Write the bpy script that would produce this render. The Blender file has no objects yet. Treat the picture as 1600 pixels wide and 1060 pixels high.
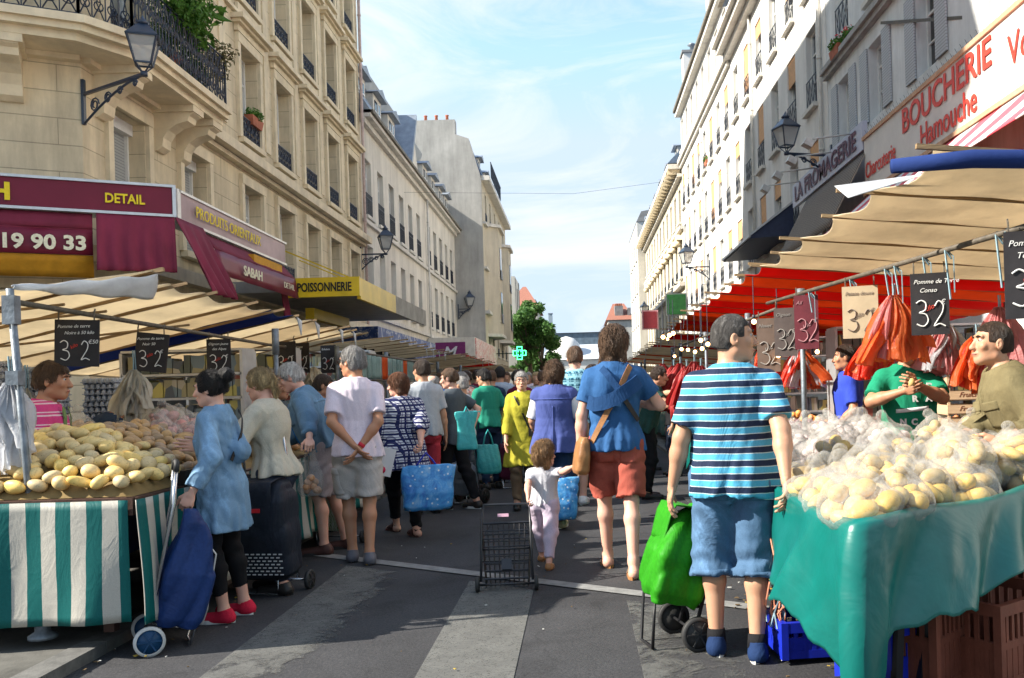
import bpy, math, random
import numpy as np
from mathutils import Matrix, Vector, Euler
PI=math.pi; R=math.radians
random.seed(7); rng=np.random.RandomState(7)
S=bpy.context.scene; COL=S.collection
# ---------------- camera ----------------
F0=1400.0; CX=905.0; CY=607.0; ROLL=R(1.7); CAMZ=1.40
cd=bpy.data.cameras.new('camera'); cam=bpy.data.objects.new('camera',cd); COL.objects.link(cam)
cam.location=(0,0,CAMZ)
cam.matrix_world=Matrix.Translation((0,0,CAMZ))@Matrix.Rotation(R(90),4,'X')@Matrix.Rotation(-ROLL,4,'Z')
cd.sensor_width=36; cd.lens=F0/1600*36; cd.shift_x=(800-CX)/1600; cd.shift_y=(CY-530)/1600
cd.clip_start=.1; cd.clip_end=3000
S.camera=cam
# ---------------- light ----------------
SUN_EL=R(35); SUN_AZ=12.0   # the sun stands to the left (-X), a little behind the camera
tosun=Vector((-math.cos(R(SUN_AZ))*math.cos(SUN_EL), -math.sin(R(SUN_AZ))*math.cos(SUN_EL), math.sin(SUN_EL)))
sl=bpy.data.lights.new('sun','SUN'); sl.energy=4.5; sl.angle=R(.53); sl.color=(1,.93,.82)
so=bpy.data.objects.new('sun',sl); COL.objects.link(so); so.rotation_euler=tosun.to_track_quat('Z','Y').to_euler()
W=bpy.data.worlds.new('World'); S.world=W; W.use_nodes=True; wt=W.node_tree; wt.nodes.clear()
def wn(t,**k):
    n=wt.nodes.new(t)
    for a,b in k.items(): setattr(n,a,b)
    return n
sky=wn('ShaderNodeTexSky'); sky.sky_type='NISHITA'; sky.sun_disc=False; sky.sun_elevation=SUN_EL
sky.sun_rotation=math.atan2(tosun.x,tosun.y); sky.air_density=1.0; sky.dust_density=.9; sky.ozone_density=1.0
tc=wn('ShaderNodeTexCoord'); mp=wn('ShaderNodeMapping'); mp.inputs['Scale'].default_value=(2.2,2.2,7.0); mp.inputs['Rotation'].default_value=(0,R(22),R(10))
ns=wn('ShaderNodeTexNoise'); ns.inputs['Scale'].default_value=1.5; ns.inputs['Detail'].default_value=11; ns.inputs['Roughness'].default_value=.62; ns.inputs['Distortion'].default_value=.9
rp=wn('ShaderNodeValToRGB'); rp.color_ramp.elements[0].position=.46; rp.color_ramp.elements[0].color=(0,0,0,1); rp.color_ramp.elements[1].position=.70; rp.color_ramp.elements[1].color=(.9,.9,.9,1)
mx=wn('ShaderNodeMix',data_type='RGBA'); mx.inputs[7].default_value=(2.75,2.82,2.9,1)
bg=wn('ShaderNodeBackground'); bg.inputs['Strength'].default_value=.148; ou=wn('ShaderNodeOutputWorld')
L=wt.links.new
L(tc.outputs['Generated'],mp.inputs['Vector']); L(mp.outputs[0],ns.inputs['Vector']); L(ns.outputs['Fac'],rp.inputs[0]); L(rp.outputs[0],mx.inputs[0]); cl=wn('ShaderNodeMix',data_type='RGBA',blend_type='DARKEN'); cl.inputs[0].default_value=1; cl.inputs[7].default_value=(1.85,2.28,2.74,1); L(sky.outputs[0],cl.inputs[6]); L(cl.outputs[2],mx.inputs[6]); L(mx.outputs[2],bg.inputs[0]); L(bg.outputs[0],ou.inputs[0])
S.view_settings.view_transform='Standard'; S.view_settings.look='None'; S.view_settings.gamma=1; S.view_settings.exposure=1.42
c=S.cycles; c.use_denoising=True; c.max_bounces=7; c.diffuse_bounces=3; c.glossy_bounces=2; c.transmission_bounces=4; c.transparent_max_bounces=12; c.caustics_reflective=False; c.caustics_refractive=False; c.sample_clamp_indirect=6
# ---------------- placing ----------------
_c,_s=math.cos(ROLL),math.sin(ROLL)
def uv(px,py):
    dx=px-CX; dy=CY-py
    return (dx*_c+dy*_s)/F0, (-dx*_s+dy*_c)/F0
def P(px,py,Z):
    u,v=uv(px,py); return Vector((u*Z,Z,CAMZ+v*Z))
def G(px,py,h=0):
    u,v=uv(px,py); Z=-(CAMZ-h)/v; return Vector((u*Z,Z,h))
# ---------------- materials ----------------
MATS={}
class NT:
    def __init__(s,name,rough=.7,spec=.3,metal=0):
        m=bpy.data.materials.new(name); m.use_nodes=True; s.m=m; s.t=m.node_tree; s.b=s.t.nodes['Principled BSDF']
        s.b.inputs['Roughness'].default_value=rough; s.b.inputs['Specular IOR Level'].default_value=spec; s.b.inputs['Metallic'].default_value=metal
        s.co=s.n('ShaderNodeTexCoord'); MATS[name]=m
    def n(s,t,_in=None,**k):
        n=s.t.nodes.new(t)
        for a,b in k.items(): setattr(n,a,b)
        for a,b in (_in or {}).items(): s.i(n,a,b)
        return n
    def i(s,n,a,b):
        if isinstance(b,bpy.types.NodeSocket): s.t.links.new(b,n.inputs[a])
        elif isinstance(b,bpy.types.Node): s.t.links.new(b.outputs[0],n.inputs[a])
        else: n.inputs[a].default_value=b
    def noise(s,scale,detail=4,rough=.55,vec=None,dist=0):
        return s.n('ShaderNodeTexNoise',{'Vector':vec or s.co.outputs['Object'],'Scale':scale,'Detail':detail,'Roughness':rough,'Distortion':dist}).outputs['Fac']
    def ramp(s,fac,stops,interp='LINEAR'):
        r=s.n('ShaderNodeValToRGB',{0:fac}); e=r.color_ramp.elements; r.color_ramp.interpolation=interp
        while len(e)<len(stops): e.new(.5)
        for k,(p,c) in enumerate(stops):
            e[k].position=p; e[k].color=(c,c,c,1) if isinstance(c,(int,float)) else (*c[:3],1)
        return r.outputs[0]
    def mix(s,fac,a,b,mode='MIX'):
        n=s.n('ShaderNodeMix',data_type='RGBA',blend_type=mode)
        s.i(n,0,fac); s.i(n,6,a if not isinstance(a,tuple) else (*a,1)); s.i(n,7,b if not isinstance(b,tuple) else (*b,1)); return n.outputs[2]
    def math(s,op,a,b=0):
        n=s.n('ShaderNodeMath',operation=op); s.i(n,0,a); s.i(n,1,b); return n.outputs[0]
    def xyz(s,src='Object'): 
        n=s.n('ShaderNodeSeparateXYZ',{0:s.co.outputs[src]}); return n.outputs
    def map(s,scale,rot=(0,0,0)):
        return s.n('ShaderNodeMapping',{'Vector':s.co.outputs['Object'],'Scale':scale,'Rotation':rot}).outputs[0]
    def col(s,c): s.i(s.b,'Base Color',c if not isinstance(c,tuple) else (*c,1))
    def bump(s,h,st=.3,d=.01):
        n=s.n('ShaderNodeBump',{'Height':h,'Strength':st,'Distance':d}); s.t.links.new(n.outputs[0],s.b.inputs['Normal'])
    def out(s,sh): s.t.links.new(sh,s.t.nodes['Material Output'].inputs[0])
def sc(c,k): return tuple(min(1,x*k) for x in c)
def M(name,c=(.5,.5,.5),rough=.65,var=.18,scale=9,bump=0,bs=60,metal=0,spec=.3,tl=0,stretch=None,alpha=0,emit=0,dirt=0):
    """cached simple material: noise-varied colour, optional bump, translucency, see-through part, emission"""
    if name in MATS: return MATS[name]
    t=NT(name,rough,spec,metal); v=t.map(stretch) if stretch else None
    f=t.noise(scale,5,.6,v)
    cc=t.ramp(f,[(.3,sc(c,1-var)),(.7,sc(c,1+var))])
    if dirt:
        d=t.ramp(t.noise(1.7,8,.7,t.map((1,1,.35))),[(.45,0),(.72,dirt)])
        cc=t.mix(d,cc,sc(c,.45))
    t.col(cc)
    if bump: t.bump(t.noise(bs,4,.6,v),bump,.01)
    sh=t.b.outputs[0]
    if tl:
        tr=t.n('ShaderNodeBsdfTranslucent',{'Color':cc}); sh=t.n('ShaderNodeMixShader',{0:tl,1:sh,2:tr.outputs[0]}).outputs[0]
    if alpha:
        tp=t.n('ShaderNodeBsdfTransparent'); sh=t.n('ShaderNodeMixShader',{0:alpha,1:sh,2:tp.outputs[0]}).outputs[0]
    if emit:
        t.b.inputs['Emission Color'].default_value=(*c,1); t.b.inputs['Emission Strength'].default_value=emit
    t.out(sh); return t.m
# ---------------- objects ----------------
def tag(o,label=None,cat=None,group=None,kind=None):
    if label: o['label']=label
    if cat: o['category']=cat
    if group: o['group']=group
    if kind: o['kind']=kind
    return o
WL={}
def wm_(p): return ((wm_(p.parent)@p.matrix_parent_inverse) if p.parent else Matrix.Identity(4))@p.matrix_basis
def link(name,data,parent=None,world=False,loc=None,rot=None,scale=None):
    o=bpy.data.objects.new(name,data); COL.objects.link(o)
    if parent:
        o.parent=parent
        if world: o.matrix_parent_inverse=wm_(parent).inverted()
    if loc is not None: o.location=loc
    if rot is not None: o.rotation_euler=rot if hasattr(rot,'__len__') else (0,0,rot)
    if scale is not None: o.scale=scale if hasattr(scale,'__len__') else (scale,)*3
    return o
def thing(name,label,cat,loc=(0,0,0),rz=0,group=None):
    return tag(link(name,None,loc=loc,rot=rz),label,cat,group)
def mesh(name,V,Fc,mat,smooth=False):
    me=bpy.data.meshes.new(name); 
    if isinstance(V,np.ndarray): V=V.tolist()
    if isinstance(Fc,np.ndarray): Fc=Fc.tolist()
    me.from_pydata(V,[],Fc)
    for m in (mat if isinstance(mat,(list,tuple)) else [mat]): me.materials.append(m)
    if smooth: me.polygons.foreach_set('use_smooth',[True]*len(me.polygons))
    me.update(); return me
def smesh(name,V,Fc,mat,ang=48):
    me=mesh(name,V,Fc,mat,True); me.set_sharp_from_angle(angle=R(ang)); return me
class MB:
    def __init__(s): s.v=[]; s.f=[]; s.mi=[]; s.sm=[]; s.cm=0
    def add(s,V,Fc,sm=False):
        n=len(s.v); s.v+= [tuple(v) for v in V]; s.f+=[tuple(i+n for i in f) for f in Fc]; s.mi+=[s.cm]*len(Fc); s.sm+=[sm]*len(Fc); return s
    def box(s,c,d,rz=0,Mx=None,taper=1,rx=0,ry=0):
        hx,hy,hz=d[0]/2,d[1]/2,d[2]/2
        V=[]
        T=Mx if Mx is not None else Matrix.Translation(c)@Euler((rx,ry,rz)).to_matrix().to_4x4()
        for z in (-1,1):
            k=taper if z<0 else 1
            for x,y in ((-1,-1),(1,-1),(1,1),(-1,1)): V.append(T@Vector((x*hx*k,y*hy*k,z*hz)))
        return s.add(V,[(3,2,1,0),(4,5,6,7),(0,1,5,4),(1,2,6,5),(2,3,7,6),(3,0,4,7)])
    def bb(s,a,b): return s.box([(a[i]+b[i])/2 for i in range(3)],[abs(b[i]-a[i]) for i in range(3)])
    def tube(s,pts,r,n=6,cap=True,closed=False):
        pts=[Vector(p) for p in pts]; rr=r if isinstance(r,(list,tuple)) else [r]*len(pts); V=[]; up=None
        for i,p in enumerate(pts):
            a=pts[i-1] if i or closed else p; b=pts[(i+1)%len(pts)] if (i<len(pts)-1 or closed) else p
            d=(b-a); d=d.normalized() if d.length>1e-9 else Vector((0,0,1))
            if up is None: up=Vector((0,0,1)) if abs(d.z)<.9 else Vector((1,0,0))
            x=d.cross(up)
            if x.length<1e-4: up=Vector((1,0,0)) if abs(d.x)<.9 else Vector((0,1,0)); x=d.cross(up)
            x.normalize(); y=x.cross(d); up=y
            for k in range(n):
                t=2*PI*k/n; V.append(p+rr[i]*(math.cos(t)*x+math.sin(t)*y))
        Fc=[]; m=len(pts)
        for i in range(m if closed else m-1):
            for k in range(n):
                j=(i+1)%m; Fc.append((i*n+k,i*n+(k+1)%n,j*n+(k+1)%n,j*n+k))
        if cap and not closed: Fc+=[tuple(range(n-1,-1,-1)),tuple((m-1)*n+k for k in range(n))]
        return s.add(V,Fc,n>5)
    def bar(s,a,b,w,h=None,up=(0,0,1)):
        a,b=Vector(a),Vector(b); d=b-a; L_=d.length; d.normalize(); u=Vector(up); x=d.cross(u)
        if x.length<1e-3: x=d.cross(Vector((1,0,0)))
        x.normalize(); y=x.cross(d); T=Matrix((( x.x,d.x,y.x,0),(x.y,d.y,y.y,0),(x.z,d.z,y.z,0),(0,0,0,1))); T.translation=(a+b)/2
        return s.box(None,(w,L_,h or w),Mx=T)
    def lathe(s,prof,c=(0,0,0),n=16,Mx=None,cap=True):
        T=Mx if Mx is not None else Matrix.Translation(c); V=[]; m=len(prof)
        for r,z in prof:
            for k in range(n): t=2*PI*k/n; V.append(T@Vector((r*math.cos(t),r*math.sin(t),z)))
        Fc=[(i*n+k,i*n+(k+1)%n,(i+1)*n+(k+1)%n,(i+1)*n+k) for i in range(m-1) for k in range(n)]
        if cap: Fc+=[tuple(range(n-1,-1,-1)),tuple((m-1)*n+k for k in range(n))]
        return s.add(V,Fc,n>7)
    def prism(s,poly,a,b,axis='y'):
        """poly in the plane across axis, from a to b"""
        def q(p,t): return (p[0],t,p[1]) if axis=='y' else ((t,p[0],p[1]) if axis=='x' else (p[0],p[1],t))
        n=len(poly); V=[q(p,a) for p in poly]+[q(p,b) for p in poly]
        ar=sum(poly[i][0]*poly[(i+1)%n][1]-poly[(i+1)%n][0]*poly[i][1] for i in range(n))
        fl=(ar>0)!=(axis=='y')
        fl = fl if b>a else not fl
        F1=[tuple(range(n)),tuple(range(2*n-1,n-1,-1))]+[((i+1)%n,i,n+i,n+(i+1)%n) for i in range(n)]
        if fl: F1=[tuple(reversed(f)) for f in F1]
        return s.add(V,F1)
    def grid(s,fn,nu,nv,sm=True,thick=0):
        V=[Vector(fn(i/nu,j/nv)) for j in range(nv+1) for i in range(nu+1)]; w=nu+1
        Fc=[(j*w+i,j*w+i+1,(j+1)*w+i+1,(j+1)*w+i) for j in range(nv) for i in range(nu)]
        if thick:
            N=[Vector((0,0,0)) for _ in V]
            for f in Fc:
                nn=(V[f[2]]-V[f[0]]).cross(V[f[3]]-V[f[1]])
                for i in f: N[i]+=nn
            n0=len(V); V=V+[v-(n.normalized()*thick) for v,n in zip(V,N)]
            Fc=Fc+[tuple(i+n0 for i in reversed(f)) for f in Fc]
            bd=[(i,i+1) for i in range(nu)]+[(i*w+nu,(i+1)*w+nu) for i in range(nv)]+[(nv*w+i+1,nv*w+i) for i in range(nu)]+[((i+1)*w,i*w) for i in range(nv)]
            Fc+=[(b,a,a+n0,b+n0) for a,b in bd]
        return s.add(V,Fc,sm)
    def ball(s,c,r,n=8,m=6,Mx=None):
        rr=r if hasattr(r,'__len__') else (r,r,r); V=[(0,0,-1)]+[(math.cos(2*PI*k/n)*math.sin(PI*j/m),math.sin(2*PI*k/n)*math.sin(PI*j/m),-math.cos(PI*j/m)) for j in range(1,m) for k in range(n)]+[(0,0,1)]
        V=[Vector((v[0]*rr[0],v[1]*rr[1],v[2]*rr[2])) for v in V]
        V=[(Mx@v if Mx is not None else v+Vector(c)) for v in V]
        Fc=[(0,1+(k+1)%n,1+k) for k in range(n)]+[(1+j*n+k,1+j*n+(k+1)%n,1+(j+1)*n+(k+1)%n,1+(j+1)*n+k) for j in range(m-2) for k in range(n)]+[(len(V)-1,1+(m-2)*n+k,1+(m-2)*n+(k+1)%n) for k in range(n)]
        return s.add(V,Fc,True)
    def data(s,name,mat):
        me=mesh(name,s.v,s.f,mat); me.polygons.foreach_set('use_smooth',s.sm)
        if max(s.mi or [0])>0: me.polygons.foreach_set('material_index',s.mi)
        return me
    def o(s,name,mat,parent=None,world=True,**k): return link(name,s.data(name,mat),parent,world,**k)
def struct(name,mb,mat,kind='structure'): return tag(mb.o(name,mat),kind=kind)
def ctree(o,parent=None,loc=None,rz=None,label=None,group=None):
    c2=o.copy(); COL.objects.link(c2)
    if parent: c2.parent=parent
    if loc is not None: c2.location=loc
    if rz is not None: c2.rotation_euler=(c2.rotation_euler[0],c2.rotation_euler[1],rz)
    if label: c2['label']=label
    if group: c2['group']=group
    for ch in list(o.children): ctree(ch,c2)
    return c2
def text(name,body,size,mat,parent,loc,rot,extr=.004,sx=1,bold=0,world=True,shear=0,align='LEFT'):
    cu=bpy.data.curves.new(name,'FONT'); cu.body=body; cu.size=size; cu.extrude=extr; cu.offset=bold; cu.shear=shear; cu.align_x=align; cu.resolution_u=3
    tmp=bpy.data.objects.new('tmp',cu); me=bpy.data.meshes.new_from_object(tmp); bpy.data.objects.remove(tmp); bpy.data.curves.remove(cu)
    me.materials.clear(); me.materials.append(mat)
    return link(name,me,parent,world,loc=loc,rot=rot,scale=(sx,1,1))
# ---------------- setting materials ----------------
def stone(name,c,jw=0.9,jh=.42,joint=.012,dark=.55,off=.5,var=.14,axis='yz',st=.5):
    t=NT(name,.85,.2); x=t.xyz()
    t1=t.math('ADD',x[0],x[1]); cb=t.n('ShaderNodeCombineXYZ',{0:t1,1:x[2],2:0.0}).outputs[0]
    br=t.n('ShaderNodeTexBrick',{'Vector':cb,'Color1':(1,1,1,1),'Color2':(.93,.93,.93,1),'Mortar':(dark,dark,dark,1),'Scale':1.0,'Mortar Size':joint,'Mortar Smooth':.3,'Brick Width':jw,'Row Height':jh}); br.offset=off
    n1=t.ramp(t.noise(1.1,8,.65),[(.3,sc(c,1-var)),(.7,sc(c,1+var))])
    streak=t.ramp(t.noise(2.2,7,.7,t.map((1,1,.15))),[(.40,1),(.75,.62)])
    cc=t.mix(1,n1,br.outputs['Color'],'MULTIPLY'); cc=t.mix(1,cc,streak,'MULTIPLY'); t.col(cc)
    t.bump(t.mix(.8,t.noise(40,4),br.outputs['Color']),st,.012); return t.m
def plaster(name,c,streak=.8,var=.1,s=.8):
    t=NT(name,.9,.15); n1=t.ramp(t.noise(s,9,.68),[(.3,sc(c,1-var)),(.7,sc(c,1+var))])
    st=t.ramp(t.noise(1.8,8,.72,t.map((1,1,.12))),[(.38,1),(.72,streak*.9)]); t.col(t.mix(1,n1,st,'MULTIPLY')); t.bump(t.noise(30,5,.7),.25,.01); return t.m
BEIGE=stone('beige_stone',(.74,.62,.42),jw=6,joint=.010,dark=.6); BEIGEP=M('beige_moulding',(.76,.645,.45),.85,.12,3,.2,30,dirt=.35)
WHITE=plaster('white_plaster',(.72,.68,.60)); WHITE2=plaster('white_render',(.76,.74,.70),.88); CREAM=plaster('cream_render',(.60,.54,.43)); GREYW=plaster('grey_blank_wall',(.45,.44,.41),.75,.2,.5); PALE=plaster('pale_render',(.58,.57,.53))
NEARW=plaster('near_render',(.76,.77,.76),.8,.12)
TRIM=M('pale_moulding',(.66,.63,.57),.8,.1,4,.15,30,dirt=.4); ZINC=M('zinc_roof',(.27,.31,.36),.45,.2,3,metal=.3); SLATE=M('slate_roof',(.08,.12,.19),.6,.3,6,.3,20)
IRON=M('dark_iron',(.015,.022,.04),.4,.3,20,spec=.5); FRAMEW=M('white_window_paint',(.75,.75,.72),.5,.06); GUT=M('gutter_dark',(.16,.14,.11),.7,.35,5)
TERRA=M('terracotta',(.42,.14,.08),.8,.2,8,.3,30); TILE=M('red_roof_tile',(.30,.13,.09),.8,.3,9,.4,14); CHIM=M('chimney_render',(.22,.22,.22),.9,.25,2,.2,20)
REDCL=M('dark_red_cladding',(.15,.045,.03),.7,.2,2); ROLLERM=None
def glassm(name,c,c2):
    t=NT(name,.06,.6); n=t.noise(1.3,3,.5,t.map((1,1,.4))); t.col(t.ramp(n,[(.35,c),(.65,c2)])); return t.m
GLASS=glassm('window_glass',(.02,.03,.045),(.10,.13,.16)); GLASSD=glassm('dark_interior_glass',(.008,.01,.015),(.05,.045,.04)); GLASSC=glassm('curtained_glass',(.22,.22,.2),(.42,.42,.38))
def slatm(name,c,pitch,dark=.4):
    t=NT(name,.5,.3); x=t.xyz(); w=t.math('FRACT',t.math('MULTIPLY',x[2],1/pitch)); t.col(t.ramp(w,[(0,sc(c,dark)),(.25,c),(.8,sc(c,1.05)),(1,sc(c,.7))])); t.bump(w,.6,.02); return t.m
ROLLER=slatm('roller_shutter_slats',(.40,.42,.42),.055); SHUTW=slatm('louvred_shutter',(.50,.54,.58),.06,.35); BLINDO=M('orange_blind',(.62,.34,.16),.7,.15,12); SHW=M('white_panel_shutter',(.70,.70,.68),.6,.06)
PLANT=None
_wc={}
def rail_mesh(w,h,style):
    b=MB(); r=.011
    for z in (0.03,h): b.bar((-w/2,0,z),(w/2,0,z),.03,.022)
    if style=='x':
        n=max(2,int(w/.3)); 
        for k in range(n+1): b.bar((-w/2+k*w/n,0,0),(-w/2+k*w/n,0,h),.016)
        for k in range(n):
            x0=-w/2+k*w/n; x1=x0+w/n; b.bar((x0,0,.05),(x1,0,h),.014); b.bar((x1,0,.05),(x0,0,h),.014)
    elif style=='plain':
        n=int(w/.11)
        for k in range(n+1): b.bar((-w/2+k*w/n,0,0),(-w/2+k*w/n,0,h),.018)
        b.bar((-w/2,0,h*.8),(w/2,0,h*.8),.02)
    else:
        n=max(2,round(w/.24)); s=w/n
        for k in range(n+1): b.bar((-w/2+k*s,0,0),(-w/2+k*s,0,h),.016)
        for k in range(n):
            cx=-w/2+(k+.5)*s
            for cz,rr in ((h*.25,s*.34),(h*.62,s*.36),(h*.86,s*.2)):
                b.tube([(cx+rr*math.cos(t*PI/5),0,cz+rr*math.sin(t*PI/5)) for t in range(10)],r,4,closed=True)
            b.tube([(cx-s*.4,0,.05),(cx+s*.15,0,h*.3),(cx-s*.15,0,h*.6),(cx+s*.4,0,h*.97)],r,4); b.tube([(cx+s*.4,0,.05),(cx-s*.15,0,h*.3),(cx+s*.15,0,h*.6),(cx-s*.4,0,h*.97)],r,4)
    return b
def win(par,x,y,ang,z,w,h,kind='rail',depth=.25,rh=.5,rs='scroll',style=0,sill=None,trim=None):
    if kind in('rail','plain','louvre') and style==0 and random.random()<.45: style=random.choice([1,5])
    """one window: pane > frame, railing, sill, shutters ; x,y,z = bottom middle of the opening on the wall plane"""
    key=(round(w,2),round(h,2),kind,depth,rh,rs,style,sill)
    if key not in _wc:
        d={}
        b=MB(); b.box((0,depth-.02,h/2),(w,.03,h)); d['pane']=b.data('pane',{'closed':SHW,'roller':ROLLER}.get(kind,GLASSC if style==1 else (GLASSD if style==5 else GLASS)))
        f=MB(); t=.07; y0=depth-.06
        if kind not in('closed','roller'):
            for sx in(-1,1): f.box((sx*(w/2-t/2),y0,h/2),(t,.06,h-.004))
            f.box((0,y0,t/2),(w-2*t,.055,t)); f.box((0,y0,h-t/2),(w-2*t,.055,t)); f.box((0,y0-.006,h/2),(.09,.06,h-2*t))
            f.box((0,y0+.006,h*.72),(w-2*t,.04,.05)); f.box((0,y0+.006,h*.38),(w-2*t,.04,.035))
        elif kind=='closed':
            for k in range(-1,2): f.box((k*w/3,y0+.02,h/2),(.012,.02,h))
            f.box((0,y0+.02,h*.5),(w,.015,.03))
        else:
            f.box((0,y0-.04,h-.1),(w-.01,.14,.2)); 
            for sx in(-1,1): f.box((sx*(w/2-.03),y0,h/2-.1),(.05,.06,h-.2))
        d['window_frame']=f.data('window_frame',FRAMEW)
        if kind=='rail' or kind=='blind': d['railing']=rail_mesh(w-.02,rh,rs).data('railing',IRON)
        if kind=='blind':
            b=MB(); hh=h*[.35,.55,.25,.8][style%4]; b.box((0,.05,h-hh/2),(w-.04,.02,hh)); d['blind']=b.data('blind',BLINDO)
        if kind=='louvre':
            for sx,nm in((-1,'a'),(1,'b')):
                b=MB(); b.box((sx*(w/2+w*.26),-.03,h/2),(w*.5,.035,h)); 
                d['shutter'+nm]=b.data('shutter',SHUTW)
        if sill:
            b=MB(); b.box((0,-sill/2,-.06),(w+.25,sill,.12)); d['sill']=b.data('sill',trim or TRIM)
        _wc[key]=d
    d=_wc[key]
    p=link('window',d['pane'],par,True,loc=(x,y,z),rot=ang)
    for k,me in d.items():
        if k=='pane': continue
        q=link(k.rstrip('ab') if k.startswith('shutter') else k,me,p)
        if k=='railing': q.location=(0,-.02,0.0)
    return p
def facade(mb,a,b,z0,z1,ops,depth=.25):
    """wall a->b with openings (s0,s1,za,zb); outward normal to the right of a->b"""
    a=Vector((*a,0)); b=Vector((*b,0)); L_=(b-a).length; d=(b-a)/L_; n=Vector((d.y,-d.x,0))
    ss=sorted({0,L_,*[round(o[0],4) for o in ops],*[round(o[1],4) for o in ops]}); zz=sorted({z0,z1,*[round(o[2],4) for o in ops],*[round(o[3],4) for o in ops]})
    pt=lambda s,z,q=0: a+d*s+Vector((0,0,z))-n*q
    hole=lambda s,z: any(o[0]-1e-4<s<o[1]+1e-4 and o[2]-1e-4<z<o[3]+1e-4 for o in ops)
    for i in range(len(ss)-1):
        for j in range(len(zz)-1):
            if not hole((ss[i]+ss[i+1])/2,(zz[j]+zz[j+1])/2): mb.add([pt(ss[i],zz[j]),pt(ss[i+1],zz[j]),pt(ss[i+1],zz[j+1]),pt(ss[i],zz[j+1])],[(0,1,2,3)])
    for s0,s1,za,zb in ops:
        q=depth
        mb.add([pt(s0,za),pt(s0,zb),pt(s0,zb,q),pt(s0,za,q),pt(s1,za),pt(s1,zb),pt(s1,zb,q),pt(s1,za,q)],[(0,3,2,1),(4,5,6,7),(0,4,7,3),(1,2,6,5)])
def rowhouse(name,label,x,y0,y1,side,H,wall,cols,rows,w=1.1,depth=.25,back=10,rs='plain',rh=.6,courses=(),cornice=None,trim=None,rot=0,cat='building',z0=0,sill=.12):
    """street-parallel house; rows=(z,h,kind or function of column)"""
    t=thing(name,label,cat,loc=(x,(y0+y1)/2,0)); a,b=((x,y0),(x,y1)) if side<0 else ((x,y1),(x,y0)); ang=R(90) if side<0 else R(-90)
    ops=[]; wn_=[]
    for (z,h,kind) in rows:
        for i,yc in enumerate(cols):
            k=kind(i) if callable(kind) else kind
            if k is None: continue
            st=0
            if isinstance(k,tuple): k,st=k
            s=(yc-y0) if side<0 else (y1-yc); ops.append((s-w/2,s+w/2,z,z+h)); wn_.append((yc,z,h,k,st))
    m=MB(); facade(m,a,b,z0,H,ops,depth)
    xb=x+side*back
    m.add([(x,y0,z0),(x,y0,H),(xb,y0,H),(xb,y0,z0),(x,y1,z0),(x,y1,H),(xb,y1,H),(xb,y1,z0)],[(0,1,2,3) if side<0 else (3,2,1,0),(7,6,5,4) if side<0 else (4,5,6,7),(3,2,6,7),(1,5,6,2)])
    m.o('wall',wall,t)
    for yc,z,h,k,st in wn_: win(t,x,yc,ang,z,w,h,k,depth,rh,rs,st,sill,trim)
    s=-side
    c2=MB()
    for (z,hh,p) in courses: c2.bb((x-s*.05,y0,z),(x+s*p,y1,z+hh))
    if cornice:
        for k,(z,hh,p) in enumerate(cornice): c2.bb((x-s*.05,y0,z),(x+s*p,y1,z+hh))
    if c2.v: c2.o('cornice',trim or TRIM,t)
    return t
def downpipe(par,x,y,z0,z1,mat):
    b=MB(); b.tube([(x,y,z0),(x,y,z1)],.055,8)
    for k in range(int((z1-z0)/2.5)+1): b.lathe([(.07,0),(.07,.06)],(x,y,z0+k*2.5+.2),8)
    b.o('downpipe',mat,par)
def dormer(par,x,y,z,side,w=1.2,h=1.7,mat=None):
    s=-side; b=MB(); xf=x+side*.25; xb=xf+side*1.7
    b.bb((xf,y-w/2-.12,z),(xb,y+w/2+.12,z+h)); d=b.o('dormer',mat or TRIM,par)
    g=MB(); g.bb((xf-side*.02,y-w/2+.1,z+.25),(xf+side*.05,y+w/2-.1,z+h-.2)); g.o('pane',GLASS,d)
    r=MB(); r.prism([(y-w/2-.3,z+h+.02),(y+w/2+.3,z+h+.02),(y,z+h+.35)],xf-side*.25,xb,'x'); r.o('dormer_roof',ZINC,d)
    f=MB(); f.bb((xf-side*.04,y-.04,z+.25),(xf-side*.01,y+.04,z+h-.2)); f.bb((xf-side*.04,y-w/2+.1,z+h*.6),(xf-side*.012,y+w/2-.1,z+h*.6+.05)); f.o('window_frame',FRAMEW,d)
def pots(par,x0,x1,y,z,n,mat=TERRA):
    b=MB()
    for k in range(n): b.lathe([(.11,0),(.09,.3),(.12,.34),(.12,.4)],(x0+(x1-x0)*(k+.5)/n,y,z),8)
    b.o('chimney_pot',mat,par)
# ================= ground =================
t=NT('asphalt',.85,.25); n=t.noise(60,6,.7); big=t.ramp(t.noise(.7,7,.65),[(.3,.62),(.7,1.25)]); fine=t.ramp(t.n('ShaderNodeTexVoronoi',{'Vector':t.co.outputs['Object'],'Scale':140}).outputs['Distance'],[(0,.55),(.6,1.3)])
cc=t.mix(1,t.ramp(n,[(.3,(.024,.024,.028)),(.75,(.060,.060,.061))]),big,'MULTIPLY'); cc=t.mix(1,cc,fine,'MULTIPLY')
crk=t.ramp(t.n('ShaderNodeTexVoronoi',{'Vector':t.n('ShaderNodeVectorMath',{0:t.co.outputs['Object'],1:t.n('ShaderNodeVectorMath',{0:t.n('ShaderNodeTexNoise',{'Vector':t.co.outputs['Object'],'Scale':2.2,'Detail':6}).outputs['Color'],1:(.8,.8,.8)},operation='MULTIPLY').outputs[0]},operation='ADD').outputs[0],'Scale':.45},feature='DISTANCE_TO_EDGE').outputs['Distance'],[(.0,.35),(.008,1)])
cc=t.mix(.3,cc,crk,'MULTIPLY'); stain=t.ramp(t.noise(1.4,5,.6,dist=.8),[(.55,1),(.68,.6)]); t.col(t.mix(.7,cc,stain,'MULTIPLY')); t.bump(n,.6,.006); ASPH=t.m
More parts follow.
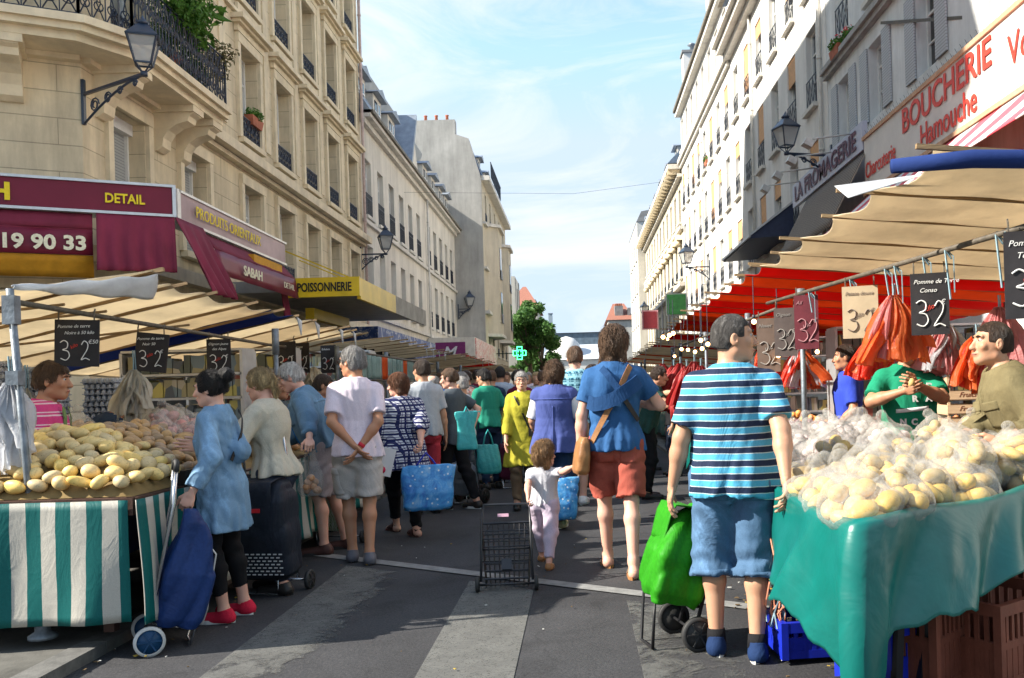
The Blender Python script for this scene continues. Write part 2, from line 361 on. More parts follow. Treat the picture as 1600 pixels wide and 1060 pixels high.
t=NT('pavement_stone',.85,.25); t.col(t.mix(1,t.ramp(t.noise(3,8,.7),[(.3,(.08,.078,.07)),(.7,(.15,.145,.13))]),t.ramp(t.noise(1.1,6,.65,dist=1),[(.42,1),(.7,.45)]),'MULTIPLY')); t.bump(t.noise(70,4),.3,.006); PAVE=t.m
g=MB(); g.add([(-1500,-300,0),(1500,-300,0),(1500,2500,0),(-1500,2500,0)],[(0,1,2,3)]); struct('road',g,ASPH)
KERB=M('granite_kerb',(.13,.128,.12),.8,.25,14,.3,60,dirt=.4)
for xa,xb in((-2.68,-7.75),(1.75,6.9)):
    g=MB(); g.bb((xa-.15*(1 if xa<0 else -1),-2,-.1),(xb,140,.06)); struct('pavement',g,PAVE)
    g=MB()
    for k in range(40):
        y=-2+k*1.0; g.bb((xa,y+.006,-.1),(xa-.15*(1 if xa<0 else -1),y+.994,.065))
    struct('kerb',g,KERB)
g=MB(); g.bb((-60,-2,-.1),(-7.76,9.9,.09)); struct('pavement',g,PAVE)
# worn crossing paint and the concrete strip that ends it
t=NT('worn_paint',.8,.25); x=t.xyz(); n1=t.noise(7,10,.72,dist=.5); pn=t.ramp(n1,[(.2,(.075,.075,.072)),(.8,(.155,.155,.145))])
t.col(pn); t.bump(t.noise(60,4),.5,.004)
ck=t.n('ShaderNodeTexVoronoi',{'Vector':t.n('ShaderNodeVectorMath',{0:t.co.outputs['Object'],1:t.n('ShaderNodeTexNoise',{'Vector':t.co.outputs['Object'],'Scale':5.0,'Detail':5}).outputs['Color']},operation='ADD').outputs[0],'Scale':9},feature='DISTANCE_TO_EDGE').outputs['Distance']
att=t.n('ShaderNodeAttribute',attribute_name='wear').outputs['Fac']
m1=t.math('LESS_THAN',ck,.025); m2=t.ramp(t.math('ADD',t.noise(4,9,.78,dist=.5),att),[(.44,.03),(.56,.28),(.66,1)]); mm=t.math('MAXIMUM',t.math('MULTIPLY',m1,.4),m2)
tp=t.n('ShaderNodeBsdfTransparent'); t.out(t.n('ShaderNodeMixShader',{0:mm,1:t.b.outputs[0],2:tp.outputs[0]}).outputs[0]); PAINT=t.m
def stripe(x0,x1,y1a,y1b,wr):
    nu,nv=8,30; g=MB(); g.grid(lambda u,v:(x0+(x1-x0)*u,2.6+((y1a+(y1b-y1a)*u)-2.6)*v,.004),nu,nv,False)
    o=struct('crossing_stripe',g,PAINT); at=o.data.attributes.new('wear','FLOAT','POINT')
    for i in range(len(o.data.vertices)): u=(i%(nu+1))/nu; at.data[i].value=wr(u,(i//(nu+1))/nv)
stripe(-1.95,-1.42,7.35,7.0,lambda u,v:.0+.28*u**3-.06+ (.1 if v<.5 else 0)); stripe(-.85,-.36,6.62,6.25,lambda u,v:-.12); stripe(.27,.8,5.87,5.5,lambda u,v:.08+.1*u); stripe(-3.0,-2.72,7.6,7.5,lambda u,v:.2)
g=MB(); A=Vector((-2.6,7.98,0)); B=Vector((1.7,5.05,0)); g.grid(lambda u,v:tuple(A+(B-A)*u+Vector((.08,.11,0))*v+Vector((0,0,.008))),30,2,False); struct('concrete_strip',g,M('strip_concrete',(.2,.2,.195),.85,.25,12,.4,60))
g=MB(); g.box((1.5,6.6,.010),(.5,9,.004)); struct('gutter',g,M('gutter_wet',(.07,.07,.07),.35,.4,4))
# ================= left corner building =================
ca=Vector((-7.75,14.2)); cdv=Vector((-.89,-.455)).normalized(); cf=ca+cdv*8
B1=thing('corner_building','beige stone corner building with iron balcony and purple shop at street level','building',(-7.75,14.2,0))
cols=[15.65,18.35,20.98+.6,23.4+.62,25.8+.65,28.2+.67,30.7+.62]; w=1.22; ops=[];wl=[]
for r,(z,h) in enumerate(((4.35,2.05),(7.5,2.2),(10.8,2.15),(14.1,2.1),(17.4,1.9))):
    for i,yc in enumerate(cols):
        ops.append((yc-14.2-w/2,yc-14.2+w/2,z,z+h)); k='rail'
        if r==0: k='roller' if i<2 else ('rail' if i%2 else 'plain')
        wl.append((r,yc,z,h,k))
for k in range(3): ops.append((1.0+k*6,5.6+k*6,.3,3.5))
wb=MB(); facade(wb,ca,(-7.75,32.8),0,21.5,ops,.38)
ang2=math.atan2(-cdv.y,-cdv.x); Lc=8; cops=[(Lc-3.0,Lc-1.75,4.0,6.3),(Lc-3.0,Lc-1.75,7.5,9.9),(Lc-6.6,Lc-5.4,4.0,6.3),(Lc-6.6,Lc-5.4,7.5,9.9),(1.0,Lc-.9,.3,3.2),(Lc-3.0,Lc-1.75,10.9,13),(Lc-6.6,Lc-5.4,10.9,13)]
facade(wb,cf,ca,0,21.5,cops,.38)
wb.add([(-7.75,32.8,0),(-7.75,32.8,21.5),(-19,32.8,21.5),(-19,32.8,0),(cf.x,cf.y,0),(cf.x,cf.y,21.5),(-19,cf.y,21.5),(-19,cf.y,0),(-7.75,14.2,21.5)],[(3,2,1,0),(4,5,6,7),(7,6,2,3),(5,8,1,2,6)])
wb.o('wall',BEIGE,B1)
for r,yc,z,h,k in wl: win(B1,-7.75,yc,R(90),z,w,h,k,.38,.55,'scroll',int(yc)%3==0,.14,BEIGEP)
for (s0,s1,za,zb) in cops[:4]+cops[5:]:
    p=cf-cdv*((s0+s1)/2); win(B1,p.x,p.y,ang2,za,s1-s0,zb-za,'roller' if za<5 and s0>3 else 'plain',.38,.55,'scroll',0,.14,BEIGEP)
# mouldings: surrounds, string courses, pediments
mo=MB()
for r,yc,z,h,k in wl:
    t_=.16
    for s in(-1,1): mo.box((-7.72,yc+s*(w/2+t_/2+.02),z+h/2),(.1,t_,h+.02))
    mo.box((-7.715,yc,z+h+.11),(.12,w+2*t_+.04,.22))
    if r in(1,2): mo.box((-7.69,yc,z+h+.34),(.1,w+.5,.22)); mo.box((-7.62,yc,z+h+.51),(.34,w+.85,.11)); mo.box((-7.66,yc,z+h+.42),(.22,w+.7,.07)); mo.box((-7.70,yc,z-.42),(.07,w+.3,.5))
    if r>2: mo.box((-7.65,yc,z+h+.27),(.22,w+.5,.09))
for k in range(6):
    yc=(cols[k+1]+cols[k])/2 
    if k>0: mo.box((-7.735,yc,14.4),(.04,.34,13.6))
for z,hh,p in ((6.78,.1,.16),(6.9,.22,.34),(10.35,.08,.1),(13.6,.1,.12),(3.65,.25,.3),(20.9,.25,.35),(21.2,.35,.6)):
    mo.bb((-7.80,14.2,z),(-7.75+p,32.8,z+hh))
    q=cf-cdv*(Lc/2); mo.box((q.x-math.sin(-ang2)*0+.455*(p/2),q.y-.89*(p/2),z+hh/2),(Lc,p,hh),rz=ang2)
mo.o('moulding',BEIGEP,B1)
downpipe(B1,-7.62,32.65,0,21.3,M('pink_pipe',(.55,.42,.38),.6))
# balcony slab round the corner
nc=Vector((.455,-.89)); o1=.9
def ring(off,zc,extra=0):
    c0=cf+nc*off; cx_=ca+nc*off; k=Vector((-7.75+off, 14.2)); 
    # corner of the two offset lines
    tt=((-7.75+off)-cx_.x)/(-cdv.x); cor=cx_-cdv*tt
    # bevelled corner
    return [(c0.x,c0.y),(cor.x+cdv.x*.5,cor.y+cdv.y*.5),(cor.x,cor.y+.5),(-7.75+off,17.95+extra)]
bal=MB()
for off,z0_,z1_ in((o1,6.98,7.13),(o1+.07,7.08,7.2),(o1-.12,6.86,6.985)):
    r_=ring(off,0); poly=[(cf.x,cf.y),*r_,(-7.75,17.95),(ca.x,ca.y)]; bal.prism(poly,z0_,z1_,'z')
def console(px,py,d,wd=.34):
    prof=[(0,6.86),(.74,6.86),(.74,6.72),(.66,6.68),(.63,6.58),(.42,6.52),(.26,6.42),(.17,6.28),(.15,6.12),(.05,6.05),(0,6.05)]
    n2=Vector((d.y,-d.x))
    V=[];m_=len(prof)
    for s in(-1,1):
        for q,z in prof: V.append((px+n2.x*q+d.x*s*wd/2,py+n2.y*q+d.y*s*wd/2,z))
    Fc=[tuple(range(m_)),tuple(range(2*m_-1,m_-1,-1))]+[((i+1)%m_,i,m_+i,m_+(i+1)%m_) for i in range(m_)]
    bal.add(V,Fc); bal.add(V,[])
    bal.box((px+n2.x*.38,py+n2.y*.38,6.80),(wd+.12,.78,.12),rz=math.atan2(d.y,d.x))
for s in (.95,1.5,3.6,4.15,6.2): q=ca+cdv*s; console(q.x,q.y,-cdv)
for yc in(14.75,16.8,17.7): console(-7.75,yc,Vector((0,1)))
BL=bal.o('balcony',BEIGEP,B1)
rl=MB(); pr=ring(o1-.06,0)
for (a,b) in zip(pr[:-1],pr[1:]):
    a=Vector((*a,0));b=Vector((*b,0)); Lr=(b-a).length; m_=rail_mesh(Lr,.98,'scroll'); T=Matrix.Translation((a+b)/2+Vector((0,0,7.22)))@Matrix.Rotation(math.atan2((b-a).y,(b-a).x),4,'Z'); rl.add([T@Vector(v) for v in m_.v],m_.f)
    for q in(a,b): rl.box((q.x,q.y,7.74),(.035,.035,1.06))
a=Vector((*pr[-1],0)); rl.bar((a.x,a.y,8.2),(-7.75,a.y,8.2),.03); 
for k in range(6): rl.bar((a.x-k*.16,a.y,7.2),(a.x-k*.16,a.y,8.2),.018)
rl.o('balustrade',IRON,BL)
# shop front under it
sh=MB(); 
for k in range(3): sh.bb((-8.13,14.2+1.0+k*6,.3),(-8.10,14.2+5.6+k*6,3.5))
q=cf-cdv*(Lc/2); sh.box((q.x-.455*.36,q.y+.89*.36,1.75),(Lc-1.9,.03,2.9),rz=ang2); sh.o('shop_window',M('dark_shop_glass',(.02,.018,.02),.12,.4,1.2,spec=.6),B1)
PURP=M('purple_panel',(.15,.010,.030),.45,.12,1.5,dirt=.3); PURPC=M('purple_canvas',(.17,.018,.042),.8,.3,1.3,.35,18,stretch=(1,1,.4),dirt=.5); YEL=M('yellow_letters',(.75,.58,.02),.5,.08,20); OCH=M('orange_canvas',(.55,.27,.02),.7,.15,6); CRM=M('cream_letters',(.72,.68,.5),.6,.15,30); ALU=M('aluminium_trim',(.55,.56,.57),.35,.1,metal=.6)
# mats for signs
sg=thing('shop_sign','purple shop sign ending in the word DETAIL at the left edge','sign',(-6.25,13.9,4.5))
s0=Vector((-6.25,13.95)); sd=-cdv; sl_=s0+cdv*5.5; mid=(s0+sl_)/2; n2=Vector((sd.y,-sd.x))
b=MB(); b.box((mid.x-n2.x*.2,mid.y-n2.y*.2,4.5),(5.5,.4,.42),rz=ang2); b.o('board',PURP,sg)
b=MB()
for z in(4.27,4.73): b.box((mid.x-n2.x*.19,mid.y-n2.y*.19,z),(5.54,.44,.04),rz=ang2)
b.box((s0.x-n2.x*.2+sd.x*.03,s0.y-n2.y*.2+sd.y*.03,4.5),(.05,.44,.5),rz=ang2); b.o('trim',ALU,sg)
def onsign(body,size,mat,par,p0,d,s,z,off=.02,**k):
    q=p0+d*s; n_=Vector((d.y,-d.x)); return text('lettering',body,size,mat,par,(q.x+n_.x*off,q.y+n_.y*off,z),(R(90),0,math.atan2(d.y,d.x)),**k)
onsign('DETAIL',.2,YEL,sg,s0,sd,-.93,4.42,bold=.005,sx=.84); onsign('H',.34,YEL,sg,s0,sd,-2.40,4.38,bold=.014,sx=1.1)
sg=thing('shop_sign','faded lilac fascia sign reading PRODUITS ORIENTAUX along the street side','sign',(-6.25,14.2,4.5))
p0=Vector((-6.25,14.25)); b=MB(); b.bb((-6.6,14.25,4.28),(-6.26,19.35,4.70)); b.o('board',M('faded_lilac',(.36,.25,.27),.4,.25,1.2,dirt=.3),sg)
b=MB(); b.bb((-6.62,14.2,4.24),(-6.24,19.4,4.28)); b.bb((-6.62,14.2,4.70),(-6.24,19.4,4.74)); b.bb((-6.62,14.12,4.24),(-6.24,14.24,4.74)); b.o('trim',ALU,sg)
onsign('PRODUITS ORIENTAUX',.27,YEL,sg,p0,Vector((0,1)),.5,4.40,.03,sx=1.05)
# canopies of that shop
aw=thing('shop_awning','purple canvas awning draped round the shop corner with a phone number','awning',(-6.3,14,3.5))
def drape(mb,a,b,zt,zb,off_t,off_b,nrm,nu=24,nv=10,amp=.05,fr=5):
    a=Vector((*a,0));b=Vector((*b,0));nrm=Vector((*nrm,0))
    mb.grid(lambda u,v: a+(b-a)*u+nrm*(off_t+(off_b-off_t)*v+amp*v*math.sin(u*fr*2*PI+1.3*math.sin(3*v)))+Vector((0,0,zt+(zb-zt)*v)),nu,nv,True,.01)
b=MB(); drape(b,(s0+cdv*1.05),(s0-cdv*.03),4.26,3.35,.0,.30,(n2.x,n2.y)); drape(b,(-6.22,13.95),(-6.22,15.0),4.26,3.05,0,.55,(1,0),amp=.07,fr=3)
b.o('side_drape',PURPC,aw)
b=MB(); q0=s0+cdv*1.1; q1=s0+cdv*5.4; drape(b,(q1.x,q1.y),(q0.x,q0.y),4.24,4.0,-.05,.05,(n2.x,n2.y),12,3,.02); b.tube([(q1.x,q1.y,3.98),(q0.x,q0.y,3.98)],.05,8); b.o('rolled_cover',PURPC,aw)
b=MB(); drape(b,(q1.x,q1.y),(q0.x,q0.y),3.97,3.6,.05,.07,(n2.x,n2.y),12,3,.006); b.o('valance',PURP,aw)
onsign('19 90 33',.29,CRM,aw,s0,sd,-2.29,3.67,.12,bold=.010,sx=1.08)
b=MB(); drape(b,(q1.x,q1.y),(q0.x,q0.y),3.6,3.3,.04,-.2,(n2.x,n2.y),12,3,.01); b.o('underside',OCH,aw)
aw=thing('shop_awning','dark red street side awning with the word SABAH','awning',(-6.2,17,3.6))
b=MB(); drape(b,(-6.3,15.05),(-6.3,19.3),4.22,3.92,0,.25,(1,0),20,3,.01); b.o('canvas',PURPC,aw)
b=MB(); drape(b,(-6.05,15.05),(-6.05,19.3),3.92,3.5,0,.06,(1,0),20,3,.01); b.o('valance',PURP,aw); b=MB(); b.bb((-6.2,17.0,3.95),(-6.09,18.6,4.13)); b.o('patch',OCH,aw)
onsign('SABAH',.24,CRM,aw,Vector((-5.98,15)),Vector((0,1)),1.1,3.62,.02,bold=.006,sx=1.3); onsign('DETAIL',.17,CRM,aw,Vector((-5.98,15)),Vector((0,1)),3.3,3.64,.02,sx=1.2)
b=MB(); drape(b,(-6.3,19.0),(-6.3,19.4),3.9,2.9,0,.12,(1,0),8,8,.03); b.o('side_drape',PURPC,aw)
# fishmonger's canopy
YP=M('yellow_fascia',(.68,.47,.02),.35,.15,1.5,dirt=.2); fs=thing('shop_canopy','yellow box canopy reading POISSONNERIE','canopy',(-6.2,19.6,3.7))
b=MB(); b.bb((-7.74,19.62,3.70),(-4.8,28,3.95)); b.o('slab',M('canopy_metal',(.35,.36,.37),.5,.2,3,metal=.3,dirt=.3),fs)
b=MB(); b.bb((-6.3,19.52,3.56),(-4.72,19.62,3.98)); b.bb((-4.8,19.62,3.5),(-4.72,23.4,3.96)); b.o('fascia',YP,fs)
b=MB(); b.bb((-4.8,23.4,3.5),(-4.72,28,3.96)); b.o('grey_fascia',M('weathered_fascia',(.3,.29,.26),.6,.3,2),fs)
BLK=M('black_letters',(.015,.015,.015),.5)
onsign('POISSONNERIE',.27,BLK,fs,Vector((-6.3,19.52)),Vector((1,0)),.22,3.68,.01,bold=.006,sx=.655)
b=MB(); b.bb((-6.3,20.8,3.2),(-6.1,24,3.45)); b.bar((-7.7,20,5.2),(-5,19.8,4.0),.03); b.bar((-7.7,25,5.2),(-5,25,4.0),.03); b.o('stay',YP,fs)
# ================= white houses =================
HW=lambda i: ('closed',0) if i<5 else ('plain',0)
B2=rowhouse('white_house','low white rendered house with zinc dormers beside the beige corner building',-7.75,32.85,46.6,-1,11.7,WHITE,[33.9+k*2.12 for k in range(6)],[(8.1,2.15,'rail'),(4.85,2.15,HW),(.5,2.8,'plain')],w=1.02,rh=.85,rs='plain',courses=[(7.75,.14,.12),(4.3,.15,.12)],cornice=[(11.4,.2,.18),(11.6,.14,.4)])
B2b=rowhouse('white_house','white rendered house with tall narrow windows next to the blank grey wall',-7.75,46.65,57.7,-1,11.7,WHITE,[47.5+k*2.1 for k in range(5)],[(8.1,2.15,'rail'),(4.85,2.3,'rail'),(.5,2.8,'plain')],w=1.02,rh=.85,rs='plain',courses=[(7.75,.14,.12),(4.3,.15,.12)],cornice=[(11.4,.2,.18),(11.6,.14,.4)])
downpipe(B2,-7.6,46.5,0,11.5,TRIM)
for par,y0_,y1_ in((B2,32.85,46.6),(B2b,46.65,57.7)):
    b=MB(); b.prism([(-7.3,11.75),(-8.6,13.9),(-11.5,14.6),(-17.5,11.75)],y0_,y1_,'y'); b.o('roof',ZINC,par)
    b=MB(); b.bb((-7.75,y0_,11.74),(-7.25,y1_,11.86)); b.o('gutter',GUT,par)
for y in (34.2,37.0,39.8): dormer(B2,-7.75,y,11.9,-1)
for y in (48.5,51.2,53.9,56.2): dormer(B2b,-7.75,y,11.9,-1)
b=MB(); b.prism([(42.3,11.75),(46.0,11.75),(44.1,14.9)],-7.85,-12,'x'); b.o('gable',WHITE,B2); b=MB(); b.prism([(42.1,11.9),(42.4,11.9),(44.15,14.85),(44.1,15.1)],-7.6,-12,'x'); b.o('gable_roof',ZINC,B2)
RB=thing('roof_block','dark red clad rooftop block with grey overhanging slab roof above the white houses','building',(-11,43,0))
b=MB(); b.bb((-9.6,33,11),(-17,52.5,15.0)); b.o('wall',REDCL,RB); b=MB(); b.prism([(-8.9,15.55),(-9.0,15.75),(-17.5,16.0),(-17.5,15.0),(-9.1,15.0)],32.9,53.2,'y'); b.o('roof',M('grey_fascia_roof',(.33,.36,.38),.6,.1,2),RB)
# grey blank wall building with bow windows
x3=-5.9; B3=rowhouse('apartment_building','tall building with blank grey side wall and cream bow windows',x3,57.75,76,-1,15.3,CREAM,[60,63,66.5,70,73.5],[(12.6,1.9,'rail'),(9.7,1.9,'rail'),(6.8,1.9,'rail'),(3.9,1.9,'rail'),(.5,2.6,'plain')],w=1.1,rs='plain',courses=[(6.4,.2,.3),(9.3,.14,.2),(12.2,.14,.2)],cornice=[(15,.3,.5)],back=12)
b=MB(); b.add([(x3-.02,57.70,3.9),(x3-.02,57.70,15.1),(x3-.75,57.70,17.7),(x3-1.6,57.70,18.0),(x3-1.6,57.70,18.95),(x3-12,57.70,18.95),(x3-12,57.70,3.9)],[(0,1,2,3,4,5,6)]); V2=list(b.v); b.add([(v[0],58.4,v[2]) for v in V2],[]); n_=7; b.f+=[((i+1)%n_,i,n_+i,n_+(i+1)%n_) for i in range(n_)]; b.mi+=[0]*n_; b.sm+=[False]*n_; b.f[0]=tuple(reversed(b.f[0])) ; b.o('side_wall',GREYW,B3)
b=MB(); b.prism([(x3,15.35),(x3-.8,17.6),(x3-2,17.9),(x3-12,17.9),(x3-12,15.35)],58.42,76,'y'); b.o('roof',SLATE,B3)
for y in(61,65.2,69.5,73.5): dormer(B3,x3-.2,y,15.5,-1,1.1,1.6)
pots(B3,x3-11.5,x3-1.8,58.1,18.95,14)
for k,yc in enumerate((61.5,70)):
    b=MB(); b.prism([(x3,yc-2.2),(x3+.75,yc-1.4),(x3+.75,yc+1.4),(x3,yc+2.2)],5.2+.0,12.3,'z'); bw=b.o('bow_window',CREAM,B3)
    for z in(6.1,9.0+.1):
        g2=MB(); g2.bb((x3+.76,yc-.55,z),(x3+.79,yc+.55,z+2)); g2.o('pane',GLASS,bw); g2=MB(); g2.bb((x3+.8,yc-.6,z-.1),(x3+.84,yc+.6,z+.5)); g2.o('railing',IRON,bw)
    g2=MB(); g2.prism([(x3,yc-2.4),(x3+.95,yc-1.5),(x3+.95,yc+1.5),(x3,yc+2.4)],12.3,12.5,'z'); g2.prism([(x3,yc-2.4),(x3+.9,yc-1.5),(x3+.9,yc+1.5),(x3,yc+2.4)],5.0,5.2,'z'); g2.o('moulding',TRIM,bw)
b=MB()
for k in range(30): b.bar((x3+.55,58.5+k*.25,15.3),(x3+.55,58.5+k*.25,16.3),.03)
b.bar((x3+.55,58.4,16.3),(x3+.55,66,16.3),.05); b.o('railing',IRON,B3)
# low annex with a long painted sign in front of the blank wall
an=thing('low_annex','low white shop annex with a mural banner below the blank grey wall','building',(-6.6,50,0)); b=MB(); b.bb((-7.7,46,3.0),(-5.3,57.6,4.2)); b.o('fascia',TRIM,an)
t=NT('mural',.6); t.col(t.ramp(t.noise(1.3,6,.7,dist=2),[(.3,(.7,.66,.62)),(.45,(.55,.12,.12)),(.5,(.75,.7,.66)),(.62,(.45,.2,.2)),(.7,(.8,.78,.74))])); b=MB(); b.bb((-5.3,46.2,3.05),(-5.24,57.5,4.15)); b.o('banner',t.m,an)
# ================= right side =================
XR=6.9
RN=thing('near_house','pale grey house with louvred shutters above the butcher','building',(XR,14,0))
ncol=[22.6,20.2,17.3,14.2,11.0,8.0]; rr=[(7.35,1.7),(10.1,2.2),(13.4,2.1)]; ops=[(24-y-.5,24-y+.5,z,z+h) for z,h in rr for y in ncol]; b=MB(); facade(b,(XR,24),(XR,3),0,17,ops,.3)
b.add([(XR,3,0),(XR,3,17),(XR+9,3,17),(XR+9,3,0),(XR,24,0),(XR,24,17),(XR+9,24,17),(XR+9,24,0)],[(3,2,1,0),(4,5,6,7),(3,7,6,2),(1,2,6,5)]); b.o('wall',NEARW,RN)
for i,y in enumerate(ncol):
    win(RN,XR,y,R(-90),7.35,1.0,1.7,'roller' if i==3 else ('louvre' if i<3 else 'plain'),.3,.5,'plain',0,None)
    win(RN,XR,y,R(-90),10.1,1.0,2.2,'rail',.3,.8,'x',0,.1); win(RN,XR,y,R(-90),13.4,1.0,2.1,'rail',.3,.8,'x',1,.1)
b=MB(); b.bb((XR-.22,3,9.55),(XR+.02,24,9.68)); b.bb((XR-.14,3,9.42),(XR+.02,24,9.55)); b.bb((XR-.3,3,16.8),(XR+.02,24,17.1)); b.o('cornice',M('grey_moulding',(.38,.37,.35),.8,.2,3,dirt=.5),RN)
kind=lambda i:[('rail',0),('blind',0),('rail',1),('blind',1),('rail',0),('blind',2),('blind',3)][i%7]
def wk(off): return lambda i: kind(i+off)
RW1=rowhouse('white_apartment_house','tall brilliant white apartment house nearest on the right with heavy stone cornice',XR,24.05,38.5,1,17.6,WHITE2,[25.6+k*2.36 for k in range(6)],[(2.9,2.2,'plain'),(6.0,2.2,wk(3)),(9.2,2.25,wk(0)),(12.5,2.1,wk(2))],w=1.05,rs='x',rh=.85,courses=[(15.3,.2,.3)],cornice=[(15.5,.25,.6),(15.75,.12,.8)],sill=.15)
RW2=rowhouse('white_apartment_house','long white apartment house with orange blinds, beyond the first white one on the right',XR,38.55,56.6,1,18.6,WHITE2,[39.8+k*2.3 for k in range(8)],[(2.9,2.2,'plain'),(6.0,2.2,wk(1)),(9.2,2.25,wk(4)),(12.5,2.1,wk(1)),(16.1,1.9,'plain')],w=1.05,rs='x',rh=.85,courses=[(15.1,.2,.16),(5.4,.15,.12)],cornice=[(15.3,.25,.3),(18.3,.3,.35)],sill=.14)
for par,y0_,y1_,z in((RW1,24.05,38.5,17.6),(RW2,38.55,56.6,18.6)):
    b=MB(); b.prism([(XR-.3,z),(XR+1.6,z+2.2),(XR+10,z+2.6),(XR+10,z)],y0_,y1_,'y'); b.o('roof',SLATE,par); b=MB(); b.bb((XR-.48,y0_,z-.03),(XR-.28,y1_,z+.14)); b.o('gutter',GUT,par)
downpipe(RW1,XR-.08,24.5,0,17,TRIM); downpipe(RW1,XR-.08,33.9,4,15.3,TRIM); downpipe(RW2,XR-.08,47.5,4,15.0,TRIM)
for par,y,z in((RW2,45.5,19.8),(RW2,56.2,19.5)):
    b=MB(); b.bb((XR+.2,y-.4,z-1.5),(XR+2.6,y+.6,z+2.6)); ch=b.o('chimney',WHITE2,par); b=MB(); b.bb((XR+.1,y-.5,z+2.6),(XR+2.7,y+.7,z+2.75)); b.o('cap',CHIM,ch); b=MB(); b.lathe([(.15,0),(.13,.4),(.3,.45),(.02,.62)],(XR+.8,y,z+2.75),10); b.o('cowl',ZINC,ch)
RO=rowhouse('ornate_house','cream house with carved stone window heads and deep bracketed eaves far down the right side',XR,56.65,88,1,15.4,CREAM,[58.3+k*2.75 for k in range(11)],[(11.9,2.2,'plain'),(8.4,2.3,'rail'),(5.0,2.1,'plain'),(1.2,2.4,'plain')],w=1.15,rs='plain',rh=.6,courses=[(7.7,.25,.35),(11.3,.2,.25),(4.4,.2,.25)],cornice=[(14.6,.2,.3),(15.1,.3,.9)],sill=.2)
for k in range(30): b=MB(); b.box((XR-.5,57+k*1.04,14.95),(.8,.16,.3)); b.o('eaves_bracket',BEIGEP,RO)
for k in range(11): b=MB(); b.prism([(57.5+k*2.75,10.75),(59.1+k*2.75,10.75),(58.3+k*2.75,11.2)],XR-.35,XR,'x'); b.ball((XR-.2,58.3+k*2.75,10.6),(.25,.5,.25),8,5); b.o('window_head',BEIGEP,RO)
b=MB(); b.prism([(XR-.9,15.45),(XR+1.2,17.6),(XR+10,17.9),(XR+10,15.45)],56.65,88,'y'); b.o('roof',SLATE,RO)
for k in range(6): dormer(RO,XR-.2,60+k*5,15.6,1,1.3,1.6)
RD=rowhouse('narrow_pale_building','narrow pale building with grey side wall at the far right of the street',6.15,88.1,101,1,17.6,PALE,[90+k*3 for k in range(4)],[(14,1.8,'plain'),(10.8,1.8,'plain'),(7.6,1.8,'plain'),(4.4,1.8,'plain')],w=1.1,rs='plain')
b=MB(); b.prism([(6.1,17.6),(6.6,18.6),(9,19.0),(9.6,20),(12,20),(12,17.6)],88.0,101,'y'); b.o('roof',CHIM,RD)
# ================= far end of the street =================
def roofbox(name,label,a,b,h,rh,wm,rm,rows=None,**k):
    t=thing(name,label,'building',((a[0]+b[0])/2,(a[1]+b[1])/2,0)); m=MB(); m.bb((a[0],a[1],0),(b[0],b[1],h)); m.o('wall',wm,t)
    m=MB(); xm=(a[0]+b[0])/2; ym=(a[1]+b[1])/2; q=k.get('q',.35); x0,x1,y0,y1=a[0]-.3,b[0]+.3,a[1]-.3,b[1]+.3; dx=(x1-x0)*q/2
    m.add([(x0,y0,h),(x1,y0,h),(x1,y1,h),(x0,y1,h),(x0+dx,ym,h+rh),(x1-dx,ym,h+rh)],[(0,1,5,4),(1,2,5),(2,3,4,5),(3,0,4),(3,2,1,0)]); m.o('roof',rm,t)
    for (z,hh,n,ww) in rows or []:
        for j in range(n):
            xc=a[0]+(b[0]-a[0])*(j+.5)/n; win(t,xc,a[1]-.03,0,z,ww,hh,'plain',.02,0,'plain')
    return t
E=P(805,540,95); roofbox('red_roofed_house','pale house with red tiled roof rising behind the street tree',(P(796,600,100).x,100),(P(842,600,100).x,112),10.6,3.0,PALE,TILE,[(8,1.5,2,.9)],q=.9)
t=thing('pale_tower_block','pale block with rooftop aerials left of the tree','building',(P(795,500,90).x,90,0)); b=MB(); b.bb((P(770,500,90).x,90,0),(P(806,500,90).x,97,P(800,432,90).z)); b.o('wall',PALE,t); b=MB()
for k in range(5): b.bar((P(802+k*2.5,500,91).x,91,9),(P(802+k*2.5,500,91).x,91,P(800,452-k%3*9,91).z),.06)
b.o('aerial',IRON,t)
t=thing('dark_slate_house','dark slate roofed house behind the red roof','building',(-6,115,0)); xx=P(838,500,116).x; b=MB(); b.bb((xx-4,116,0),(xx,122,P(838,468,116).z)); b.o('wall',CHIM,t)
WF=roofbox('white_end_building','long white building closing the far end of the street',(P(846,600,140).x,140),(P(1010,600,140).x,152),P(900,562,140).z,2.6,WHITE2,M('pale_zinc',(.5,.53,.56),.5,.1),[(2.2,1.6,9,1.0),(P(900,590,140).z-.4,1.1,9,.8)],q=.2)
b=MB(); b.lathe([(2.6,0),(2.5,2),(2.0,3.4),(1.2,4.2),(.2,4.5)],(P(885,560,139).x,143,5.2),20); b.o('rounded_gable',WHITE2,WF)
roofbox('glass_office','blue grey glazed office roof behind the white end building',(P(858,600,170).x,170),(P(945,600,170).x,180),P(900,520,170).z,.3,M('blue_glass_wall',(.14,.19,.24),.3,.3,1.2),ZINC,q=.1)
roofbox('distant_tower','slender grey tower far beyond the end of the street',(P(860,600,420).x,420),(P(866,600,420).x,424),P(862,490,420).z,.5,M('tower_grey',(.30,.37,.42),.6,.1),ZINC,q=.2)
t=roofbox('chimney_house','house with red tiled roof and clustered chimneys at the far right',(P(953,600,118).x,118),(P(992,600,118).x,128),P(970,500,118).z,2.6,PALE,TILE,q=.6)
b=MB(); b.bb((P(961,500,119).x,119,8),(P(974,500,119).x,121,P(970,478,119).z)); b.bb((P(981,500,119).x,119,8),(P(986,500,119).x,121,P(980,481,119).z)); b.o('chimney',CHIM,t); pots(t,P(962,500,119).x,P(973,500,119).x,120,P(970,478,119).z,4)
b=None
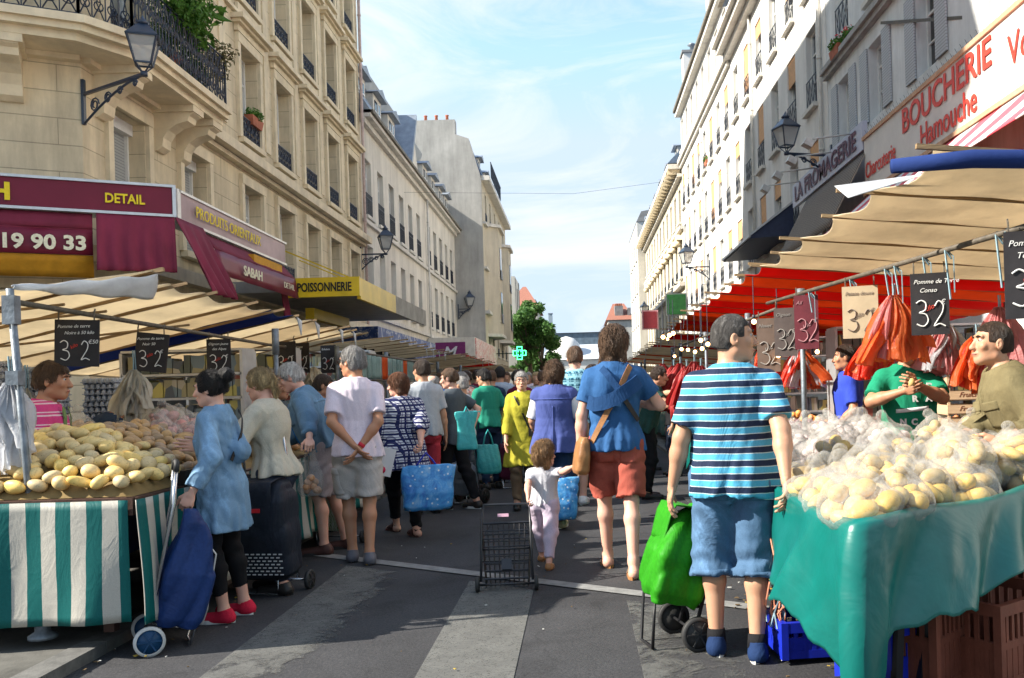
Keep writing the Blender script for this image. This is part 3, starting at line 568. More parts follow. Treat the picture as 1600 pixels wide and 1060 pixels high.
# ================= implicit bodies =================
def surfnet(F,o,h):
    """surface nets on a sampled field (negative inside)"""
    F=np.pad(F,1,constant_values=1.0); o=np.array(o)-h; nx,ny,nz=F.shape; s=F<0
    acc=np.zeros((F.size,3)); cnt=np.zeros(F.size); st=(ny*nz,nz,1); Q=[]
    for ax in range(3):
        sl0=[slice(None)]*3; sl1=[slice(None)]*3; sl0[ax]=slice(0,-1); sl1[ax]=slice(1,None)
        A=F[tuple(sl0)]; B=F[tuple(sl1)]; d=(A<0)!=(B<0); I=np.argwhere(d)
        if len(I)==0: continue
        a=A[d]; b=B[d]; t=a/(a-b); pos=I.astype(float); pos[:,ax]+=t
        b1,b2=[(1,2),(2,0),(0,1)][ax]; cells=[]
        for q1,q2 in((0,0),(1,0),(1,1),(0,1)):
            J=I.copy(); J[:,b1]-=q1; J[:,b2]-=q2; idx=J@np.array(st); cells.append(idx)
            for k in range(3): acc[:,k]+=np.bincount(idx,pos[:,k],F.size)
            cnt+=np.bincount(idx,minlength=F.size)
        q=np.stack(cells,1); fl=a<0; q[~fl]=q[~fl][:,::-1]; q=q[:,::-1]; q=q[:,::-1]; Q.append(q)
    if not Q: return np.zeros((0,3)),np.zeros((0,4),int)
    Q=np.concatenate(Q); used=np.nonzero(cnt)[0]; mp_=np.zeros(F.size,int); mp_[used]=np.arange(len(used))
    V=acc[used]/cnt[used][:,None]*h+o
    return V,mp_[Q]
def smn(a,b,k):
    if k<=0: return np.minimum(a,b)
    h=np.maximum(k-np.abs(a-b),0)/k; return np.minimum(a,b)-h*h*k*.25
class Fld:
    def __init__(s,lo,hi,h):
        s.lo=np.array(lo,float); s.h=h; s.n=np.ceil((np.array(hi)-s.lo)/h).astype(int)+1; s.F=np.full(s.n,.5,np.float32)
        s.ax=[s.lo[i]+h*np.arange(s.n[i]) for i in range(3)]
    def sub(s,lo,hi,m):
        i0=[int(max(0,math.floor((lo[i]-m-s.lo[i])/s.h))) for i in range(3)]; i1=[int(min(s.n[i],math.ceil((hi[i]+m-s.lo[i])/s.h)+1)) for i in range(3)]
        if any(i0[i]>=i1[i] for i in range(3)): return None
        sl=tuple(slice(a,b) for a,b in zip(i0,i1))
        return sl,[s.ax[0][sl[0]][:,None,None],s.ax[1][sl[1]][None,:,None],s.ax[2][sl[2]][None,None,:]]
    def put(s,sl,d,k,sub=False):
        s.F[sl]= -smn(-s.F[sl],d,k) if sub else smn(s.F[sl],d.astype(np.float32),k)
    def cone(s,a,b,ra,rb,k=.03,flat=0,sub=False):
        a=np.array(a,float);b=np.array(b,float); R_=max(ra,rb); r=s.sub(np.minimum(a,b),np.maximum(a,b),R_+k+.03)
        if r is None: return s
        sl,(x,y,z)=r; ab=b-a; L2=max(ab@ab,1e-9); t=((x-a[0])*ab[0]+(y-a[1])*ab[1]+(z-a[2])*ab[2])/L2; tc_=np.clip(t,0,1)
        d=np.sqrt((x-a[0]-tc_*ab[0])**2+(y-a[1]-tc_*ab[1])**2+(z-a[2]-tc_*ab[2])**2)-(ra+(rb-ra)*tc_)
        if flat: 
            d=np.maximum(d,(t-1)*math.sqrt(L2))
            if flat==2: d=np.maximum(d,-t*math.sqrt(L2))
        s.put(sl,d,k,sub); return s
    def ell(s,c,r,M3=None,k=.03,sub=False):
        c=np.array(c,float); r=np.array(r,float); m=r.max(); q=s.sub(c,c,m+k+.03)
        if q is None: return s
        sl,(x,y,z)=q; x,y,z=x-c[0],y-c[1],z-c[2]
        if M3 is not None: # columns = local axes
            X=x*M3[0][0]+y*M3[1][0]+z*M3[2][0]; Y=x*M3[0][1]+y*M3[1][1]+z*M3[2][1]; Z=x*M3[0][2]+y*M3[1][2]+z*M3[2][2]
        else: X,Y,Z=x,y,z
        k0=np.sqrt((X/r[0])**2+(Y/r[1])**2+(Z/r[2])**2)+1e-6; k1=np.sqrt((X/r[0]**2)**2+(Y/r[1]**2)**2+(Z/r[2]**2)**2)+1e-6
        s.put(sl,k0*(k0-1)/k1,k,sub); return s
    def loft(s,o,M3,zs,rx,ry,oy,k=.03,pw=2.3,hem=0,seed=0):
        """elliptic sections along the local z of frame M3 at o"""
        z0,z1=zs[0],zs[-1]; R_=max(max(rx),max(ry))+.05; M_=np.array(M3); a=np.array(o)+M_@np.array([0,0,z0]); b=np.array(o)+M_@np.array([0,0,z1])
        q=s.sub(np.minimum(a,b),np.maximum(a,b),R_+k)
        if q is None: return s
        sl,(x,y,z)=q; x,y,z=x-o[0],y-o[1],z-o[2]
        X=x*M_[0,0]+y*M_[1,0]+z*M_[2,0]; Y=x*M_[0,1]+y*M_[1,1]+z*M_[2,1]; Z=x*M_[0,2]+y*M_[1,2]+z*M_[2,2]
        zs=np.array(zs); RX=np.interp(Z,zs,rx); RY=np.interp(Z,zs,ry); OY=np.interp(Z,zs,oy)
        kk=((np.abs(X)/RX)**pw+(np.abs(Y-OY)/RY)**pw)**(1/pw); d=(kk-1)*np.minimum(RX,RY)*.9
        
        if hem:
            th=np.arctan2(X,Y); w=np.clip((z0+.34-Z)/.34,0,1)**1.5; d=d+hem*w*np.sin(8*th+1.7*np.sin(3*th+seed)+5*Z+seed)+hem*.5*w*np.sin(15*th+seed*2+9*Z)
            z0=z0+.010*np.sin(2*th+seed)+.006*np.sin(7*th+2*seed)
        d=np.maximum(d,np.maximum(z0-Z,Z-z1)); s.put(sl,d,k); return s
    def halfspace(s,p,n):
        p=np.array(p); n=np.array(n,float); n/=np.linalg.norm(n)
        d=(s.ax[0][:,None,None]-p[0])*n[0]+(s.ax[1][None,:,None]-p[1])*n[1]+(s.ax[2][None,None,:]-p[2])*n[2]; s.F=np.maximum(s.F,d.astype(np.float32)); return s
    def folds(s,amp,f=28,seed=0,st=(1,1,.6)):
        r=np.random.RandomState(seed); x,y,z=s.ax[0][:,None,None]*st[0],s.ax[1][None,:,None]*st[1],s.ax[2][None,None,:]*st[2]
        out=0
        for i in range(4):
            d=r.normal(size=3); d/=np.linalg.norm(d); e=r.normal(size=3); e/=np.linalg.norm(e); ff=f*(.6+.5*i); 
            w=np.sin(ff*(d[0]*x+d[1]*y+d[2]*z)+2.2*np.sin(ff*.4*(e[0]*x+e[1]*y+e[2]*z)+r.rand()*6)+r.rand()*6); out=out+((1-2*np.abs(w)**.8) if i>=2 else w)/(1+.4*i)
        s.F=s.F+(amp*.42*out).astype(np.float32); return s
    def mesh(s): return surfnet(s.F,s.lo,s.h)
def rotm(ax,a):
    c_,s_=math.cos(a),math.sin(a)
    return np.array({'x':[[1,0,0],[0,c_,-s_],[0,s_,c_]],'y':[[c_,0,s_],[0,1,0],[-s_,0,c_]],'z':[[c_,-s_,0],[s_,c_,0],[0,0,1]]}[ax])
def ik(a,b,l1,l2,hint):
    a=np.array(a,float);b=np.array(b,float); d=b-a; D=np.linalg.norm(d); mx_=(l1+l2)*.995
    if D>mx_: b=a+d/D*mx_; D=mx_
    d=(b-a)/D; x=(l1*l1-l2*l2+D*D)/(2*D); hh=math.sqrt(max(l1*l1-x*x,0)); h=np.array(hint,float); h=h-d*(h@d); h/=max(np.linalg.norm(h),1e-6)
    return a+d*x+h*hh,b
def nrm(v): v=np.array(v,float); return v/max(np.linalg.norm(v),1e-9)
SKIN={}
def skin(c):
    if c not in SKIN:
        t=NT('skin',.5,.35); cc=t.mix(t.ramp(t.noise(9,4),[(.35,0),(.7,.45)]),c,(c[0]*1.02,c[1]*.72,c[2]*.62)); t.col(cc); t.b.inputs['Subsurface Weight'].default_value=.12; t.b.inputs['Subsurface Radius'].default_value=(.012,.004,.002); t.bump(t.noise(120,3),.12,.004); SKIN[c]=t.m
    return SKIN[c]
LIGHT=(.60,.36,.25); PINKS=(.64,.38,.29); TAN=(.42,.22,.13); OLIVE=(.48,.28,.18); BROWN=(.20,.10,.06)
def hairm(name,c,c2=None,rough=.5):
    if name in MATS: return MATS[name]
    t=NT(name,rough,.35); n=t.noise(42,5,.75,t.map((1,1,.22)),dist=1.0); t.col(t.ramp(n,[(.3,sc(c,.4)),(.52,c),(.7,c2 or sc(c,1.9))])); t.bump(n,1.0,.03); return t.m
EYEW=M('eye_white',(.45,.42,.40),.2,.03); IRIS=M('iris',(.03,.02,.015),.2); LIPS=M('lips',(.36,.13,.11),.5,.1)
def hand(f,w,d,n,s,curl,th=.5,sc_=1.0,spread=1.0,thumb_side=1):
    """hand from wrist w, pointing d, palm facing n, s = towards the little finger"""
    d,n=nrm(d),nrm(n); n=nrm(n-d*(n@d)); s=nrm(s-d*(np.array(s)@d)-n*(np.array(s)@n)); q=sc_
    M3=np.stack([s,d,n],1); f.cone(w-d*.03*q,w+d*.02*q,.027*q,.024*q,.015)
    f.ell(w+d*.052*q,(.041*q,.05*q,.016*q),M3,.012)
    for i in range(4):
        L_=[.92,1.05,.98,.76][i]; b=w+d*(.088+[.0,.006,.002,-.010][i])*q+s*(i-1.5)*.0205*q*spread; dd=nrm(d+s*(i-1.5)*.05*spread); p=b-dd*.02*q; r=.0095*q; f.cone(p,b,r*1.05,r,.008)
        c_=curl*(1+.12*(i-1.5)); a=0
        for j,l in enumerate((.042,.027,.021)):
            a+=c_*(.9,1.0,.7)[j]; e=nrm(dd*math.cos(a)+n*math.sin(a)); p2=b+e*l*L_*q; f.cone(b,p2,r,r*.9,.004); b=p2; r*=.9
    b=w+d*.022*q-s*.026*q+n*.006*q; a1=nrm(d*.72-s*.62+n*.35*th); p=b+a1*.046*q; f.cone(b,p,.0145*q,.0115*q,.012); a2=nrm(d*.85-s*(.35-.5*th)+n*(.25+.5*th)); p2=p+a2*.032*q; f.cone(p,p2,.011*q,.0095*q,.005); f.cone(p2,p2+nrm(a2+n*.3*th)*.024*q,.0098*q,.008*q,.004)
NP=0
def person(label,at,face,H=1.72,b=1.0,belly=0,lean=0,side=0,head=(0,0),hands=None,feet=None,elb=None,curl=(.25,.25),hd=None,pn=None,skn=LIGHT,top=None,bot=None,shoes=None,hair=None,lod=1,female=False,group=None,extra=None,eyes=True,child=False,twist=0,shwid=1.0,knee=None,glasses=False):
    """at=(X,Y) ground; face degrees (0 looks away from the camera, 90 to the left); lean, side in degrees;
    hands/feet: two local points (x right, y forward, z up) or ('w',X,Y,Z) world"""
    global NP; NP+=1; seed=NP
    k=H/1.75; kz=k; t=thing('person',label,'person',(at[0],at[1],0),R(face),group); Mw=rotm('z',R(-face))
    def L_(p,z=None):
        if p is None: return None
        if isinstance(p,(Vector,)) or (len(p)==4 and p[0]=='w'):
            q=np.array(p[1:] if len(p)==4 else p,float)-np.array([at[0],at[1],0]); return Mw@q
        return np.array(p,float)*k
    hs={0:.024,1:.0145,2:.0105}[lod]; hh_={0:.013,1:.0078,2:.0055}[lod]; hn={0:.010,1:.006,2:.0042}[lod]
    hips={ -1:np.array([-.09*k*b,0,.93*k]),1:np.array([.09*k*b,0,.93*k])}
    T=rotm('x',R(-lean))@rotm('y',R(side))@rotm('z',R(twist)); pel=np.array([0,0,.95*k])
    tp=lambda x,y,z: pel+T@np.array([x*k,y*k,(z-.95)*k])
    sw=.160*b*shwid*(.92 if female else 1); sh={s:tp(s*sw,-.01,1.40) for s in(-1,1)}; neck0=tp(0,-.012,1.46)
    hy,hp=head; RH=rotm('z',R(hy))@rotm('x',R(-hp)); hb=tp(0,.0,1.53); HS=(1.0 if not child else 1.5)*k*(.98 if female else 1.03); HC=hb+RH@np.array([0,.022,.095])*HS
    feet=feet or [(-.11,0,0),(.11,.03,0)]; ft={-1:L_(feet[0]),1:L_(feet[1])}
    ank={s:ft[s]+np.array([0,-.05*k,.085*k]) for s in ft}
    kn={}
    for s in(-1,1):
        # keep the leg length honest
        kk,an=ik(hips[s],ank[s],.425*k,.43*k,(s*.15,1,0) if knee is None else knee); kn[s]=kk; ank[s]=an
    hands=hands or [(-.27,.05,.82),(.27,.05,.82)]; ht={-1:L_(hands[0]),1:L_(hands[1])}; el={};wr={}
    for s in(-1,1):
        hint=(s*.5,-.8,-.3) if elb is None or elb[(s+1)//2] is None else elb[(s+1)//2]
        el[s],wr[s]=ik(sh[s],ht[s],.285*k,.255*k,hint)
    allp=np.array([*sh.values(),*el.values(),*wr.values(),*kn.values(),*ank.values(),HC,pel]); 
    lo=allp.min(0)-.26*k; hi=allp.max(0)+.26*k; lo[2]=-.02
    def mul(l,s): return [v*s*k for v in l]
    torso=([.80,.86,.95,1.06,1.15,1.30,1.40,1.46,1.50],[.11,.165,.172,.15,.142,.162,.150,.105,.06],[.08,.11,.12,.105,.10,.115,.105,.075,.055],[0,-.012,-.015,0,.005,.008,-.004,-.014,-.012])
    if female: torso=(torso[0],[.115,.172,.178,.142,.128,.145,.138,.10,.055],[.08,.115,.125,.10,.095,.122,.105,.07,.05],torso[3])
    zt=[(z-.95)*k for z in torso[0]]; bl=[0,0,.25,.8,1,.5,.1,0,0]
    def TR(add=0,addz=None):
        rx=[(r*b+add+belly*.55*q)*k for r,q in zip(torso[1],bl)]; ry=[(r*(b*.5+.5)+add+belly*.8*q)*k for r,q in zip(torso[2],bl)]; oy=[(o+belly*.45*q)*k for o,q in zip(torso[3],bl)]; return rx,ry,oy
    # ---- body
    f=Fld(lo,hi,hs); f.loft(pel,T,zt,*TR(-.010 if top else 0),k=.03)
    f.cone(neck0-T@np.array([0,0,.03*k]),HC+RH@np.array([0,-.03,-.06])*HS,.058*k*b,.052*HS,.03)
    for s in(-1,1):
        f.cone(neck0+T@np.array([s*.045*k,0,-.035*k]),sh[s]+T@np.array([0,0,-.012*k]),.052*k,.046*k*b,.05)
        f.cone(sh[s],el[s],.050*k*b,.040*k*b,.035).cone(el[s],el[s]+(wr[s]-el[s])*.35,.041*k*b,.041*k*b,.02).cone(el[s]+(wr[s]-el[s])*.3,wr[s],.041*k*b,.026*k,.02)
        f.cone(hips[s],kn[s],.072*k*b,.050*k,.03); cf_=nrm(np.cross(np.cross(ank[s]-kn[s],[0,1,0]),ank[s]-kn[s])); m=kn[s]+(ank[s]-kn[s])*.3-np.array([0,.014*k,0])
        f.cone(kn[s],m,.050*k,.054*k*(b*.5+.5),.03).cone(m,ank[s],.054*k*(b*.5+.5),.035*k,.03)
        fd=nrm([0,1,0] if feet is None or len(feet[0])<0 else [s*.12,1,0]); heel=ft[s]+np.array([0,-.085*k,.04*k]); toe=ft[s]+fd*.13*k+np.array([0,0,.024*k]); f.cone(ank[s],heel,.037*k,.033*k,.03).cone(heel,toe,.034*k,.024*k,.03).cone(heel,toe-np.array([s*.022*k,0,0]),.03*k,.022*k,.02)
    V1,F1=f.mesh(); VV=[V1]; FF=[F1]; n0=len(V1)
    # ---- head
    f=Fld(HC-.17*HS/1.0,HC+.17*HS,hh_); q=lambda x,y,z: HC+RH@np.array([x,y,z])*HS
    f.ell(q(0,-.012,.028),np.array([.077,.097,.092])*HS,RH,.02).ell(q(0,.022,-.03),np.array([.061,.07,.078])*HS,RH,.03).ell(q(0,.055,-.088),np.array([.036,.03,.024])*HS,RH,.03)
    f.cone(q(-.045,0,-.065),q(0,.06,-.092),.022*HS,.02*HS,.02).cone(q(.045,0,-.065),q(0,.06,-.092),.022*HS,.02*HS,.02)
    if lod: 
        for s in(-1,1): f.ell(q(s*.031,.098,.016),np.array([.019,.014,.012])*HS,RH,.012,sub=True)
        f.cone(q(-.045,.079,.034),q(.045,.079,.034),.009*HS,.009*HS,.015)
        for s in(-1,1): f.ell(q(s*.04,.068,-.018),np.array([.024,.018,.02])*HS,RH,.02)
    f.cone(q(0,.088,.018),q(0,.110,-.028),.008*HS,.0135*HS,.014).ell(q(0,.102,-.031),np.array([.019,.014,.009])*HS,RH,.008)
    f.ell(q(0,.088,-.058),np.array([.026,.014,.0065])*HS,RH,.008).ell(q(0,.086,-.068),np.array([.022,.013,.007])*HS,RH,.008)
    for s in(-1,1): f.ell(q(s*.079,-.008,-.005),np.array([.010,.02,.032])*HS,RH@rotm('z',R(-s*18)),.008); 
    if lod==2:
        for s in(-1,1): f.ell(q(s*.088,.0,.0),np.array([.008,.010,.018])*HS,RH,.004,sub=True)
    f.cone(q(0,-.03,-.07),neck0,.052*HS,.056*k*b,.03); V2,F2=f.mesh(); VV.append(V2); FF.append(F2+n0); n0+=len(V2)
    # ---- hands
    for i,s in enumerate((-1,1)):
        w=wr[s]; d=nrm(wr[s]-el[s]) if hd is None or hd[i] is None else nrm(hd[i]); n=np.array([-s,0.2,0]) if pn is None or pn[i] is None else np.array(pn[i],float)
        s_=np.cross(d,n)*s*-1.0
        if hd is None or hd[i] is None: s_=s_
        f=Fld(w-.22*k,w+.22*k,hn)
        hand(f,w,d,n,s_,curl[i] if hasattr(curl,'__len__') else curl,.5,k*(1.0 if not child else 1.05)); V3,F3=f.mesh(); VV.append(V3); FF.append(F3+n0); n0+=len(V3)
    link('body',mesh('body',np.concatenate(VV),np.concatenate(FF),skin(skn),True),t)
    # ---- top
    if top:
        m,sl,hem,loose=top[:4]; opt=top[4] if len(top)>4 else {}
        f=Fld(lo,hi,hs); a=.014+loose*.75; flare=opt.get('flare',.0)
        zs=[z for z in torso[0]]; rx,ry,oy=TR(a)
        hz=hem; # hem height in standing metres (at 1.75)
        z2=[hz]+[z for z in zs if z>max(hz,.86)]; rx2=[];ry2=[];oy2=[]
        for z in z2: rx2.append(np.interp(z,zs,rx)); ry2.append(np.interp(z,zs,ry)); oy2.append(np.interp(z,zs,oy))
        base=max(rx2[1],rx2[0] if hz>.86 else rx2[1]); rx2[0]=base+flare*k+loose*.4*k; ry2[0]=max(ry2[1],ry2[0])+flare*k*.8+loose*.4*k
        rxm=max(np.interp(1.3,zs,rx)*.93,0)
        for j,z in enumerate(z2):
            if .9<z<1.28: rx2[j]=max(rx2[j],rxm*(1-opt.get('fit',0))); 
        f.loft(pel,T,[(z-.95)*k for z in z2],rx2,ry2,oy2,k=.02,hem=opt.get('hem',.010)*k,seed=seed)
        ncr=.066*k*b
        for s in(-1,1):
            f.cone(neck0+T@np.array([s*.045*k,0,-.034*k]),sh[s]+T@np.array([0,0,-.01*k]),.062*k,.054*k*b+loose*.5*k,.045)
            if sl>0:
                up=min(sl/.55,1.0); e=sh[s]+(el[s]-sh[s])*up; r1=(.056*b+loose*.6)*k; r0=(.052*b+loose*.8+.008)*k
                if sl<.55: r0=r1*1.02
                f.cone(sh[s],e,r1,r0,.03,flat=1 if sl<.55 else 0)
                if sl>=.55:
                    v=(sl-.55)/.45; e2=el[s]+(wr[s]-el[s])*v*.98; f.cone(el[s],e2,r0,(.036+loose*.7+.004)*k+(1-v)*.01,.025,flat=1)
        f.folds(opt.get('folds',.007)*k,opt.get('ff',24),seed)
        # neck opening
        f.cone(neck0+T@np.array([0,.012*k,.0]),HC,.064*k*b,.075*k*b,.006,sub=True)
        f.halfspace(neck0+T@np.array([0,0,.055*k]),T@np.array([0,0,1.0]))
        V,Fc=f.mesh(); so_=link(opt.get('name','shirt'),smesh('shirt',V,Fc,m),t)
        if opt.get('collar'):
            b_=MB(); rr=.068*k*b; pts=[]
            for j in range(13):
                an=R(-150+j*300/12); pts.append(neck0+T@np.array([rr*math.sin(an),-rr*math.cos(an)*1.0+.005,.015*k+.012*math.cos(an)*k]))
            b_.tube(pts,.016*k,8); b_.o('collar',opt['collar'] if not isinstance(opt['collar'],bool) else m,so_,False)
        if opt.get('open'):
            pass
    # ---- bottom
    if bot:
        m,ln,loose=bot[:3]; opt=bot[3] if len(bot)>3 else {}
        f=Fld(lo,[hi[0],hi[1],(1.16)*k],hs); a=.006+loose*.35; rx,ry,oy=TR(a)
        if opt.get('skirt'):
            hz=opt['skirt']; f.loft(pel,T,[(hz-.95)*k,(.86-.95)*k,0,.11*k],[.26*k,.19*k,.18*k,.15*k],[.2*k,.14*k,.13*k,.11*k],[.02*k,0,0,0],k=.02)
        else:
            topz=min(1.06,top[2]+.05) if top else 1.06; zz_=[.80,.86,max(.90,min(.95,topz-.01)),max(.93,topz)] if not(top and top[2]<.80) else [.74,.80,.84,.87]; g_=lambda L2: list(np.interp(zz_,torso[0],L2)); RX_,RY_,OY_=g_(rx),g_(ry),g_(oy); RX_[-1]-=.006*k; RY_[-1]-=.006*k; f.loft(pel,T,[(z-.95)*k for z in zz_],RX_,RY_,OY_,k=.012)
            for s in(-1,1):
                r0=(.094*b+loose*.7)*k; rk=(.064*(b*.5+.5)+loose)*k; ra=(.043+loose*.9)*k
                fh_=top[2]<.80 if top else False
                hp_=hips[s] if not fh_ else hips[s]+(kn[s]-hips[s])*.25
                if ln<=.75:
                    e=hips[s]+(kn[s]-hips[s])*min(1,ln/.5); f.cone(hips[s],e,r0,rk+.012*k+(.5-min(ln,.5))*.05*k,.045,flat=1)
                    if ln>.5: f.cone(kn[s],kn[s]+(ank[s]-kn[s])*(ln-.5)*2,rk+.004*k,rk+.034*k,.01,flat=1)
                else:
                    f.cone(hp_,kn[s],r0 if not fh_ else r0*.9,rk,.03); e=kn[s]+(ank[s]-kn[s])*min(1,(ln-.5)/.47); mm=kn[s]+(ank[s]-kn[s])*.3-np.array([0,.014*k,0])
                    f.cone(kn[s],mm,rk,(.062+loose*.8)*k,.03).cone(mm,e,(.062+loose*.8)*k,ra,.03,flat=1)
        gx,gy,gz=f.ax[0][:,None,None],f.ax[1][None,:,None],f.ax[2][None,None,:]
        for zc,wz,am in((.50*k,.10*k,.007),(.12*k,.08*k,.009),(.80*k,.07*k,.006)): f.F=f.F+(am*k*np.exp(-((gz-zc)/wz)**2)*np.sin(62*gz+4*np.sin(11*gx+seed)+3*np.sin(13*gy))).astype(np.float32)
        f.folds(opt.get('folds',.006)*k,opt.get('ff',26),seed+50,(1,1,.8)); V,Fc=f.mesh(); link(opt.get('name','trousers'),smesh('trousers',V,Fc,m),t)
    # ---- shoes
    if shoes:
        kind,m=shoes[0],shoes[1]
        for s in(-1,1):
            fd=nrm([s*.12,1,0]); heel=ft[s]+np.array([0,-.085*k,.04*k]); toe=ft[s]+fd*.135*k+np.array([0,0,.03*k]); off=ank[s]-(ft[s]+np.array([0,-.05*k,.085*k]))
            if kind=='shoe':
                f=Fld(ft[s]+np.array([-.12,-.2,-.03])*k,ft[s]+np.array([.12,.26,.18])*k,hn*1.1); f.cone(heel,toe,.043*k,.034*k,.03).cone(heel-np.array([s*-.01,0,0]),toe-np.array([s*.022*k,0,0]),.038*k,.03*k,.02).cone(heel+[0,.02*k,0],heel+np.array([0,.03*k,.055*k]),.044*k,.045*k,.03,flat=1)
                f.halfspace((0,0,ft[s][2]+.008),(0,0,-1)); V,Fc=f.mesh(); o=link('shoe',mesh('shoe',V,Fc,m,True),t)
            else: o=t
            sm_=shoes[2] if len(shoes)>2 else m; b_=MB(); pts=[]
            for j in range(14):
                a=2*PI*j/14; lx=math.sin(a)*(.046 if kind=='shoe' else .053)*k*(1.0 if math.cos(a)>0 else .82); ly=-math.cos(a)*-.145*k+.022*k; pts.append((ft[s][0]+lx+s*.12*ly,ft[s][1]+ly))
            z0=ft[s][2]; b_.prism(pts,z0+.001,z0+(.028 if kind=='shoe' else .024)*k,'z'); so_=b_.o('sole',sm_,o,False)
            if kind!='shoe':
                so_.name=kind if s else kind
                b_=MB(); c0=ft[s]; 
                if kind=='flip_flop':
                    for q_ in(-1,1): b_.tube([c0+np.array([q_*.042,.03,.02])*k,c0+np.array([q_*.03+s*.008,.075,.055])*k,c0+np.array([s*.004,.115,.03])*k],.008*k,5)
                else:
                    for yy,zz in((.09,.045),(.045,.06),(.0,.075),(-.04,.1)): b_.tube([c0+np.array([-.045,yy,.02])*k,c0+np.array([-.03,yy,zz])*k,c0+np.array([0,yy+.005,zz+.012])*k,c0+np.array([.03,yy,zz])*k,c0+np.array([.045,yy,.02])*k],.011*k,6)
                    b_.tube([c0+np.array([-.035,-.03,.09])*k,c0+np.array([-.03,-.1,.075])*k,c0+np.array([.03,-.1,.075])*k,c0+np.array([.035,-.03,.09])*k],.010*k,6)
                b_.o('strap',m,so_,False)
            if len(shoes)>3 and s:   # sock
                b_=MB(); d=nrm(kn[s]-ank[s]); b_.tube([ank[s]-d*.02*k,ank[s]+d*.05*k],[.052*k,.046*k],14); b_.o('sock',shoes[3],o if o is not t else t,False)
    # ---- hair
    if hair:
        st,m=hair[:2]; f=Fld(HC-.25*HS,HC+.2*HS,hh_); th={'buzz':.004,'short':.010,'thin':.007}.get(st,.018)
        def cap(th,fem=0,low=-.085):
            f.ell(q(0,-.012,.03),np.array([.078+th,.098+th,.093+th*1.3])*HS,RH,.01)
            f.cone(q(0,-.05,-.05),q(0,-.055,-.02),(.056+th*.6)*HS,(.06+th)*HS,.02)
            gx,gy,gz=[a_-b_ for a_,b_ in zip((f.ax[0][:,None,None],f.ax[1][None,:,None],f.ax[2][None,None,:]),HC)]
            Y=(gx*RH[0,1]+gy*RH[1,1]+gz*RH[2,1])/HS; Z=(gx*RH[0,2]+gy*RH[1,2]+gz*RH[2,2])/HS; X=(gx*RH[0,0]+gy*RH[1,0]+gz*RH[2,0])/HS
            yf=.10-.9*np.abs(X)**1.6*1.6
            A_=np.maximum(Y-yf,.066-Z-.15*np.abs(X)); B_=np.maximum(Y-.048-fem*.012,(.004-fem*.02)-Z); C_=Y+.016-fem*.02
            f.F=np.maximum(f.F,(np.minimum(np.minimum(A_,B_),C_)*HS).astype(np.float32)); f.halfspace(q(0,0,low),RH@np.array([0,-.25,-1]))
        if st in('buzz','short','thin'): 
            cap(th,0,-.062); 
            for s in(-1,1): f.ell(q(s*.09,.0,-.02),np.array([.022,.026,.045])*HS,RH,.008,sub=True)
        elif st=='bun': cap(.014,1,-.06); f.ell(q(0,-.125,.085),np.array([.062,.055,.058])*HS,RH,.012)
        elif st=='pony': cap(.015,1,-.06); f.ell(q(0,-.115,.0),np.array([.03,.03,.035])*HS,RH,.02).cone(q(0,-.12,-.01),q(0,-.125,-.12),.028*HS,.016*HS,.02)
        elif st in('bob','curly','long'):
            cap(.022,1,-.10)
            L2={'bob':-.075,'curly':-.13,'long':-.16}[st]
            for s in(-1,0,1): f.cone(q(s*.062,-.03-(.04 if s==0 else 0),.0),q(s*.068,-.035-(.035 if s==0 else 0),L2),.038*HS,.033*HS,.03)
        elif st=='ring': cap(.008,0,-.075); f.ell(q(0,.01,.075),np.array([.075,.10,.065])*HS,RH,.01,sub=True)
        amp={'buzz':.001,'short':.006,'curly':.014,'long':.007,'bob':.006}.get(st,.004); f.folds(amp*HS,80 if st=='curly' else 95,seed,(1,1,.45))
        V,Fc=f.mesh()
        if lod and len(Fc)>10 and st!='buzz':
            r=np.random.RandomState(seed); n=2600 if lod==2 else 700; fi=r.randint(0,len(Fc),n); p=V[Fc[fi]].mean(1)+r.normal(size=(n,3))*.003*HS; N=p-(HC+RH@np.array([0,-.01,.02])*HS); N/=np.linalg.norm(N,axis=1)[:,None]
            aim=RH@np.array([0,-.35,-1.0]); D=np.tile(aim,(n,1)) if st not in('bun','pony') else (q(0,-.12,.05)-p)
            D=D/np.linalg.norm(D,axis=1)[:,None]; D=D+r.normal(size=(n,3))*(.55 if st=='curly' else .22); D-=N*(D*N).sum(1)[:,None]*.9; D/=np.linalg.norm(D,axis=1)[:,None]; Sd=np.cross(D,N); ln_=({'short':.022,'ring':.02}.get(st,.045)*HS*(.6+.8*r.rand(n,1))); wd=.0016*HS*(.7+.8*r.rand(n,1)); up_=.004 if st!='curly' else .012
            P0=p-N*.001; P1=p+D*ln_*.5+N*up_*HS*r.rand(n,1); P2=p+D*ln_+N*(up_*.8*HS)*(r.rand(n,1)-.2); Vn=np.stack([P0-Sd*wd,P0+Sd*wd,P1-Sd*wd,P1+Sd*wd,P2-Sd*wd*.3,P2+Sd*wd*.3],1).reshape(-1,3); b0=len(V)+6*np.arange(n)[:,None]; Fn=np.concatenate([b0+[0,1,3,2],b0+[2,3,5,4]]); V=np.concatenate([V,Vn]); Fc=np.concatenate([Fc,Fn])
        link('hair',mesh('hair',V,Fc,m,True),t)
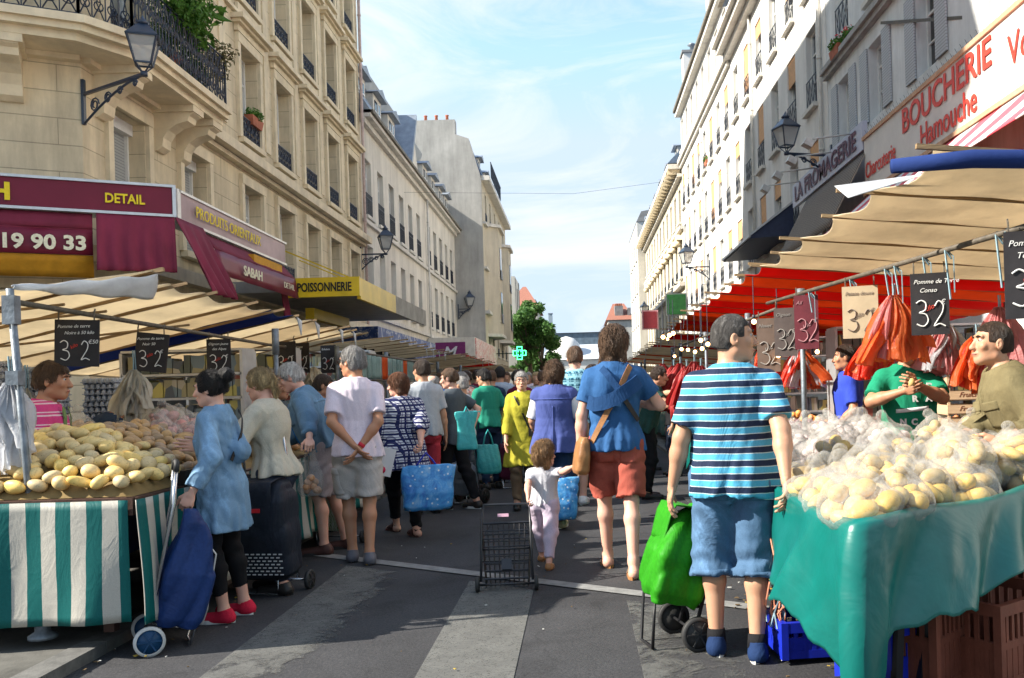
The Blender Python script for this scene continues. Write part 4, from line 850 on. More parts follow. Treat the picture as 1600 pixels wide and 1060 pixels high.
    # ---- eyes, brows
    if eyes and lod:
        for s in(-1,1):
            b_=MB(); b_.ball(q(s*.031,.0765,.014),.0118*HS,10,8); e=b_.o('eye',EYEW,t,False); b_=MB(); b_.ball(q(s*.031,.0842,.013),.0062*HS,8,6); b_.o('iris',IRIS,e,False)
        b_=MB(); 
        for s in(-1,1): b_.tube([q(s*.014,.096,.031),q(s*.032,.095,.037),q(s*.048,.082,.032)],.0042*HS,6)
        b_.o('eyebrow',hair[1] if hair else IRIS,t,False)
        b_=MB(); b_.ball((0,0,0),1,10,6,Mx=Matrix.Translation(q(0,.0915,-.062))@Matrix(RH.tolist()).to_4x4()@Matrix.Diagonal((.024*HS,.012*HS,.008*HS,1))); b_.o('lips',LIPS,t,False)
    if glasses:
        b_=MB()
        for s in(-1,1):
            b_.tube([q(s*.031+.021*math.cos(a),.108,.012+.016*math.sin(a)) for a in [i*PI/6 for i in range(12)]],.0022*HS,5,closed=True); b_.tube([q(s*.052,.107,.018),q(s*.083,.08,.018),q(s*.083,-.01,.012)],.0024*HS,5)
        b_.tube([q(-.01,.108,.016),q(.01,.108,.016)],.0025*HS,5); b_.o('glasses',IRIS,t,False)
    obs={c_.name.split('.')[0]:c_ for c_ in t.children}
    inf=dict(obs=obs,t=t,k=k,T=T,tp=tp,sh=sh,el=el,wr=wr,ft=ft,q=q,W=lambda v:(np.linalg.inv(Mw)@np.array(v))+np.array([at[0],at[1],0]),wp={s:(np.linalg.inv(Mw)@wr[s])+np.array([at[0],at[1],0]) for s in wr},pel=pel,HS=HS,RH=RH,hips=hips,kn=kn,neck0=neck0)
    return inf

from mathutils.bvhtree import BVHTree
_bv={}
def decal(obj,c,d,w,h,mat,name='pocket',off=.004,nu=8,nv=8,up=(0,0,1),shape=None,par=None):
    """a patch laid on the surface of obj, cast from c along d (object space)"""
    if obj.name not in _bv: me=obj.data; _bv[obj.name]=BVHTree.FromPolygons([v.co for v in me.vertices],[p.vertices for p in me.polygons])
    bv=_bv[obj.name]; c=Vector(c); d=Vector(d).normalized(); sd=d.cross(Vector(up)).normalized(); u_=sd.cross(d).normalized(); V=[];last=None
    for j in range(nv+1):
        for i in range(nu+1):
            a,e=i/nu-.5,j/nv-.5
            if shape: a,e=shape(a,e)
            o_=c+sd*a*w+u_*e*h-d*.6; hit=bv.ray_cast(o_,d)
            p=hit[0]-d*off if hit[0] is not None else (last if last is not None else c)
            last=p; V.append(p)
    b=MB(); W1=nu+1; Fc=[(j*W1+i,j*W1+i+1,(j+1)*W1+i+1,(j+1)*W1+i) for j in range(nv) for i in range(nu)]
    n0=len(V); V2=V+[v+d*(off+.003) for v in V]; bd=[(i,i+1) for i in range(nu)]+[(i*W1+nu,(i+1)*W1+nu) for i in range(nv)]+[(nv*W1+i+1,nv*W1+i) for i in range(nu)]+[((i+1)*W1,i*W1) for i in range(nv)]
    b.add(V2,Fc+[(b_,a_,a_+n0,b_+n0) for a_,b_ in bd],True); return link(name,b.data(name,mat),par or obj)
# ================= cloth materials =================
def cloth(name,c,var=.12,bump=.35,bs=220,rough=.85,sheen=0,tlv=0):
    if name in MATS: return MATS[name]
    t=NT(name,rough,.15); a=t.ramp(t.noise(4,6,.6),[(.3,sc(c,1-var)),(.7,sc(c,1+var))]); w=t.ramp(t.noise(bs,2,.5),[(.3,.85),(.7,1.1)]); t.col(t.mix(1,a,w,'MULTIPLY')); t.bump(t.mix(.5,t.noise(14,5,.6,dist=.6),t.ramp(t.noise(5.5,3,.5,t.map((1,1,.55)),dist=2.2),[(.34,0),(.5,1),(.66,0)])),.26,.016); return t.m
def bandm(name,stops,pitch,axis=2,rough=.8,warp=.02,interp='CONSTANT'):
    t=NT(name,rough,.2); x=t.xyz(); n=t.math('MULTIPLY',t.math('SUBTRACT',t.noise(3,3),.5),warp); v=t.math('FRACT',t.math('MULTIPLY',t.math('ADD',x[axis],n),1/pitch)); c=t.ramp(v,stops,interp); t.col(t.mix(1,c,t.ramp(t.noise(200,2),[(.3,.88),(.7,1.08)]),'MULTIPLY')); t.bump(t.mix(.5,t.noise(14,5,.6,dist=.6),t.ramp(t.noise(5.5,3,.5,t.map((1,1,.55)),dist=2.2),[(.34,0),(.5,1),(.66,0)])),.26,.016); return t.m
NAVY=(.012,.022,.055); SKYB=(.07,.34,.52)
STRIPED=bandm('blue_striped_jersey',[(0,NAVY),(.40,(.42,.52,.55)),(.47,SKYB),(.90,(.42,.52,.55)),(.965,NAVY)],.066,rough=.75)
PINKS_=bandm('pink_striped_jersey',[(0,(.55,.05,.19)),(.62,(.7,.5,.55)),(.75,(.55,.05,.19)),(.9,(.7,.5,.55))],.075)
def plaidm(name,base,line,l2,p=.055):
    t=NT(name,.85,.15); x=t.xyz(); col=base; w=t.math('MULTIPLY',t.math('SUBTRACT',t.noise(3,3),.5),.05); hx=t.math('ADD',t.math('ADD',x[0],x[1]),w); hz=t.math('ADD',x[2],w)
    cur=None
    for v,wd in((hx,.5),(hz,.5)):
        fr=t.math('FRACT',t.math('MULTIPLY',v,1/p)); b=t.ramp(fr,[(0,0),(.16,1),(.52,0),(.66,.6),(.80,0)],'CONSTANT'); cur=b if cur is None else t.mix(1,cur,b,'ADD')
    cc=t.mix(cur,base,line); fz=t.ramp(t.math('FRACT',t.math('MULTIPLY',hz,1/p)),[(0,0),(.8,.9),(.88,0)],'CONSTANT'); t.col(t.mix(fz,cc,l2)); t.bump(t.mix(.5,t.noise(14,5,.6,dist=.6),t.ramp(t.noise(5.5,3,.5,t.map((1,1,.55)),dist=2.2),[(.34,0),(.5,1),(.66,0)])),.26,.016); return t.m
PLAID=plaidm('navy_check',(.62,.63,.68),(.02,.025,.09),(.1,.1,.2)); PLAID2=plaidm('blue_check',(.02,.10,.17),(.25,.5,.6),(.0,.02,.05),.08)
t=NT('floral_print',.8); v=t.n('ShaderNodeTexVoronoi',{'Vector':t.co.outputs['Object'],'Scale':26}); sx=t.n('ShaderNodeSeparateColor',{0:v.outputs['Color']}); t.col(t.mix(.45,t.ramp(sx.outputs[0],[(0,(.55,.08,.08)),(.22,(.7,.55,.45)),(.45,(.1,.12,.16)),(.6,(.75,.35,.2)),(.8,(.2,.25,.16)),(.9,(.75,.72,.66))],'CONSTANT'),t.ramp(t.noise(40,5,.7,dist=2),[(.4,(.6,.2,.16)),(.5,(.6,.55,.5)),(.62,(.16,.18,.2))]))); FLORAL=t.m
def denim(name,c,fade=1.9):
    t=NT(name,.85,.15); a=t.ramp(t.noise(5,7,.7,t.map((1,1,.5)),dist=.6),[(.3,sc(c,.75)),(.55,c),(.78,sc(c,fade))]); t.col(t.mix(1,a,t.ramp(t.noise(260,2,.5,t.map((1,1,3))),[(.3,.8),(.7,1.15)]),'MULTIPLY')); t.bump(t.mix(.5,t.noise(14,5,.6,dist=.6),t.ramp(t.noise(5.5,3,.5,t.map((1,1,.55)),dist=2.2),[(.34,0),(.5,1),(.66,0)])),.26,.016); return t.m
DENIM=denim('washed_denim_shirt',(.17,.29,.43)); DENIMJ=denim('denim_jacket_cloth',(.12,.22,.33),2.4); DENIMS=denim('denim_shorts_cloth',(.075,.145,.25),2.3); JEANS=denim('blue_jeans',(.05,.13,.26),1.8); DJEANS=denim('dark_jeans',(.025,.035,.06),1.8)
BLUES=denim('blue_linen',(.032,.105,.26),1.7); SLING=cloth('navy_sling_cloth',(.018,.06,.16)); BRICK=cloth('brick_red_twill',(.36,.085,.06)); LAV=cloth('lavender_jersey',(.66,.58,.66),.06); STONEC=cloth('stone_twill',(.43,.40,.38)); GREYP=cloth('mauve_grey_twill',(.33,.29,.31))
LIN=cloth('beige_linen',(.46,.43,.35),.08); BLACK=cloth('black_jersey',(.012,.012,.014)); CHAR=cloth('charcoal_jersey',(.07,.085,.10)); HGREY=cloth('heather_grey',(.36,.39,.43)); HOOD=cloth('blue_grey_fleece',(.30,.37,.47)); MUST=cloth('mustard_linen',(.42,.38,.04)); VEST=cloth('indigo_fleece',(.065,.09,.27)); WHT=cloth('white_cotton',(.68,.68,.70),.05); NAVYC=cloth('navy_twill',(.015,.03,.065)); RED=cloth('red_twill',(.4,.04,.06)); TGREEN=cloth('green_polo_cloth',(.02,.22,.15)); GRN=cloth('green_tshirt_cloth',(.012,.22,.12)); ULTRA=cloth('ultramarine_tshirt',(.03,.06,.42)); OLV=cloth('olive_canvas',(.15,.125,.065),.25); BROWNC=cloth('brown_twill',(.16,.11,.07)); LILAC=cloth('lilac_cotton',(.50,.42,.52)); TODG=cloth('pale_grey_marl',(.52,.52,.56)); ROYAL=cloth('royal_blue_polo',(.01,.15,.50)); APRON=cloth('apron_green',(.16,.24,.09)); BURG=cloth('burgundy_cloth',(.12,.01,.03))
H_BLK=hairm('black_hair',(.012,.010,.010)); H_DBR=hairm('dark_brown_hair',(.035,.02,.013)); H_BR=hairm('brown_hair',(.10,.055,.03)); H_AUB=hairm('auburn_hair',(.14,.055,.025)); H_BLO=hairm('blonde_hair',(.42,.30,.15)); H_CHI=hairm('light_brown_curls',(.22,.125,.055)); H_WHI=hairm('white_hair',(.55,.53,.50)); H_GRY=hairm('grey_hair',(.28,.27,.26)); H_SP=hairm('cropped_salt_hair',(.06,.055,.052),(.2,.19,.18),.8)
RUB=M('rubber_sole',(.6,.6,.58),.6,.1); BRUB=M('dark_rubber',(.03,.03,.03),.6,.15); BLEA=M('black_leather',(.02,.018,.017),.4); TLEA=M('tan_leather',(.30,.14,.055),.45,.25,12,.3,60); NSHOE=cloth('navy_mesh_shoe',(.012,.03,.09)); RSHOE=cloth('red_knit_shoe',(.55,.02,.05)); GSHOE=M('grey_sandal_leather',(.11,.11,.13),.6); WSHOE=M('white_sneaker',(.7,.7,.7),.5,.06); BSAND=M('brown_sandal_leather',(.07,.03,.025),.5)
def gp(px,py): g_=G(px,py); return (g_.x,g_.y)
def wp(px,py,Z): p=P(px,py,Z); return ('w',p.x,p.y,p.z)
def gf(px,py): g_=G(px,py); return ('w',g_.x,g_.y,0)
PEOPLE={}
# ---- striped man
a=gp(1155,1026); PEOPLE['stripe']=person('man in a blue striped polo and denim shorts at the green potato stall',a,-8,1.75,1.10,.05,0,0,(-84,-2),[(-.32,.02,.86),wp(1232,768,4.25)],[gf(1120,1018),gf(1183,1028)],elb=[None,(.9,-.5,-.2)],curl=(.35,.5),skn=OLIVE,top=(STRIPED,.42,.83,.016,{'collar':NAVYC,'name':'polo_shirt','folds':.009}),bot=(DENIMS,.62,.026,{'name':'shorts','folds':.010}),shoes=('shoe',NSHOE,RUB,BLACK),hair=('buzz',H_SP),lod=2)
# ---- blue shirt man
a=gp(968,893); PEOPLE['blue']=person('tall man in a blue shirt and brick red shorts leading the toddler',a,0,1.86,1.0,0,0,0,(-22,10),[wp(906,706,6.83),(.16,.24,1.20)],[gf(950,884),gf(990,902)],elb=[(-.8,-.3,0),(.9,-.4,-.6)],curl=(.5,.4),skn=PINKS,top=(BLUES,.36,.87,.016,{'name':'shirt','collar':True,'folds':.010}),bot=(BRICK,.46,.026,{'name':'shorts'}),shoes=('flip_flop',BROWNC,TLEA),hair=('long',H_BR),lod=2)
# ---- toddler
a=gp(853,884); PEOPLE['tod']=person('curly haired toddler in a grey tee and lilac trousers pulling the wire cart',a,-8,.92,1.12,.03,0,0,(-48,0),[wp(822,800,6.78),wp(899,728,6.85)],[gf(848,876),gf(859,890)],curl=(.9,.3),skn=PINKS,child=True,top=(TODG,.38,.93,.012,{'name':'tshirt'}),bot=(LILAC,.93,.03,{'name':'trousers','folds':.012}),shoes=('shoe',TLEA,TLEA),hair=('curly',H_CHI),lod=2)
# ---- denim tunic woman
a=gp(352,972); PEOPLE['denim']=person('dark haired woman with a bun in a long denim tunic at the left stall',a,84,1.58,.92,.0,3,0,(8,6),[wp(300,770,5.3),wp(316,698,5.6)],[gf(340,974),gf(372,960)],elb=[(-.3,-1,-.2),(.3,-1,0)],curl=(1.1,.2),female=True,skn=PINKS,top=(DENIM,.93,.64,.013,{'name':'tunic','flare':.03,'collar':True,'folds':.017,'ff':30}),bot=(BLACK,.84,.004,{'name':'leggings','folds':.002}),shoes=('shoe',RSHOE,RUB),hair=('bun',H_BLK),lod=2)
# ---- blonde woman
a=gp(436,925); PEOPLE['blonde']=person('blonde woman in a beige linen top reaching over the left stall',a,78,1.62,1.0,0,8,0,(0,8),[wp(350,655,6.3),wp(398,634,6.5)],[(-.1,-.05,0),(.1,.12,0)],elb=[(-.5,-.3,-.8),(.6,-.2,-.6)],female=True,skn=PINKS,top=(LIN,.75,.90,.024,{'name':'blouse','folds':.012}),bot=(DJEANS,.95,.012,{'name':'jeans'}),shoes=('shoe',BLEA,BRUB),hair=('pony',H_BLO),lod=2)
# ---- denim jacket man
a=gp(515,862); PEOPLE['jacket']=person('white haired man in a denim jacket bending over the left stall',a,98,1.76,1.04,.04,24,0,(0,22),[wp(484,688,7.45),(.2,.40,1.0)],[gf(498,868),gf(532,858)],elb=[(-.5,-.9,-.2),None],curl=(1.1,.3),skn=PINKS,top=(DENIMJ,.93,.92,.028,{'name':'denim_jacket','collar':True,'folds':.014}),bot=(GREYP,.50,.030,{'name':'shorts'}),shoes=('shoe',BSAND,BRUB),hair=('short',H_WHI),glasses=True,lod=2)
# ---- lavender polo man
a=gp(563,877); PEOPLE['lav']=person('man in a lavender polo with hands behind his back and stone shorts',a,12,1.80,.98,0,2,0,(52,0),[(-.02,-.17,.96),(.03,-.16,.94)],[gf(552,876),gf(578,880)],elb=[(-1,-.25,0),(1,-.25,0)],skn=TAN,top=(LAV,.42,.86,.02,{'name':'polo_shirt','collar':True,'folds':.009}),bot=(STONEC,.47,.03,{'name':'shorts'}),shoes=('shoe',GSHOE,BRUB),hair=('short',H_GRY),glasses=True,lod=2)
# ---- plaid woman
a=gp(634,838); PEOPLE['plaid']=person('woman in a navy checked tunic holding the big blue shopping bag',a,35,1.60,1.15,.05,3,0,(50,4),[(-.2,.25,.95),wp(664,740,8.3)],[gf(616,830),gf(648,838)],curl=(.5,1.1),female=True,skn=PINKS,top=(PLAID,.75,.72,.028,{'name':'checked_tunic','flare':.02,'folds':.010}),bot=(BLACK,.95,.012,{'name':'trousers'}),shoes=('sandal',BSAND,BSAND),hair=('bob',H_AUB),lod=2)
# ---- grey tee man, red trousers
a=(P(660,575,10.4).x,10.4); person('man in a light grey tee and red trousers seen from behind',a,25,1.78,1.0,.02,0,0,(20,0),None,None,skn=OLIVE,top=(HGREY,.42,.88,.02,{'name':'tshirt'}),bot=(RED,.96,.012,{'name':'trousers'}),shoes=('shoe',BLEA,BRUB),hair=('short',H_DBR),lod=1)
a=(P(682,600,11).x,11.3); person('balding older man in dark navy beyond the grey tee man',a,90,1.62,1.0,0,10,0,(0,0),None,None,skn=PINKS,top=(NAVYC,.93,.85,.02,{'name':'jacket'}),bot=(BLACK,.96,.012),shoes=('shoe',BLEA,BRUB),hair=('ring',H_GRY),lod=1)
# ---- charcoal tee youth
a=gp(712,795); PEOPLE['youth']=person('young man in a charcoal tee with one hand on his hip',a,62,1.68,.9,0,0,0,(20,8),[(-.2,.3,1.0),(.15,-.20,1.02)],[(-.1,.1,0),(.08,-.22,.0)],elb=[None,(.9,-.5,.2)],skn=PINKS,top=(CHAR,.40,.80,.026,{'name':'tshirt'}),bot=(BLACK,.96,.018,{'name':'trousers'}),shoes=('shoe',BLEA,RUB),hair=('short',H_BR),glasses=True,lod=1)
# ---- floral shirt person
a=gp(742,757); PEOPLE['floral']=person('grey haired person in a floral shirt bending towards the left stalls',a,60,1.72,1.02,0,14,0,(20,18),[(-.2,.35,1.0),(.22,.28,.98)],[(-.1,0,0),(.12,-.14,0)],skn=PINKS,top=(FLORAL,.45,.86,.02,{'name':'shirt'}),bot=(CHAR,.96,.016,{'name':'trousers'}),shoes=('shoe',BLEA,BRUB),hair=('short',H_GRY),lod=1)
a=(P(762,580,12.8).x,12.8); person('black haired man in a green polo partly behind the floral shirt',a,40,1.72,1.0,0,6,0,(20,10),[(-.2,.3,1.0),(.25,.15,.95)],None,skn=OLIVE,top=(TGREEN,.45,.88,.02,{'name':'polo_shirt'}),bot=(NAVYC,.96,.016),shoes=('shoe',BLEA,BRUB),hair=('short',H_BLK),lod=1)
a=gp(786,738); h=person('person in a blue grey hooded top and jeans seen from behind',a,8,1.80,1.0,0,0,0,(5,0),[(-.2,.3,1.05),(.2,.3,1.05)],None,skn=OLIVE,top=(HOOD,.93,.90,.028,{'name':'hooded_top','folds':.01}),bot=(JEANS,.96,.014,{'name':'jeans'}),shoes=('shoe',BLEA,RUB),hair=('short',H_BLK),lod=1)
f=Fld([-.2,-.25,1.3],[.2,.1,1.6],.014); f.ell((0,-.09,1.44),(.13,.07,.09)).ell((0,-.03,1.5),(.10,.08,.05)); V,Fc=f.mesh(); link('hood',mesh('hood',V,Fc,HOOD,True),h['t'])
# ---- mustard woman
a=(P(818,700,10.6).x,10.6); PEOPLE['must']=person('woman in a mustard dress and glasses walking towards the camera',a,184,1.62,.98,0,0,0,(0,0),[(-.24,.1,.9),(.22,.16,.88)],[(-.08,-.05,0),(.1,.14,0)],female=True,skn=LIGHT,top=(MUST,.9,.55,.02,{'name':'dress','flare':.05,'folds':.012}),bot=(BROWNC,.93,.012),shoes=('shoe',BLEA,BRUB),hair=('short',H_GRY),glasses=True,lod=1)
# ---- curly woman with indigo vest
a=gp(872,822); PEOPLE['vest']=person('woman with curly hair in an indigo vest over white sleeves beyond the toddler',a,-6,1.68,1.12,.04,2,0,(-10,4),[(-.22,.22,.95),(.34,.12,.92)],[(-.14,.05,0),(.06,-.1,0)],female=True,skn=OLIVE,top=(VEST,.10,.78,.03,{'name':'vest','flare':.015}),bot=(NAVYC,.94,.04,{'name':'trousers','folds':.01}),shoes=('shoe',M('khaki_trainer',(.33,.30,.18),.7),RUB),hair=('curly',H_BR),lod=2)
q=PEOPLE['vest']
for s in(-1,1):
    f=Fld(np.minimum(q['sh'][s],q['el'][s])-.14,np.maximum(q['sh'][s],q['el'][s])+.14,.01); f.cone(q['sh'][s],q['sh'][s]+(q['el'][s]-q['sh'][s])*.92,.078,.072,.02,flat=1).folds(.006,30,s+3); V,Fc=f.mesh(); link('sleeve',mesh('sleeve',V,Fc,WHT,True),q['t'])
# ---- plaid shirt walker with white sneakers
a=gp(905,787); person('tall man in a blue checked shirt and shorts walking with white sneakers',a,-8,1.90,.98,0,0,0,(10,0),[(-.26,.1,.9),(.26,.1,.9)],[(-.16,.05,0),(.06,-.05,0)],skn=PINKS,top=(PLAID2,.5,.9,.02,{'name':'shirt'}),bot=(CHAR,.46,.02,{'name':'shorts'}),shoes=('shoe',WSHOE,RUB),hair=('short',H_BR),lod=1)
a=gp(930,762); person('bearded man with dark hair and black trousers beyond the blue shirt man',a,-55,1.72,1.0,0,0,0,(0,0),None,None,skn=TAN,top=(NAVYC,.9,.88,.02,{'name':'jacket'}),bot=(BLACK,.96,.018),shoes=('shoe',BLEA,BRUB),hair=('short',H_DBR),lod=1)
# ---- sellers
v=P(56,590,5.6); PEOPLE['pink']=person('stall seller in a pink striped polo and green apron behind loose potatoes',(v.x-.10,5.72),-72,1.67,1.04,.02,10,0,(-8,2),[wp(104,702,5.45),wp(128,708,5.6)],None,elb=[(-.4,-.6,-.8),(.4,-.6,-.8)],curl=(.5,.5),skn=TAN,top=(PINKS_,.44,.88,.018,{'name':'polo_shirt','collar':True}),bot=(DJEANS,.96,.016),shoes=('shoe',BLEA,BRUB),hair=('short',H_BR),lod=2)
person('person in a dark navy sweater stooping behind the pink shirted seller',(P(98,655,6.7).x,6.9),-20,1.62,1.1,0,42,0,(0,30),[(-.15,.4,.8),(.15,.4,.8)],None,skn=TAN,top=(NAVYC,.93,.9,.02,{'name':'sweater'}),bot=(DJEANS,.96,.016),shoes=('shoe',BLEA,BRUB),hair=('short',H_BLK),lod=1)
person('dark haired seller peering below the chalk signs behind the white haired man',(P(432,600,8.6).x,8.6),-95,1.60,1.0,0,0,0,(0,0),None,None,skn=TAN,top=(CHAR,.9,.9,.02),bot=(DJEANS,.96,.016),shoes=('shoe',BLEA,BRUB),hair=('short',H_DBR),lod=1)
person('seller in blue behind the lavender polo man',(P(490,598,9.3).x,9.3),-80,1.62,1.0,0,8,0,(0,5),None,None,skn=TAN,top=(cloth('steel_blue_cloth',(.18,.3,.5)),.9,.9,.02),bot=(DJEANS,.96,.016),shoes=('shoe',BLEA,BRUB),hair=('short',H_DBR),lod=1)
person('stall seller in an ultramarine tee looking left under the red awning',(P(1325,600,8.7).x,8.7),78,1.74,1.0,0,0,0,(0,0),[(-.2,.15,.95),(.2,.1,.9)],None,skn=TAN,top=(ULTRA,.44,.9,.018,{'name':'tshirt'}),bot=(DJEANS,.96,.016),shoes=('shoe',BLEA,BRUB),hair=('short',H_DBR),lod=1)
a=(P(1430,600,6.6).x,6.75); PEOPLE['green']=person('seller in a green lettered tee peeling food under orange bags',a,176,1.76,1.1,.02,0,0,(0,8),[wp(1432,602,6.42),wp(1410,612,6.42)],None,elb=[(-1,-.1,-.7),(1,-.1,-.7)],curl=(.8,.8),hd=[(.5,.6,.2),(-.5,.6,.2)],pn=[(.6,-.6,.2),(-.6,-.6,.2)],skn=TAN,top=(GRN,.44,.88,.014,{'name':'tshirt','folds':.005}),bot=(DJEANS,.96,.016),shoes=('shoe',BLEA,BRUB),hair=('short',H_BLK),lod=2)
a=(2.54,4.98); PEOPLE['olive']=person('stall seller in an olive jacket leaning on the bagged potatoes',a,80,1.74,1.08,0,22,0,(12,-6),[wp(1560,690,4.7),wp(1490,688,5.0)],None,elb=[(-.3,-.5,-.6),(.3,-.5,-.3)],curl=(.5,.5),skn=OLIVE,top=(OLV,.80,.88,.028,{'name':'jacket','folds':.013,'collar':True}),bot=(DJEANS,.96,.016),shoes=('shoe',BLEA,BRUB),hair=('buzz',H_DBR),lod=2)
# arm reaching over the fruit stall
a=(P(1000,600,10.5).x-.9,10.6)
person('person in dark green reaching an arm over the fruit stall',(P(1010,600,11).x,11.2),-92,1.66,1.0,0,15,0,(0,10),[wp(1060,612,10.8),wp(1065,612,10.8)],None,elb=[(0,-.2,-1),(0,-.2,-1)],skn=OLIVE,top=(cloth('bottle_green_cloth',(.02,.06,.05)),.3,.88,.02),bot=(BLACK,.96,.016),shoes=('shoe',BLEA,BRUB),hair=('short',H_DBR),lod=1)
# farther crowd
crowd=[(722,600,11.8,70,HGREY,DJEANS,H_GRY,'grey haired woman in pale grey beyond the charcoal tee'),(768,590,15,10,NAVYC,JEANS,H_BR,'man in navy at the middle of the street beyond the hooded person'),(806,590,16.5,-10,BLACK,BLACK,H_BLK,'person in black beyond the mustard dress woman'),(838,592,17.5,180,HGREY,DJEANS,H_BLO,'fair haired woman in grey coming up the street'),(745,588,18,0,BURG,DJEANS,H_DBR,'person in burgundy far down the left side'),(880,588,16,0,ROYAL,JEANS,H_GRY,'person in royal blue behind the curly woman'),(897,586,19,20,BROWNC,BLACK,H_BLK,'person in brown far beyond the checked shirt'),(700,592,14.5,60,ROYAL,DJEANS,H_WHI,'white haired person in blue at the farther left stall'),(792,587,21,180,RED,DJEANS,H_BR,'person in red far down the street'),(1050,600,14,90,BLACK,DJEANS,H_BLK,'person in black behind the fruit stall on the right'),(860,588,24,0,LIN,JEANS,H_BR,'person in beige farthest down the street'),(1120,610,12.5,80,WHT,DJEANS,H_DBR,'person in white behind the red bagged fruit'),(730,590,16.5,40,CHAR,DJEANS,H_DBR,'person in charcoal in the crowd past the floral shirt'),(776,588,19,0,WHT,NAVYC,H_BR,'person in white far up the middle of the street'),(812,589,14,-30,BURG,BLACK,H_DBR,'person in burgundy behind the mustard dress woman'),(826,587,22,170,LAV,DJEANS,H_GRY,'person in pale lilac far up the street'),(848,590,15,-20,HGREY,BLACK,H_BR,'person in grey left of the curly haired woman'),(756,588,22,10,MUST,JEANS,H_BLK,'person in yellow far up the left'),(890,590,13.5,0,LIN,DJEANS,H_BLO,'fair haired person in beige left of the blue shirt man'),(940,590,17,-80,WHT,DJEANS,H_DBR,'person in white behind the bearded man'),(1012,596,15,-90,NAVYC,BLACK,H_BLK,'person in navy browsing the apples'),(690,590,19,80,BROWNC,BLACK,H_BR,'person in brown at the far left stall'),(664,594,16,85,GRN if 'GRN' in globals() else CHAR,BLACK,H_WHI,'white haired person in green at the left packets')]
for px,py,Z,fc,tm,bm,hm,lb in crowd:
    hgt=P(px,py-8,Z).z+.02; person(lb,(P(px,py,Z).x,Z),fc,max(1.55,min(1.82,hgt)),1,0,0,0,(0,0),None,None,skn=OLIVE,top=(tm,.9,.88,.02),bot=(bm,.96,.016),shoes=('shoe',BLEA,BRUB),hair=('short',hm),lod=0)

# pockets, seams and fronts laid on the clothes
q=PEOPLE['stripe']; tr_=q['obs']['shorts']
for sx in(-1,1): decal(tr_,(sx*.085,-.3,.88),(0,1,0),.125,.13,DENIMS,off=.006,shape=lambda a,e:(a*(1 if e>-.3 else .8),e))
decal(tr_,(0,-.3,.985),(0,1,0),.34,.035,DENIMS,'waistband',off=.006,nu=20,nv=2)
for sx in(-1,1): decal(tr_,(sx*.14,-.3,.44),(0,1,0),.20,.03,DENIMS,'hem',off=.006,nu=14,nv=2)
q=PEOPLE['blue']; tr_=q['obs']['shorts']
for sx in(-1,1): decal(tr_,(sx*.085,-.3,.90),(0,1,0),.12,.13,BRICK,off=.005)
decal(tr_,(.10,-.3,.955),(0,1,0),.03,.018,M('white_tab',(.7,.7,.68),.6),'label_tab',off=.008,nu=2,nv=2)
q=PEOPLE['lav']; tr_=q['obs']['shorts']; decal(tr_,(-.5,-.05,.66),(1,.2,0),.16,.19,STONEC,'cargo_pocket',off=.010); decal(tr_,(-.5,-.05,.765),(1,.2,0),.17,.05,STONEC,'pocket_flap',off=.016); decal(tr_,(-.07,-.4,.88),(0,1,0),.12,.02,STONEC,'pocket_welt',off=.006)
q=PEOPLE['jacket']; j_=q['obs']['denim_jacket']; dv=q['T']@np.array([0,-1,0]); decal(j_,q['tp'](0,.5,1.16),dv,.17,.52,ROYAL,'polo_front',off=.006,nv=16)
for sx in(-1,1): decal(j_,q['tp'](sx*.13,.5,1.28),dv,.10,.11,DENIMJ,'pocket',off=.006); decal(j_,q['tp'](sx*.13,.5,1.325),dv,.11,.03,DENIMJ,'pocket_flap',off=.010)
decal(j_,q['tp'](0,-.5,1.33),-dv,.34,.02,DENIMJ,'yoke_seam',off=.005,nu=20,nv=2)
q=PEOPLE['denim']; j_=q['obs']['tunic']; decal(j_,q['tp'](-.085,.6,1.25),(0,-1,0),.09,.10,DENIM,'pocket',off=.005); decal(j_,q['tp'](0,.6,1.05),(0,-1,0),.03,.6,DENIM,'button_placket',off=.005,nu=2,nv=20)
q=PEOPLE['olive']; j_=q['obs']['jacket']; dv=q['T']@np.array([0,-1,0])
for sx in(-1,1): decal(j_,q['tp'](sx*.10,.6,1.26),dv,.12,.13,OLV,'pocket',off=.008); decal(j_,q['tp'](sx*.10,.6,1.325),dv,.13,.045,OLV,'pocket_flap',off=.014)
decal(j_,q['tp'](0,.6,1.18),dv,.035,.5,OLV,'zip_flap',off=.012,nu=2,nv=20)
q=PEOPLE['vest']; j_=q['obs']['vest']; decal(j_,(0,-.5,1.30),(0,1,0),.40,.012,VEST,'yoke_seam',off=.005,nu=24,nv=2); decal(j_,(0,-.5,1.02),(0,1,0),.010,.42,VEST,'back_seam',off=.005,nu=2,nv=20)
